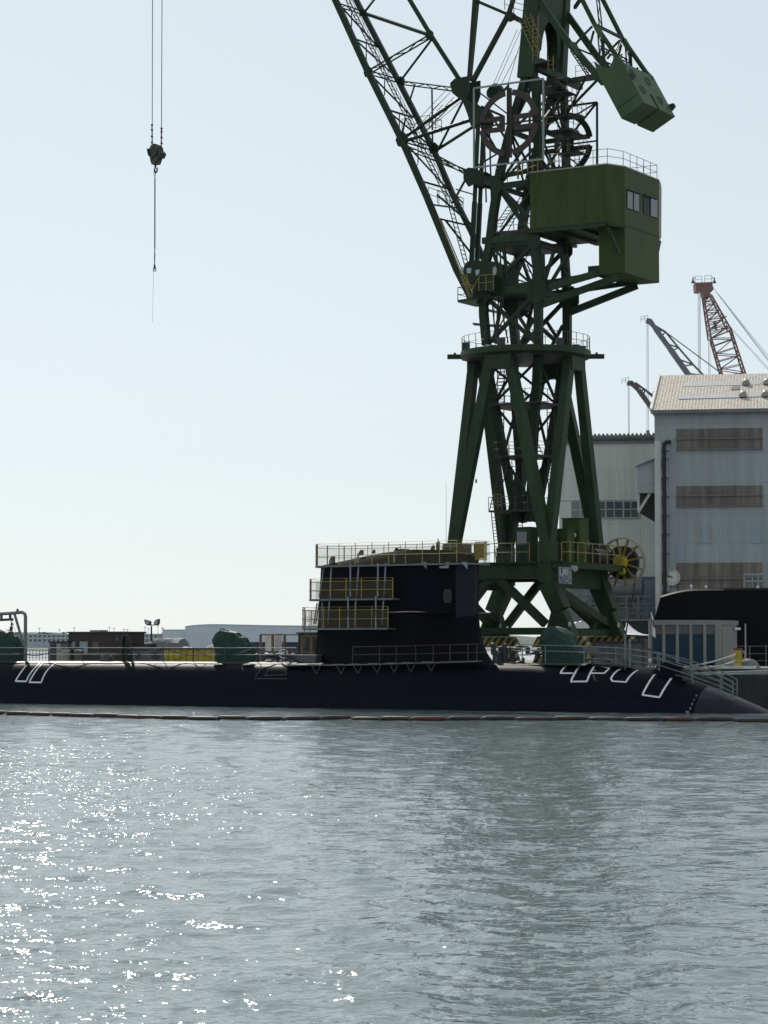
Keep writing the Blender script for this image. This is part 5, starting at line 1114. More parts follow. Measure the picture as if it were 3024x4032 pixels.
# bow railing
br = thing('bow_railing', 'pale grey railing descending along both edges of the bow to its tip', 'railing', W(14, 0, DZ))
def ztopd(t): return radius(t) - 1.25 - (0 if t > 14 else 0)
for n_, lst in ((-.95, [(1128, 1392, 0), (1178, 1394, 0), (1262, 1396.5, 0), (1350, 1401, 0), (1424, 1412, 0), (1496, 1435, 0), (1556, 1459, 0), (1583, 1472, 0)]), (.95, [(1250, 1396, 0), (1330, 1399, 0), (1420, 1409, 0), (1492, 1427, 0), (1560, 1451, 0), (1592, 1468, 0)])):
    for k_, dz in enumerate((0, 12.5, 25, 34)):
        if k_ >= 2 and n_ < 0 and False: continue
        b = MB()
        sel = lst if k_ < 2 else lst[2:]
        b.poly([PN(U(x, y + dz * (1 if x < 1500 else .95)), n_) for x, y, _ in sel], .035 if k_ != 3 else .025, 6); b.build('rail_bar', 'rail_g', br)
    for x, y, _ in lst:
        t = (PN(U(x, y), n_) - O).dot(T); top = PN(U(x, y), n_); r_ = radius(t); zz = -1.25 + math.sqrt(max(.01, r_ * r_ - n_ * n_)) if t > 10 else 3.1
        b = MB(); b.tube(top + Z * .03, V((top.x, top.y, min(zz - .05, top.z - .2))), .045, k=6); b.build('rail_post', 'rail_g', br)
b = MB(); b.prism([PN(U(x, y), -1.0) for x, y in ((1264, 1398), (1291, 1399), (1290, 1412), (1264, 1412))], N * .06); b.build('sign_plate', 'shed', br)
b = MB(); c = PN(U(1351, 1440), -1.0); b.beam(c, c + Z * 2.3, .1, .1); b.beam(c + T * .35, c + T * .35 + Z * 1.9, .12, .12); b.build('gate_post', 'rail_g', br)
# jack staff and flag
js = thing('flagstaff', 'thin dark jackstaff on the bow with a limp white and red flag', 'flag', PN(U(1413, 1457), -.2))
b = MB(); b.tube(PN(U(1413, 1458), -.2), PN(U(1406, 1318), -.2), .045, .025, 6); b.build('staff', 'dark', js)
M['flagred'] = mat('dull red flag cloth', (.22, .04, .04), .8, .1, 3)
def flagp(mname, xs):
    rings = []
    for y, x0, x1 in xs:
        rings.append([PN(U(x0 + (x1 - x0) * i / 6, y + 1.2 * (i / 6) * 2), -.2) + N * (.12 * math.sin(i * 2.2 + y * .13)) for i in range(7)])
    b = MB(); b.loft(rings, closed=False); o = b.build('flag_cloth', mname, js, smooth=True); md = o.modifiers.new('thickness', 'SOLIDIFY'); md.thickness = .012
flagp('flagwhite', [(1322, 1406.4, 1407.5), (1333, 1406.6, 1410), (1345, 1406.8, 1411.5), (1358, 1407, 1414), (1372, 1409, 1416), (1376, 1412, 1416)])
flagp('flagred', [(1338, 1409.4, 1410.9), (1345, 1411.0, 1412.2), (1352, 1412.2, 1413.4)])
b = MB(); b.ball(PN(U(1404, 1427), -.2), .14, .14, .22, 10); b.build('staff_lamp', 'white', js); b = MB(); b.beam(PN(U(1398, 1402), -.2), PN(U(1411, 1404), -.2), .08, .12); b.build('staff_arm', 'dark', js)
# clutter forward of the sail
cl = thing('deck_machinery', 'jumble of pipes, valves and dark fittings on deck just ahead of the sail', 'machinery', W(6, 0, DZ))
rr_ = random.Random(21)
for i, (u, v, wd, hh) in enumerate(((1073, 1432, .8, .9), (1092, 1434, .45, 1.5), (1108, 1433, .35, 1.0), (1083, 1422, .5, .9), (1100, 1412, .4, .5), (1120, 1405, .5, .4), (1140, 1412, .4, .5), (1160, 1420, .4, .5), (1066, 1412, .5, .8), (1130, 1434, .3, .45))):
    c = PN(U(u, v), -.9 + .25 * (i % 4)); b = MB(); b.tube(c, c + Z * hh * .7, wd * .42, wd * .36, 9); b.ball(c + Z * hh * .7, wd * .5, wd * .42, hh * .3, 10, -.3, .05); b.build('valve', 'dark', cl)
for i in range(16):
    u = 1062 + rr_.random() * 110; v = 1396 + rr_.random() * 24; n_ = rr_.uniform(-1, 1.4); p = PN(U(u, v), n_); q = PN(U(u + rr_.uniform(8, 34), v + rr_.uniform(-3, 3)), n_)
    b = MB(); b.tube(p, q, .04 + .04 * rr_.random(), k=8); b.build('pipe', ('alu', 'galv', 'dark', 'white')[i % 4], cl)
# between the middle cover and the sail
bx = thing('winch_boat', 'small green covered launch hull resting on deck right of the middle tarpaulin', 'launch', PN(U(590, 1424), .6))
b = MB(); b.loft([[PN(U(u, 1424 - h_), .6 + n_) for n_, h_ in ((-s_, 12), (-s_ * .9, 5), (0, 0), (s_ * .9, 5), (s_, 12), (0, 14))] for u, s_ in ((572, .15), (578, .5), (590, .75), (604, .7), (612, .45))], True); b.build('hull', 'tarp', bx, smooth=40)
b = MB(); b.prism([PN(U(x, y), .3) for x, y in ((578, 1413), (580, 1407), (600, 1406), (606, 1412))], N * .8); b.build('cabin', 'shed', bx)
def cage(label, u0, u1, v0, v1, n_, m):
    c = thing('steel_cage', label, 'cage', PN(U((u0 + u1) / 2, v1), n_), 'steel cages on the quay behind the deck')
    A_ = [PN(U(u0, v1), n_), PN(U(u1, v1), n_)]; B_ = [PN(U(u0, v0), n_), PN(U(u1, v0), n_)]; dp = N * 2.4
    for p, q in ((A_[0], B_[0]), (A_[1], B_[1]), (A_[0] + dp, B_[0] + dp), (A_[1] + dp, B_[1] + dp), ((A_[0] + A_[1]) / 2, (B_[0] + B_[1]) / 2)): b = MB(); b.beam(p, q, .16, .16); b.build('upright', m, c)
    for f in (0, .5, 1):
        b = MB()
        for p, q in ((0, 1),): b.beam(A_[0] + (B_[0] - A_[0]) * f, A_[1] + (B_[1] - A_[1]) * f, .1, .1); b.beam(A_[0] + (B_[0] - A_[0]) * f + dp, A_[1] + (B_[1] - A_[1]) * f + dp, .1, .1); b.beam(A_[0] + (B_[0] - A_[0]) * f, A_[0] + (B_[0] - A_[0]) * f + dp, .1, .1)
        b.build('rail_bar', m, c)
    return c
M['cage'] = mat('ochre steel frame', (.16, .11, .05), .6, .4, 2)
cage('ochre steel cage standing on the quay right of the middle tarpaulin', 563, 615, 1371, 1444, 13, 'cage')
b = MB(); p = PN(U(1081 - 490, 1385), 14); b.box(*(lambda t, n: (t - .5, t + .5, n - .5, n + .5))((p - O).dot(T), 14), 2.81, 5.6); o = b.build('storage_tank', 'white', None, loc=p); tag(o, 'white upright tank rising out of the ochre cage', 'tank')
cage('ochre steel cage in front of the brown cabin left of the sail', 652, 692, 1374, 1444, 11.5, 'cage')

# gear on deck between the middle cover and the sail
gb = thing('gear_box', 'low grey box with a flat lid at the after foot of the sail', 'box', PN(U(650, 1430), -1.0))
p, q = PN(U(624, 1416), -1.3), PN(U(682, 1416), -1.3); t_a, t_b = (p - O).dot(T), (q - O).dot(T)
b = MB(); b.box(t_a, t_b, -1.3, .2, 3.28, p.z); b.build('body', 'shed', gb); b = MB(); b.box(t_a - .06, t_b + .06, -1.36, .26, p.z + .003, p.z + .07); b.build('lid', 'galv', gb)
hr = MB(); c = PN(U(1116 / 1.0 - 504, 1412), -1.5); hr.ring(c, V((.2, 1, 0)), .36, .08, .08, 24); o = hr.build('hose_ring', 'white', None, loc=c); tag(o, 'pale ring of hose hung on the deck railing left of the sail', 'hose')
rr_ = random.Random(33)
for i, (u, lab) in enumerate(((556, 'dark capped vent on deck right beside the middle tarpaulin'), (600, 'dark capped vent on deck beneath the ochre cage'), (634, 'dark capped vent on deck just left of the grey gear box'))):
    c = PN(U(u, 1430), -.7); c.z = 3.3; b = MB(); b.tube(c, c + Z * .55, .13, k=10); b.ball(c + Z * .55, .22, .22, .16, 12, 0); o = b.build('deck_vent', 'dark', None, smooth=40, loc=c); tag(o, lab, 'vent', 'vents on the after deck')
dh = MB(); pts = []
for i in range(26):
    u = 575 + i * 3.2; pts.append(PN(U(u, 1431 - 14 * math.sin(i * .125) ** 2), -1.45 + .1 * math.sin(i * .7)))
dh.poly(pts, .06, 6); o = dh.build('deck_hose', 'black', None, loc=pts[0]); tag(o, 'thick black hose arching over the deck left of the grey gear box', 'hose')

# ================================================================== on the quay
def qbox(name, label, cat, u0, u1, v0, n_, dep, m, extra=None, zb_=2.8):
    p, q = PN(U(u0, v0), n_), PN(U(u1, v0), n_); t0_, t1_ = (p - O).dot(T), (q - O).dot(T)
    th = thing(name, label, cat, W((t0_ + t1_) / 2, n_, zb_))
    b = MB(); b.box(t0_, t1_, n_, n_ + dep, zb_ + .006, p.z); b.build('wall', m, th)
    b = MB(); b.box(t0_ - .12, t1_ + .12, n_ - .12, n_ + dep + .12, p.z + .003, p.z + .12); b.build('roof', 'dark', th)
    return th, t0_, t1_, p.z
hut, ta1, ta2, hz = qbox('site_hut', 'dark brown flat roofed hut with pale windows behind the left deck railing', 'hut', 148, 264, 1367.5, 13.5, 3.2, 'hut')
for u0, u1, v0, v1, m in ((153, 162, 1386, 1398, 'patch'), (172, 189, 1386, 1399, 'patch'), (181, 189, 1399, 1414, 'patch'), (200, 213, 1387, 1402, 'shed'), (251, 256, 1376, 1384, 'shed')):
    b = MB(); b.prism([PN(U(x, y), 13.45) for x, y in ((u0, v0), (u1, v0), (u1, v1), (u0, v1))], N * .04); b.build('window', m, hut)
b = MB(); b.prism([PN(U(x, y), 13.43) for x, y in ((200, 1404), (216, 1404), (216, 1440), (200, 1440))], N * .06); b.build('door', 'dark', hut)
b = MB(); p, q = PN(U(194, 1361), 14.5), PN(U(218, 1361), 14.5); b.box((p - O).dot(T), (q - O).dot(T), 14.5, 15.5, hz + .125, p.z); b.build('roof_box', 'galv', hut)
sh_, *_ = qbox('tool_shed', 'small dark shed with open doors left of the brown hut', 'shed', 107, 147, 1388, 13, 2.4, 'shed')
b = MB(); b.prism([PN(U(x, y), 12.95) for x, y in ((122, 1390), (131, 1390), (131, 1440), (122, 1440))], N * .04); b.build('door', 'beige', sh_)
b = MB(); b.prism([PN(U(x, y), 12.95) for x, y in ((109, 1392), (119, 1392), (119, 1436), (109, 1436))], N * .04); b.build('door', 'dark', sh_)
bh, *_ = qbox('site_cabin', 'brown cabin with pale door just left of the sail scaffolding', 'hut', 644, 700, 1369, 14, 3, 'hut')
b = MB(); b.prism([PN(U(x, y), 13.95) for x, y in ((652, 1378), (661, 1378), (661, 1398), (652, 1398))], N * .04); b.build('door', 'shed', bh)
bc, *_ = qbox('freight_container', 'long dark blue container behind the ochre cage', 'container', 540, 646, 1390, 22, 2.5, 'bluebox')
yc, *_ = qbox('skip_container', 'low yellow steel skip behind the deck railing left of the middle tarpaulin', 'skip', 354, 466, 1402.5, 12.2, 2.4, 'yellow')
b = MB()
for u in range(362, 466, 13): b.beam(PN(U(u, 1404), 12.15), PN(U(u, 1440), 12.15), .12, .1)
b.build('rib', 'yellow', yc)
gw, *_ = qbox('generator_box', 'low grey generator casing under the floodlight mast', 'generator', 286, 352, 1404, 12.5, 2.2, 'shed')
for u0, u1 in ((293, 302), (327, 343)):
    b = MB(); b.prism([PN(U(x, y), 12.45) for x, y in ((u0, 1410), (u1, 1410), (u1, 1424), (u0, 1424))], N * .04); b.build('grille', 'dark', gw)
rb, *_ = qbox('engine_crate', 'dim rust red crate beside the grey tarpaulin heap', 'crate', 276, 318, 1394, 15, 1.6, 'hazed_red')
def heap(label, pts, n_, half, m='tarp_grey'):
    rings = []
    for i in range(6):
        f = -1 + 2 * i / 5; sc = math.sqrt(max(0.03, 1 - (.95 * f) ** 2)); rings.append([PN(p, n_) * 1 + N * (f * half) - Z * ((PN(p, n_).z - 2.85) * (1 - sc)) + Z * random.uniform(-.04, .04) for p in pts])
    b = MB(); b.loft(rings, True); c = PN(pts[0], n_); c.z = 2.8; o = b.build('tarpaulin_heap', m, None, smooth=30, loc=c); return tag(o, label, 'tarpaulin', 'grey sheeted heaps on the quay')
heap('tall grey sheeted heap under the floodlight', [U(312, 1444), U(318, 1404), U(325, 1394), U(330, 1385), U(338, 1379), U(352, 1378), U(372, 1378), U(383, 1376), U(396, 1378), U(399, 1388), U(402, 1405), U(404, 1444)], 17, 1.3)
heap('low long grey sheeted heap over the yellow skip', [U(398, 1444), U(400, 1396), U(412, 1397), U(430, 1400), U(448, 1397), U(458, 1393), U(464, 1391), U(472, 1395), U(490, 1399), U(500, 1402), U(504, 1444)], 16, 1.2)
fm_ = thing('floodlight_mast', 'twin headed floodlight on a mast above the grey sheeted heap', 'floodlight', PN(U(327, 1440), 17))
b = MB(); b.tube(PN(U(327, 1444), 17), PN(U(327, 1352), 17), .1, .07); b.build('mast', 'dark', fm_)
b = MB(); b.tube(PN(U(319, 1350), 17), PN(U(335, 1350), 17), .05); b.tube(PN(U(319, 1350), 17), PN(U(317, 1344), 17), .04); b.tube(PN(U(335, 1350), 17), PN(U(337, 1346), 17), .04); b.build('cross_arm', 'dark', fm_)
for pl in (((311, 1338), (319, 1340), (324, 1343), (323, 1350), (317, 1351), (313, 1347)), ((332, 1345), (336, 1339), (342, 1337), (342, 1345), (340, 1350), (333, 1351))):
    b = MB(); b.prism([PN(U(*p), 16.9) for p in pl], N * .25); hd = b.build('lamp_head', 'dark', fm_); b = MB(); cx = sum(p[0] for p in pl) / 6; cy = sum(p[1] for p in pl) / 6; b.prism([PN(U(cx + (p[0] - cx) * .7, cy + (p[1] - cy) * .7), 16.87) for p in pl], N * .02); b.build('lamp_glass', 'lamp', hd)
fn = thing('site_fence', 'low pale wire fence between the left tarpaulin and the tool shed', 'fence', PN(U(75, 1440), 13))
for i in range(9): b = MB(); b.beam(PN(U(50 + i * 7, 1404), 13), PN(U(50 + i * 7, 1446), 13), .05, .05); b.build('fence_post', 'galv', fn)
b = MB(); [b.beam(PN(U(50, v), 13), PN(U(106, v), 13), .04, .04) for v in (1404, 1412, 1420, 1428)]; b.build('fence_wire', 'galv', fn)
for i, (u, lab) in enumerate(((131 + 12, 'white lidded drum left of the drum with the red lid'), (162 + 17, 'white lidded drum with a reddish band right of its twin'))):
    c = PN(U(u + (0 if i else 0), 1424), -.4 + 0); b = MB(); c = PN(U(141 if i == 0 else 170, 1426), 10.4); c.z = 2.99
    b.tube(c, c + Z * 1.15, .36, k=16); o = b.build('drum', 'beige' if i == 0 else 'farbrown', None, loc=c); tag(o, lab + ', below the brown hut', 'drum', 'drums by the brown hut')
    b = MB(); b.tube(c + Z * 1.153, c + Z * 1.28, .39, k=16); b.build('lid', 'white', o)
# glazed booth, tank, tent, bollard at the right
def zk(x, y): return (2500 + x / 3.166, 2250 + y / 3.166)
YB = 196
th = thing('waiting_booth', 'grey framed booth with tall blue glazing on the quay behind the bow', 'booth', PY(zk(600, 1100), YB))
c0, c1 = PY(zk(165, 660), YB), PY(zk(1045, 660), YB); c2 = PY(zk(1290, 665), YB + 4.5)
zt_, zg = c0.z + .35, 2.81
th.location.z = 2.8; BASE[th.name] = V(th.location)
b = MB(); fl = [(c0.x, c0.y), (c1.x, c1.y), (c2.x, c2.y), (c0.x + (c2.x - c1.x), c0.y + (c2.y - c1.y))]
b.prism([V((x, y, zt_ - .38)) for x, y in fl], Z * .38); b.build('roof', 'booth', th)
ins = [V(((x - sum(a for a, _ in fl) / 4) * .97 + sum(a for a, _ in fl) / 4, (y - sum(a for _, a in fl) / 4) * .97 + sum(a for _, a in fl) / 4, zg)) for x, y in fl]
b = MB(); b.prism([ins[1], ins[2], ins[2] + Z * (zt_ - .39 - zg), ins[1] + Z * (zt_ - .39 - zg)], V((-.08, .02, 0))); b.build('end_wall', 'booth', th)
b = MB(); b.prism([ins[3], ins[2], ins[2] + Z * (zt_ - .39 - zg), ins[3] + Z * (zt_ - .39 - zg)], V((0, -.08, 0))); b.build('back_wall', 'hut', th)
for i, x in enumerate((190, 358, 527, 695, 868, 1040)):
    p = PY(zk(x, 700), YB + .1); b = MB(); wd = .12 if i < 5 else .3; b.wbox(p.x - wd, p.x + wd, p.y - .1, p.y + .15, zg, zt_ - .385); b.build('post', 'booth', th)
    if i < 5:
        q = PY(zk((358, 527, 695, 868, 1040)[i], 700), YB + .1); zm = PY(zk(200, 782), YB).z
        b = MB(); b.wbox(p.x + .125, q.x - .13, p.y + .02, p.y + .05, zg + .3, zm); b.build('glazing', 'blueglass', th)
        b = MB(); b.wbox(p.x + .125, q.x - .13, p.y + .02, p.y + .05, zm + .003, zt_ - .39); b.build('upper_panel', 'shed', th)
b = MB(); p = PY(zk(1270, 715), YB + 4); b.wbox(p.x - .25, p.x + .25, p.y - .5, p.y - .1, p.z - .1, p.z + .1); b.build('lamp', 'white', th)
b = MB(); p = PY(zk(1095, 720), YB + .9); b.tube(V((p.x, p.y - .15, zg)), V((p.x, p.y - .15, p.z)), .09); b.build('downpipe', 'beige', th)
for u, v, w_, h_ in ((640, 1060, 110, 130), (945, 1060, 130, 100)):
    c = PY(zk(u, v), YB + 1.2); c.z = 2.82; b = MB(); b.ball(c + Z * .4, .75, .5, 1.25 if u < 700 else 1.0, 12, -.3, .06); o = b.build('sack', 'black', None, smooth=40, loc=c); tag(o, 'black slumped sack inside the blue booth, ' + ('behind its third pane' if u < 700 else 'behind its last pane'), 'sack', 'dark sacks in the booth')
bol = thing('bollard', 'yellow mooring post with a red top on the quay edge beside the booth', 'bollard', PN(zk(1285, 1150), QE + .9))
p = PN(zk(1285, 1150), QE + .9); p.z = 2.81; b = MB(); b.tube(p, p + Z * 1.45, .3, k=18); b.build('post', 'yellow', bol); b = MB(); b.tube(p + Z * 1.453, p + Z * 1.6, .36, k=18); b.build('cap', 'rust_red', bol)
for s_ in (-1, 1):
    b = MB(); b.poly([p + T * (s_ * a) + Z * c for a, c in ((.28, 1.3), (.45, 1.35), (.55, 1.2), (.56, .9), (.45, .75), (.28, .78))], .07, 8); b.build('horn', 'beige', bol)
o_ = MB(); c = PN(zk(1400, 1150), QE + 1.6); c.z = 2.8; o_.ball(c + Z * .1, 1.0, .8, .75, 14, 0, .05); o = o_.build('covered_winch', 'tarp_grey', None, smooth=40, loc=c); tag(o, 'grey sheeted lump right of the yellow mooring post', 'cover')
b = MB(); c = PN(zk(1380, 1060), QE + 2.2); b.tube(V((c.x, c.y, 2.8)), V((c.x, c.y, c.z + 2.4)), .05); o = b.build('thin_post', 'galv', None, loc=V((c.x, c.y, 2.8))); tag(o, 'thin grey post rising behind the grey sheeted lump', 'post')
rp_ = thing('mooring_lines', 'pale mooring ropes running from the bow to the yellow mooring post', 'rope', PN(zk(1000, 1180), 4))
bp_ = p + Z * .9
for (x, y, n_, sag, dz) in ((560, 1195, .3, .12, .2), (600, 1210, .2, .3, -.1), (760, 1165, .6, .12, .35), (720, 1192, .5, .2, -.2)):
    a = PN(zk(x, y), n_); q = bp_ + Z * dz; b = MB(); b.poly([a + (q - a) * (i / 12) - Z * sag * 4 * (i / 12) * (1 - i / 12) for i in range(13)], .05, 6); b.build('rope', 'mooring', rp_)
gwy = thing('boarding_boom', 'long pale pole lying from the bow out past the quay edge', 'boom', PN(zk(1000, 1270), 3))
for (x0, y0, x1, y1, n0_, n1_, r_) in ((690, 1278, 1700, 1243, 1.0, 8.0, .09), (850, 1288, 1700, 1268, .8, 7.6, .05)):
    b = MB(); b.tube(PN(zk(x0, y0), n0_), PN(zk(x1, y1), n1_), r_); b.build('pole', 'alu', gwy)
b = MB(); pa, pb_ = PN(zk(880, 1183), QE - .35), PN(zk(1505, 1183), QE - .35); pa.z = pb_.z = 3.02; b.beam(pa, pb_, .25, .2); o = b.build('kerb_beam', 'white', None, loc=pa); tag(o, 'bright white beam laid along the quay edge behind the bow railing', 'beam')
# plate fence, tank, awning under the crane
tk = thing('water_tank', 'white moulded water tank with lugs standing between the crane feet', 'tank', PY(zP(857, 1010), 212))
c = PY(zP(857, 940), 212); YT = 212.0
pl = [PY(zP(x, y), YT) for x, y in ((793, 940), (793, 905), (800, 890), (815, 882), (835, 884), (857, 874), (880, 884), (902, 880), (915, 890), (920, 905), (920, 940))]
b = MB(); b.prism([V((q.x, q.y - 1.1, q.z)) for q in pl], V((0, 2.2, 0))); b.build('tank_body', 'white', tk)
b = MB(); zb_ = pl[0].z; b.wbox(pl[0].x + .1, pl[-1].x - .1, YT - 1, YT + 1, 2.81, zb_ - .005); b.build('tank_stand', 'shed', tk)
tk.location = (c.x, YT, 2.8) if False else tk.location
tw = qbox('white_casing', 'low white casing half hidden behind the right tarpaulin', 'casing', (1900 + 810 / 2.212) / 1.82278, (1900 + 1000 / 2.212) / 1.82278, (2050 + 985 / 2.212) / 1.82278, CN + 8, 2, 'white')
an = thing('awning_tent', 'white and blue striped awning with a sloping roof right of the crane foot', 'tent', PY(zP(1330, 1010), 206))
b = MB(); pk = PY(zP(1250, 888), 208); e0, e1 = PY(zP(1238, 990), 204), PY(zP(1448, 1000), 204); e2, e3 = e1 + V((.6, 5, .1)), e0 + V((-.2, 5, .1)); pk2 = pk + V((.3, 1.6, 0))
def sagrow(a, c_, sg=.3): return [a + (c_ - a) * (i / 6) - Z * sg * 4 * (i / 6) * (1 - i / 6) for i in range(7)]
b.loft([sagrow(pk, e0), sagrow(pk, e0 * .6 + e1 * .4), sagrow(pk, e1), sagrow(pk2, e2), sagrow(pk2, e3), sagrow(pk, e0)], closed=False); o = b.build('canopy', 'tarp_white', an, smooth=30); o.modifiers.new('thickness', 'SOLIDIFY').thickness = .03
for e_ in (e0, e1, e2, e3): b = MB(); b.tube(V((e_.x, e_.y, 2.8)), e_, .05); b.build('tent_pole', 'galv', an)
pf_, *_ = qbox('screen_panel', 'plain grey steel screen behind the bow railing', 'screen', (1900 + 975 / 2.212) / 1.82278, (1900 + 1385 / 2.212) / 1.82278, (2050 + 1063 / 2.212) / 1.82278, QE + 1.0, .25, 'shed')
sp_ = thing('post_pair', 'two dark steel posts at the end of the grey screen', 'post', PN(zP(1395, 1150), QE + 1))
for x in (1388, 1420): b = MB(); q = PN(zP(x, 1030), QE + 1.3); b.beam(V((q.x, q.y, 2.8)), q, .22, .22); b.build('post', 'rail_d' if x < 1400 else 'shed', sp_)

# ================================================================== second black hull in its dock
YS = 216
dk = thing('docked_hull', 'huge black curved hull section with a sunlit top edge standing before the warehouse', 'hull section', PY(zk(325, 1100), YS)); dk.rotation_euler.z = R(-9); dk.location.z = 2.8; BASE[dk.name] = V(dk.location)
prof = [(325, 310), (390, 290), (470, 268), (560, 248), (640, 236), (730, 229), (900, 225), (1200, 222), (1500, 219), (1800, 217), (2400, 217)]
front = [PY(zk(x, y), YS) for x, y in prof]
rows = []
for q in front:
    h_ = q.z - 2.8; ln = 1.0
    rows.append([V((q.x, YS - .3, 2.81)), V((q.x, YS - .25, 2.8 + h_ * .5)), V((q.x, YS - .1, q.z - .5)), V((q.x, YS - .04, q.z - .1)), V((q.x, YS + .3, q.z)), V((q.x, YS + 2.5, q.z + .14)), V((q.x, YS + 8, q.z)), V((q.x, YS + 8.6, 2.81))])
# slanted after end
sl_ = []
for j, q in enumerate(rows[0]):
    f = (q.z - 2.8) / max(.1, front[0].z - 2.8); sl_.append(q - V((1.75 * (1 - f) + .02, 0, 0)))
rows[0] = sl_
for j in range(8): 
    f = (rows[1][j].z - 2.8) / (front[1].z - 2.8); rows[1][j] = rows[1][j] - V((1.5 * (1 - f), 0, 0))
b = MB(); b.loft(rows, True); b.build('plating', 'sub2', dk, smooth=35)
for (x, y) in ((668, 195), (850, 205), (1485, 208)):
    c = PY(zk(x, y), YS + 1.5); b = MB(); b.tube(c - Z * .45, c, .08); b.ball(c + Z * .05, .13, .13, .16, 10); b.build('deck_lamp', 'white', dk)
e_ = thing('dock_railing', 'pale steel guard frame on top of the black hull section before the brown shutter', 'railing', PY(zk(1485, 200), YS + 4))
for x in (1365, 1468, 1540, 1605): b = MB(); b.beam(PY(zk(x, 35), YS + 4), PY(zk(x, 215), YS + 4), .14, .14); b.build('rail_post', 'galv', e_)
for y in (35, 120): b = MB(); b.beam(PY(zk(1360, y), YS + 4), PY(zk(1610, y), YS + 4), .14, .14); b.build('rail_bar', 'galv', e_)
e_ = thing('goal_frame', 'thin rusty goal shaped frame on top of the black hull section', 'frame', PY(zk(1040, 200), YS + 4))
for x in (795, 1285): b = MB(); b.beam(PY(zk(x, 66), YS + 4), PY(zk(x, 228), YS + 4), .1, .1); b.build('upright', 'cage', e_)
b = MB(); b.beam(PY(zk(790, 66), YS + 4), PY(zk(1290, 66), YS + 4), .08, .08); b.build('cross_bar', 'cage', e_)
b = MB()
for i in range(30): b.beam(V((27.5 + i * 1.4, 209, 2.8)), V((27.5 + i * 1.4, 209, 4.6)), .07, .07)
for z_ in (3.3, 3.9, 4.55): b.beam(V((27.5, 209, z_)), V((70, 209, z_)), .05, .05)
o = b.build('quay_fence', 'fargrey', None, loc=V((27.5, 209, 2.8))); tag(o, 'low dark wire fence along the quay right of the booth', 'fence')

# ================================================================== warehouse
YW = 232.0
class Turned:                                          # a facade plane turned about the vertical through its left edge
    def __init__(s, piv, deg):
        s.p = V(piv); s.a = V((math.cos(R(deg)), math.sin(R(deg)), 0)); s.b = V((-math.sin(R(deg)), math.cos(R(deg)), 0)); s.deg = deg
    def loc(s, w_): d = w_ - s.p; return V((s.p.x + d.dot(s.a), s.p.y + d.dot(s.b), w_.z))
    def hit(s, px, dy=0.0):
        d = ray(*px); k = ((s.p - CAMP).dot(s.b) + dy) / d.dot(s.b); return s.loc(CAMP + d * k)
    def ldir(s, d): return V((d.dot(s.a), d.dot(s.b), d.z))
_pw = PY(zW(813, 900), YW); WF = Turned((_pw.x, YW, 0), -10)
def wp(x, y, dy=0.0): return WF.hit(zW(x, y), dy)
wh = thing('warehouse', 'tall blue grey clad shipyard warehouse with brown louvre bands and a weathered sloping roof', 'warehouse', V((_pw.x, YW, 2.8))); wh.rotation_euler.z = R(-10)
xl = wp(813, 900).x; ze = wp(813, 415).z; xr = xl + 62
rg_ = wp(893, 160); 
for dy_ in (12.0,): pass
# ridge: choose its distance so that the roof pitch is about 22 degrees
yr = YW + 13.0; pr_ = wp(893, 158, 13.0); zr_ = pr_.z
b = MB(); b.prism([V((xl, YW, 2.8)), V((xl, YW, ze)), V((xl, yr, zr_ - .2)), V((xl, yr + 13, ze)), V((xl, yr + 13, 2.8))], V((62, 0, 0))); b.build('wall', 'wall', wh)
b = MB(); b.prism([V((xl - .25, YW - .55, ze - .12)), V((xl - .25, yr, zr_)), V((xl - .25, yr, zr_ + .14)), V((xl - .25, YW - .55, ze + .05))], V((62.5, 0, 0))); rf = b.build('roof', 'roof', wh)
b = MB(); b.prism([V((xl - .25, yr + .01, zr_)), V((xl - .25, yr + 13.6, ze - .12)), V((xl - .25, yr + 13.6, ze + .05)), V((xl - .25, yr + .01, zr_ + .14))], V((62.5, 0, 0))); b.build('roof', 'roof', wh)
b = MB(); b.wbox(xl - .3, xl + 62, YW - .8, YW - .553, ze - .32, ze + .0); b.build('gutter', 'fargrey', rf)
b = MB(); b.beam(V((xl - .3, YW - .6, ze + .05)), V((xl - .3, yr, zr_ + .16)), .25, .3, V((1, 0, 0))); b.build('verge_trim', 'white', rf)
def on_roof(x, y):
    d = WF.ldir(ray(*zW(x, y))); CL = WF.loc(CAMP); sl2 = (zr_ - ze) / (yr - YW + .55); k = 0
    # plane z = ze + .05 + sl2*(y-(YW-.55))
    k = (ze + .06 + sl2 * (CL.y - (YW - .55)) - CL.z) / (d.z - sl2 * d.y); return CL + d * k
nr = V((0, -(zr_ - ze), yr - YW + .55)).normalized()
for cr in (((1040, 205), (1600, 190), (1600, 222), (1030, 236)), ((1000, 300), (1440, 284), (1440, 318), (990, 330)), ((1510, 280), (1640, 276), (1640, 310), (1510, 315))):
    b = MB(); b.prism([on_roof(*p) + nr * .03 for p in cr], nr * .05); b.build('skylight_strip', 'skylight', rf)
b = MB(); b.prism([on_roof(*p) + nr * .04 for p in ((1390, 232), (1450, 230), (1446, 260), (1382, 262))], nr * .06); b.build('roof_patch', 'farbrown', rf)
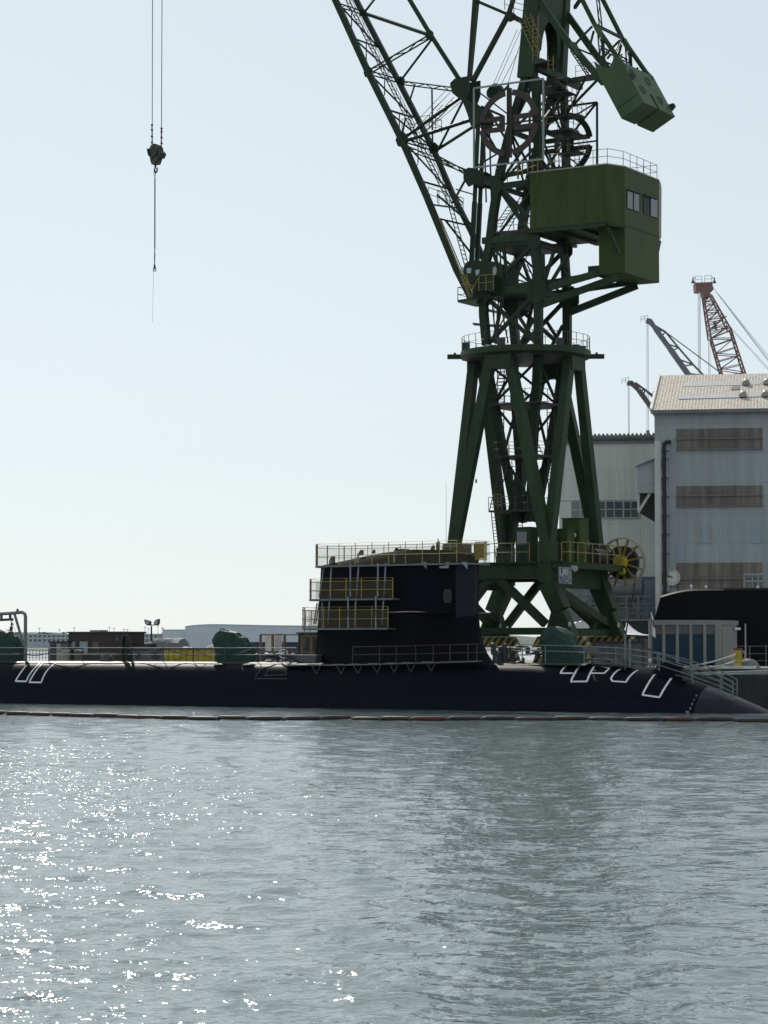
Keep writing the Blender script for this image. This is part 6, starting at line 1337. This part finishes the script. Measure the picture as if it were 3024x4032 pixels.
for x, y in ((1495, 222), (1652, 218), (1474, 312), (1640, 308)):
    c = on_roof(x, y); b = MB(); rings = []
    k_ = .36
    for i in range(7):
        g = math.pi * i / 6; rings.append([c + V((1.15 * (-math.cos(g)), -1.1, -.45)) * k_, c + V((1.1 * (-math.cos(g)), -.9, 1.4 * math.sin(g) ** .8)) * k_, c + V((1.0 * (-math.cos(g)), .2, 1.75 * math.sin(g) ** .8 + .3)) * k_, c + V((.8 * (-math.cos(g)), 1.4, 1.0 * math.sin(g) + .6)) * k_])
    b.loft(rings, closed=False); b.prism([c + V((-1.4, -1.3, -.6)) * k_, c + V((1.4, -1.3, -.6)) * k_, c + V((1.4, 1.6, .8)) * k_, c + V((-1.4, 1.6, .8)) * k_], V((0, 0, .06))); o = b.build('roof_vent', 'beige', rf, smooth=40)
    b = MB(); b.prism([c + V((-.95, -1.12, -.4)) * k_, c + V((.95, -1.12, -.4)) * k_, c + V((.7, -1.1, .05)) * k_, c + V((-.7, -1.1, .05)) * k_], V((0, .02, 0))); b.build('vent_mouth', 'dark', o)
for y0, y1 in ((550, 692), (977, 1116), (1550, 1790)):
    p, q = wp(977, y0), wp(1616, y1); b = MB(); b.wbox(p.x, q.x, YW - .1, YW - .004, q.z, p.z); o = b.build('louvre_band', 'louvre', wh)
    b = MB(); zm = (p.z + q.z) / 2; b.wbox(p.x - .1, q.x + .1, YW - .25, YW - .1, zm - .06, zm + .06); b.wbox(p.x - .1, q.x + .1, YW - .25, YW - .1, q.z - .12, q.z - .003); b.build('louvre_rail', 'fargrey', o)
for x0, y0, x1, y1 in ((1155, 1263, 1226, 1405), (1531, 1260, 1605, 1401), (970, 1406, 1041, 1548), (902, 618, 957, 677)):
    p, q = wp(x0, y0), wp(x1, y1); b = MB(); b.wbox(p.x, q.x, YW - .06, YW - .004, q.z, p.z); b.build('wall_patch', 'patch', wh)
p, q = wp(813, 640), wp(868, 1990); b = MB(); b.wbox(p.x - .02, q.x, YW - .3, YW - .004, 2.81, p.z); b.build('corner_pilaster', 'wall_light', wh)
b = MB(); b.poly([wp(935, 645, -.5), wp(915, 646, -.5), wp(895, 650, -.5), wp(884, 662, -.5), wp(881, 690, -.5), wp(884, 1000, -.5), wp(886, 1400, -.5), wp(888, 2020, -.5)], .19, 12); o = b.build('vent_pipe', 'black', wh, smooth=40)
for y in (690, 748, 890, 1030, 1170, 1310, 1455, 1600, 1740): c = wp(900, y); b = MB(); b.wbox(c.x - .5, c.x + .3, YW - .4, YW - .004, c.z - .3, c.z + .3); b.build('pipe_bracket', 'patch', o)
c = wp(942, 1657); b = MB(); b.tube(V((c.x, YW - .3, c.z)), V((c.x, YW - .01, c.z)), .78, k=36); ck = b.build('clock', 'clock', wh)
b = MB(); b.ring(V((c.x, YW - .3, c.z)), V((0, 1, 0)), .84, .08, .1, 36); b.build('clock_rim', 'beige', ck)
hc = V((c.x, YW - .33, c.z))
for ang, ln, wd in ((282, .62, .06), (292, .42, .09)):
    dd = V((math.sin(R(ang)), 0, math.cos(R(ang)))); b = MB(); b.beam(hc - dd * .08, hc + dd * ln, .03, wd, V((0, 1, 0))); b.build('clock_hand', 'dark', ck)
for h_ in range(12):
    dd = V((math.sin(R(30 * h_)), 0, math.cos(R(30 * h_)))); text_mesh(str(h_ or 12), .24, 'clock_numeral', 'fargrey', ck, hc + dd * .6 + V((0, .02, 0)), V((1, 0, 0)), Z, .008)
# projecting conveyor housing on the left side
pp_ = [wp(x, y) for x, y in ((676, 832), (820, 770), (820, 1024), (682, 1024))]
b = MB(); b.prism([V((q.x, YW + .4, q.z)) for q in pp_], V((0, 5, 0))); sd_ = b.build('conveyor_housing', 'wall', wh)
b = MB(); b.beam(V((pp_[0].x - .1, YW + .3, pp_[0].z + .05)), V((pp_[1].x, YW + .3, pp_[1].z + .05)), .3, .12, V((0, 1, 0))); b.build('housing_trim', 'fargrey', sd_)
b = MB(); b.prism([V((wp(x, y).x, YW + 1.6, wp(x, y).z)) for x, y in ((692, 1026), (815, 1026), (808, 1238), (770, 1215), (690, 1168))], V((0, 3, 0))); b.build('recess_shade', 'black', sd_)  # solid black block in place of the shade inside the recess
b = MB(); b.beam(wp(778, 1030, .9), wp(692, 1165, .9), .25, .25, V((0, 1, 0))); b.beam(wp(690, 1030, .9), wp(690, 1172, .9), .18, .2, V((0, 1, 0))); b.build('housing_strut', 'wall_light', sd_)

# ---- building behind
YH = 252.0
_ph = PY(zW(97, 1000), YH); HF = Turned((_ph.x, YH, 0), -10)
def bp2(x, y, dy=0.0): return HF.hit(zW(x, y), dy)
bb = thing('back_building', 'paler grey shed with a scalloped roof edge and a window strip behind the crane legs', 'building', V((_ph.x, YH, 2.8))); bb.rotation_euler.z = R(-10)
x0, x1, zt2 = bp2(97, 1000).x, bp2(860, 1000).x, bp2(500, 640).z
zdk = bp2(500, 1655).z
b = MB(); b.wbox(x0, x1, YH, YH + 30, zdk, zt2); b.build('wall', 'wall_light', bb)
b = MB(); b.wbox(x0 + .02, x1, YH + .3, YH + 30, 2.8, zdk - .004); b.build('base_wall', 'wall_dark', bb)  # lower wall darkened in colour, standing in for shade
b = MB()
for i in range(24):
    xx = x0 + .3 + i * (x1 - x0 - .6) / 23; b.add([V((xx - .5, YH - .3, zt2 + .05)), V((xx, YH - .3, zt2 + .85)), V((xx + .5, YH - .3, zt2 + .05)), V((xx - .5, YH + 30, zt2 + .05)), V((xx, YH + 30, zt2 + .85)), V((xx + .5, YH + 30, zt2 + .05))], [(0, 1, 2), (3, 5, 4), (0, 3, 4, 1), (1, 4, 5, 2), (0, 2, 5, 3)])
b.build('roof', 'fargrey', bb)
b = MB(); b.wbox(x0 - .05, x1, YH - .2, YH - .003, zt2 - .25, zt2 + .04); b.build('eaves_trim', 'fargrey', bb)
for i, (xa, xb_) in enumerate(((190, 250), (254, 312), (316, 374), (378, 440), (448, 572), (578, 690))):
    p, q = bp2(xa, 1092), bp2(xb_, 1208); b = MB(); b.wbox(p.x, q.x, YH - .05, YH - .004, q.z, p.z); o = b.build('window', 'glass', bb)
    b = MB(); zm = bp2(300, 1152).z; b.wbox(p.x, q.x, YH - .12, YH - .053, zm - .05, zm + .05); xm = (p.x + q.x) / 2; 
    if i > 3: b.wbox(xm - .05, xm + .05, YH - .12, YH - .053, q.z, p.z)
    b.wbox(q.x + .02, q.x + .18, YH - .15, YH - .003, q.z - .1, p.z + .1); b.wbox(p.x, q.x, YH - .2, YH - .003, q.z - .12, q.z - .004); b.build('window_frame', 'galv', o)
b = MB(); b.wbox(x0, x1, YH - .03, YH - .003, bp2(0, 1090).z, bp2(0, 1086).z); b.build('lap_joint', 'fargrey', bb)
# pipes and lattice at the foot of that building
pb = thing('duct_run', 'big grey elbowed duct and dark pipe frames at the foot of the scallop roofed shed', 'duct', V((_ph.x, YH, 2.8))); pb.rotation_euler.z = R(-10)
b = MB(); b.tube(bp2(380, 1745, -3), bp2(720, 1745, -3), 1.0, k=18); b.build('duct', 'fargrey', pb, smooth=40)
b = MB(); b.poly([bp2(690, 1660, -3), bp2(700, 1745, -3), bp2(690, 1800, -3), bp2(640, 1830, -3), bp2(300, 1835, -3)], .55, 12); b.build('duct', 'wall_dark', pb, smooth=40)
for i in range(7): b = MB(); p = bp2(150 + i * 90, 1790, -4); b.beam(V((p.x, p.y, 2.8)), p, .3, .3, V((1, 0, 0))); b.build('frame_post', 'fargrey', pb)
for y in (1800, 1855, 1925): b = MB(); b.beam(bp2(140, y, -4), bp2(800, y, -4), .22, .22, V((0, 1, 0))); b.build('frame_rail', 'fargrey', pb)
for i in range(4): b = MB(); b.beam(bp2(160 + i * 160, 1860, -4), bp2(300 + i * 160, 1990, -4), .2, .2, V((0, 1, 0))); b.build('frame_brace', 'fargrey', pb)
lo = thing('low_annex', 'dark low lean-to along the foot of the scallop roofed shed', 'annex', V((_ph.x, YH, 2.8))); lo.rotation_euler.z = R(-10)
b = MB(); p, q = bp2(240, 1985, -8), bp2(900, 1985, -8); b.wbox(p.x, q.x, YH - 8, YH - 5, 2.81, p.z); b.build('wall', 'dark', lo)
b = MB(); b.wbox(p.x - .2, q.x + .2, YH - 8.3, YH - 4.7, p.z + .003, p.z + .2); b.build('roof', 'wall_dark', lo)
b = MB(); [b.tube(V((p.x + 1 + i * 2, YH - 8.2, p.z + .2)), V((p.x + 1 + i * 2, YH - 8.2, p.z + 1.3)), .05) for i in range(9)]; b.tube(V((p.x + 1, YH - 8.2, p.z + 1.3)), V((p.x + 17, YH - 8.2, p.z + 1.3)), .05); b.build('guard_rail', 'fargrey', lo)

# ================================================================== cranes beyond the warehouse
def lattice_boom(th, a0, a1, b0, b1, dep, bays, r, m, mb_=None):
    """four chords between two quadrilaterals; a* left chord, b* right chord, bottom to top"""
    off = V((0, dep, 0)); ch = [(a0, a1), (b0, b1), (a0 + off, a1 + off * .5), (b0 + off, b1 + off * .5)]
    for p, q in ch: b = MB(); b.tube(p, q, r, k=6); b.build('boom_chord', m, th)
    b = MB(); P = lambda i, f: ch[i][0] + (ch[i][1] - ch[i][0]) * f
    for j in range(bays):
        f, g = j / bays, (j + 1) / bays
        for u, v in ((0, 1), (2, 3), (0, 2), (1, 3)):
            if j % 2: u, v = v, u
            b.tube(P(u, f), P(v, g), r * .55, k=5, cap=False); b.tube(P(u, g), P(v, g), r * .5, k=5, cap=False)
    b.build('boom_lattice', m, th)
YR = 430
def fp(x, y, Y=YR): return PY(zF(x, y), Y)
rc_ = thing('lattice_boom_crane', 'red lattice boom of a far crane with a boxy red head above the warehouse roof', 'crane', V((fp(1300, 1165).x, YR, 2.8)))
base_a, base_b = fp(1185, 1180), fp(1430, 1180)
lattice_boom(rc_, fp(1045, 770), fp(965, 330), fp(1262, 680), fp(1045, 300), 4, 9, .15, 'hazed_red')
lattice_boom(rc_, fp(1300, 1600), fp(1045, 770), fp(1560, 1600), fp(1262, 680), 4, 10, .16, 'hazed_red')
b = MB(); b.prism([fp(x, y) for x, y in ((870, 172), (1055, 165), (1062, 205), (1070, 225), (1068, 250), (1040, 262), (1030, 330), (965, 335), (945, 262), (930, 268), (878, 264))], V((0, 3, 0))); b.build('boom_head', 'hazed_red', rc_)
b = MB(); railing(b, [fp(872, 172), fp(945, 170)], 1.15, .035, (1, .5), 1.5); railing(b, [fp(975, 170), fp(1050, 167)], 1.2, .035, (1, .5), 1.5); b.build('head_rail', 'fargrey', rc_)
for x in (848, 1078): b = MB(); b.tube(fp(x, 118), fp(x, 150), .12); b.tube(fp(x, 150), fp(x, 178), .2, .4); b.tube(fp(x, 120), fp(x + (24 if x < 900 else -24), 122), .07); b.build('head_lamp', 'farbrown', rc_)
for x0, y0, x1, y1 in ((1065, 228, 1700, 1075), (1072, 235, 1700, 1062), (1090, 262, 1700, 1040), (1100, 270, 1700, 1010), (1255, 668, 1700, 1160), (1262, 660, 1700, 1140)): b = MB(); b.tube(fp(x0, y0), fp(x1 + 300, y1 + (y1 - y0) / (x1 - x0) * 300), .04, k=5); b.build('pendant_rope', 'cable_far', rc_)
for x in (903, 915, 926, 1015, 1030): b = MB(); b.tube(fp(x, 270 if x < 1000 else 640), fp(x + 4, 1500), .05, k=5); b.build('hoist_rope', 'cable_far', rc_)
for y in (540, 660): b = MB(); b.tube(fp(1150, y + 5), fp(1212 if y < 600 else 1265, y), .1); b.build('boom_outrigger', 'hazed_red', rc_)
b = MB(); b.prism([fp(x, y) for x, y in ((1068, 600), (1105, 600), (1110, 675), (1085, 675))], V((0, .6, 0))); b.build('boom_box', 'fargrey', rc_)
def jib_crane(label, Y, tip, low, up, pend, rope, m, hookp=None, head=None):
    th = thing('far_jib_crane', label, 'crane', V((fp(*low[-1], Y).x, Y, 2.8)), 'grey jib cranes beyond the sheds')
    b = MB(); pts = [fp(*p, Y) for p in low]
    for i, (p, q) in enumerate(zip(pts, pts[1:])): b.beam(p, q, .8, .62 + .1 * i, V((0, 1, 0)))
    b.build('jib_chord', m, th)
    b = MB(); pu = [fp(*p, Y) for p in up]; b.poly(pu, .16, 6); b.build('upper_chord', m, th)
    b = MB()
    for i, q in enumerate(pu[1:-1]):
        f = [pts[0] + (pts[-1] - pts[0]) * g for g in ((i + .55) / (len(pu) - .6), (i + 1.05) / (len(pu) - .6))]; b.tube(q, f[0], .13, k=5); b.tube(q, f[1], .13, k=5)
    b.build('jib_web', m, th)
    b = MB(); b.prism([fp(*p, Y) for p in head], V((0, 1.6, 0))); b.build('jib_head', m, th)
    b = MB(); h0 = fp(*head[0], Y); railing(b, [h0 - V((.9, 0, .25)), h0 + V((.2, 0, 0))], .8, .03, (1, .5), .6); b.build('head_rail', 'fargrey', th)
    b = MB()
    for p, q in pend: b.tube(fp(*p, Y), fp(*q, Y), .09, k=5)
    b.build('pendant', m, th)
    for p, q in rope: b = MB(); b.tube(fp(*p, Y), fp(*q, Y), .045, k=5); b.build('hoist_rope', 'cable_far', th)
    if hookp: b = MB(); b.prism([fp(x, y, Y) for x, y in hookp], V((0, .8, 0))); b.build('hook_block', m, th)
    return th
jib_crane('grey far jib crane with its hook hanging beside the warehouse gable', 380, None, [(385, 585), (440, 670), (600, 890), (800, 1172), (1000, 1450)], [(440, 640), (550, 705), (690, 875), (850, 1060), (965, 1178), (1150, 1400)], [((550, 705), (1180, 1172)), ((1180, 1172), (1500, 1380))], [((350, 615), (350, 1770)), ((362, 615), (366, 1770))], 'fargrey', [(344, 1770), (378, 1768), (378, 1815), (368, 1832), (352, 1822)], [(345, 580), (350, 562), (375, 556), (405, 570), (440, 640), (455, 690), (420, 650), (380, 610), (345, 598)])
jib_crane('brown far jib crane, lowest of the booms, left of the warehouse gable', 380, None, [(190, 1270), (260, 1335), (430, 1570), (560, 1750)], [(215, 1262), (330, 1330), (450, 1445), (560, 1560)], [((225, 1250), (460, 1420))], [((146, 1285), (150, 1860)), ((157, 1285), (160, 1860))], 'farbrown', None, [(140, 1250), (145, 1235), (190, 1230), (215, 1255), (235, 1280), (200, 1290), (175, 1275), (142, 1276)])
rd = thing('far_crane_head', 'small red and white crane head peeping out left of the warehouse roof edge', 'crane', V((fp(455, 1400, 400).x, 400, 2.8)))
b = MB(); b.prism([fp(x, y, 400) for x, y in ((422, 1345), (485, 1350), (487, 1320), (460, 1322), (440, 1345))], V((0, 2, 0))); b.build('head_platform', 'hazed_red', rd)
b = MB(); b.prism([fp(x, y, 400) for x, y in ((425, 1350), (484, 1352), (480, 1405), (440, 1390), (425, 1370))], V((0, 2, 0))); b.build('head_box', 'farbrown', rd)
b = MB(); b.prism([fp(x, y, 400) for x, y in ((430, 1300), (470, 1318), (470, 1340), (430, 1335))], V((0, .3, 0))); b.build('head_screen', 'white', rd)
b = MB(); b.beam(fp(470, 1400, 400), fp(560, 1700, 400), 1, 1, V((0, 1, 0))); b.build('boom', 'farbrown', rd)

# ================================================================== far buildings across the water
YA, YC = 2600, 3000
def ap(u, v, Y): return PY(U(u, v), Y)
aw = thing('far_warehouse', 'long pale blue warehouse with a curved roof across the water', 'warehouse', V((ap(530, 1397, YA).x, YA, 2)))
top = [ap(u, v, YA) for u, v in ((400, 1353.5), (412, 1351.5), (430, 1350), (452, 1349), (480, 1349), (520, 1350), (600, 1351.5), (760, 1353), (950, 1355))]
b = MB(); b.prism([V((top[0].x, YA, 2))] + top + [V((top[-1].x, YA, 2))], V((0, 190, 0))); b.build('wall', 'hazed_white', aw)
b = MB()
for p, q in zip(top, top[1:]): b.beam(p - V((0, .3, 0)), q - V((0, .3, 0)), .5, .7, V((0, 1, 0)))
b.build('roof_edge', 'hazed_blue', aw)
al = thing('far_annex', 'lower pale flat roofed block left of the curved warehouse across the water', 'building', V((ap(376, 1397, YA).x, YA + 4, 2)))
p, q = ap(352, 1361, YA + 4), ap(402, 1359, YA + 4); b = MB(); b.wbox(p.x, q.x, YA + 4, YA + 160, 2, p.z); b.build('wall', 'hazed_white', al); b = MB(); b.wbox(p.x - .4, q.x, YA + 3.6, YA + 160, p.z + .01, p.z + .6); b.build('roof', 'hazed_blue', al)
pk = thing('far_parking_deck', 'long hazy blue parking structure with open floors across the water', 'building', V((ap(200, 1397, YC).x, YC, 2)))
xa, xb2 = ap(-80, 1390, YC).x, ap(352, 1390, YC).x
for v0, v1, m in ((1369, 1372.5, 'hazed_blue'), (1376.5, 1381, 'hazed_blue'), (1386, 1400, 'hazed_blue')):
    za_, zb2 = ap(0, v1, YC).z, ap(0, v0, YC).z; b = MB(); b.wbox(xa, xb2, YC, YC + 150, za_, zb2); b.build('floor_slab', m, pk)
b = MB(); b.wbox(xa, xb2, YC + 7, YC + 10, 2, ap(0, 1372.6, YC).z); b.build('back_wall', 'hazed_white', pk)  # pale wall added close behind the front to lighten the shaded floors
for i in range(44):
    xx = xa + (xb2 - xa) * i / 43
    b = MB(); b.wbox(xx - 1.2, xx + 1.2, YC + .5, YC + 3, ap(0, 1386, YC).z, ap(0, 1372.6, YC).z); b.build('pillar', 'hazed_blue', pk)
M['farlight'] = mat('far bright cars', (.7, .72, .72), .3, .2, .2)
rr_ = random.Random(9)
cars = MB()
for i in range(60):
    xx = xa + (xb2 - xa) * rr_.random(); zc_ = ap(0, 1369, YC).z; cars.wbox(xx - 2.4, xx + 2.4, YC + 3, YC + 5, zc_ + .01, zc_ + 1.4 + .8 * rr_.random())
o = cars.build('parked_cars', 'farlight', None, loc=V((0, YC, 5))); tag(o, 'row of tiny parked cars on the far parking roof', 'cars', kind='stuff')
for i, (u, v) in enumerate(((85, 1358), (160, 1357), (236, 1356), (246, 1358), (313, 1356), (320, 1359), (391 + 0, 1357), (401, 1352), (472 - 120, 1358), (268, 1360), (128, 1361), (425 - 150, 1361))):
    if u > 352 and i == 6: u = 350
    if i == 7: u = 341
    p = ap(u, 1397, YC + 30); h_ = ap(u, v, YC + 30).z; b = MB(); b.tube(V((p.x, p.y, 2)), V((p.x, p.y, h_)), .4, .3, 5); b.wbox(p.x - 1.3, p.x + 1.3, p.y - .5, p.y + .5, h_, h_ + .8)
    o = b.build('far_lamp_mast', 'fargrey', None, loc=V((p.x, p.y, 2))); tag(o, 'thin far light mast above the parking structure across the water', 'light mast', 'light masts across the water')

# ================================================================== floating oil boom
bo = thing('oil_boom', 'long line of brown floating oil boom sections lying on the water along the submarine', 'oil boom', V((0, 150, 0)))
line = []
for x, y in ((-160, 1538), (0, 1540), (120, 1543), (240, 1546), (330, 1549), (420, 1550.5), (520, 1552), (640, 1552), (760, 1551), (900, 1553), (1050, 1552.5), (1200, 1552), (1350, 1553), (1500, 1554.5), (1660, 1556), (1860, 1560)):
    p, d = U(x, y), None; d = ray(*p); k = (.12 - CAMZ) / d.z; line.append(CAMP + d * k)
seg = []
tot = 0; acc = [0]
for p, q in zip(line, line[1:]): tot += (q - p).length; acc.append(tot)
def along(s_):
    for i in range(len(acc) - 1):
        if s_ <= acc[i + 1]: f = (s_ - acc[i]) / (acc[i + 1] - acc[i]); return line[i] + (line[i + 1] - line[i]) * f
    return line[-1]
s_ = 0; rr_ = random.Random(4)
while s_ < tot - 1.5:
    ln = 1.9 + .5 * rr_.random(); a, c = along(s_), along(min(tot, s_ + ln)); m_ = (a + c) / 2; m_.z += rr_.uniform(-.04, .05)
    b = MB(); dd = (c - a); dn_ = dd.normalized(); sd2 = dn_.cross(Z)
    rings = []
    for f, r_ in ((0.02, .05), (.06, .10), (.14, .13), (.5, .14), (.86, .13), (.94, .10), (.98, .05)):
        ce_ = a + dd * f + Z * (m_.z - .12) + sd2 * rr_.uniform(-.02, .02); rings.append([ce_ + sd2 * r_ * math.cos(g) + Z * r_ * math.sin(g) for g in [2 * math.pi * i / 10 for i in range(10)]])
    b.loft(rings, True); b.build('float_section', 'boom' if rr_.random() > .2 else 'boomjoint', bo, smooth=50)
    if rr_.random() < .9: b = MB(); b.beam(c - dn_ * .12 - Z * .12, c + dn_ * .12 - Z * .12, .28, .34); b.build('connector', 'dark', bo)
    s_ += ln

# ================================================================== the hazy air over the harbour
hz_ = MB(); hz_.wbox(-4500, 4500, -60, 5200, -7.5, 112)
M['haze'] = bpy.data.materials.new('harbour haze'); M['haze'].use_nodes = True; hn = M['haze'].node_tree; hn.nodes.clear()
pv_ = hn.nodes.new('ShaderNodeVolumePrincipled'); pv_.inputs['Color'].default_value = (.72, .86, 1.0, 1); pv_.inputs['Density'].default_value = HAZE; pv_.inputs['Anisotropy'].default_value = .0
ho = hn.nodes.new('ShaderNodeOutputMaterial'); hn.links.new(pv_.outputs[0], ho.inputs['Volume'])
o = hz_.build('haze', 'haze'); o['kind'] = 'stuff'
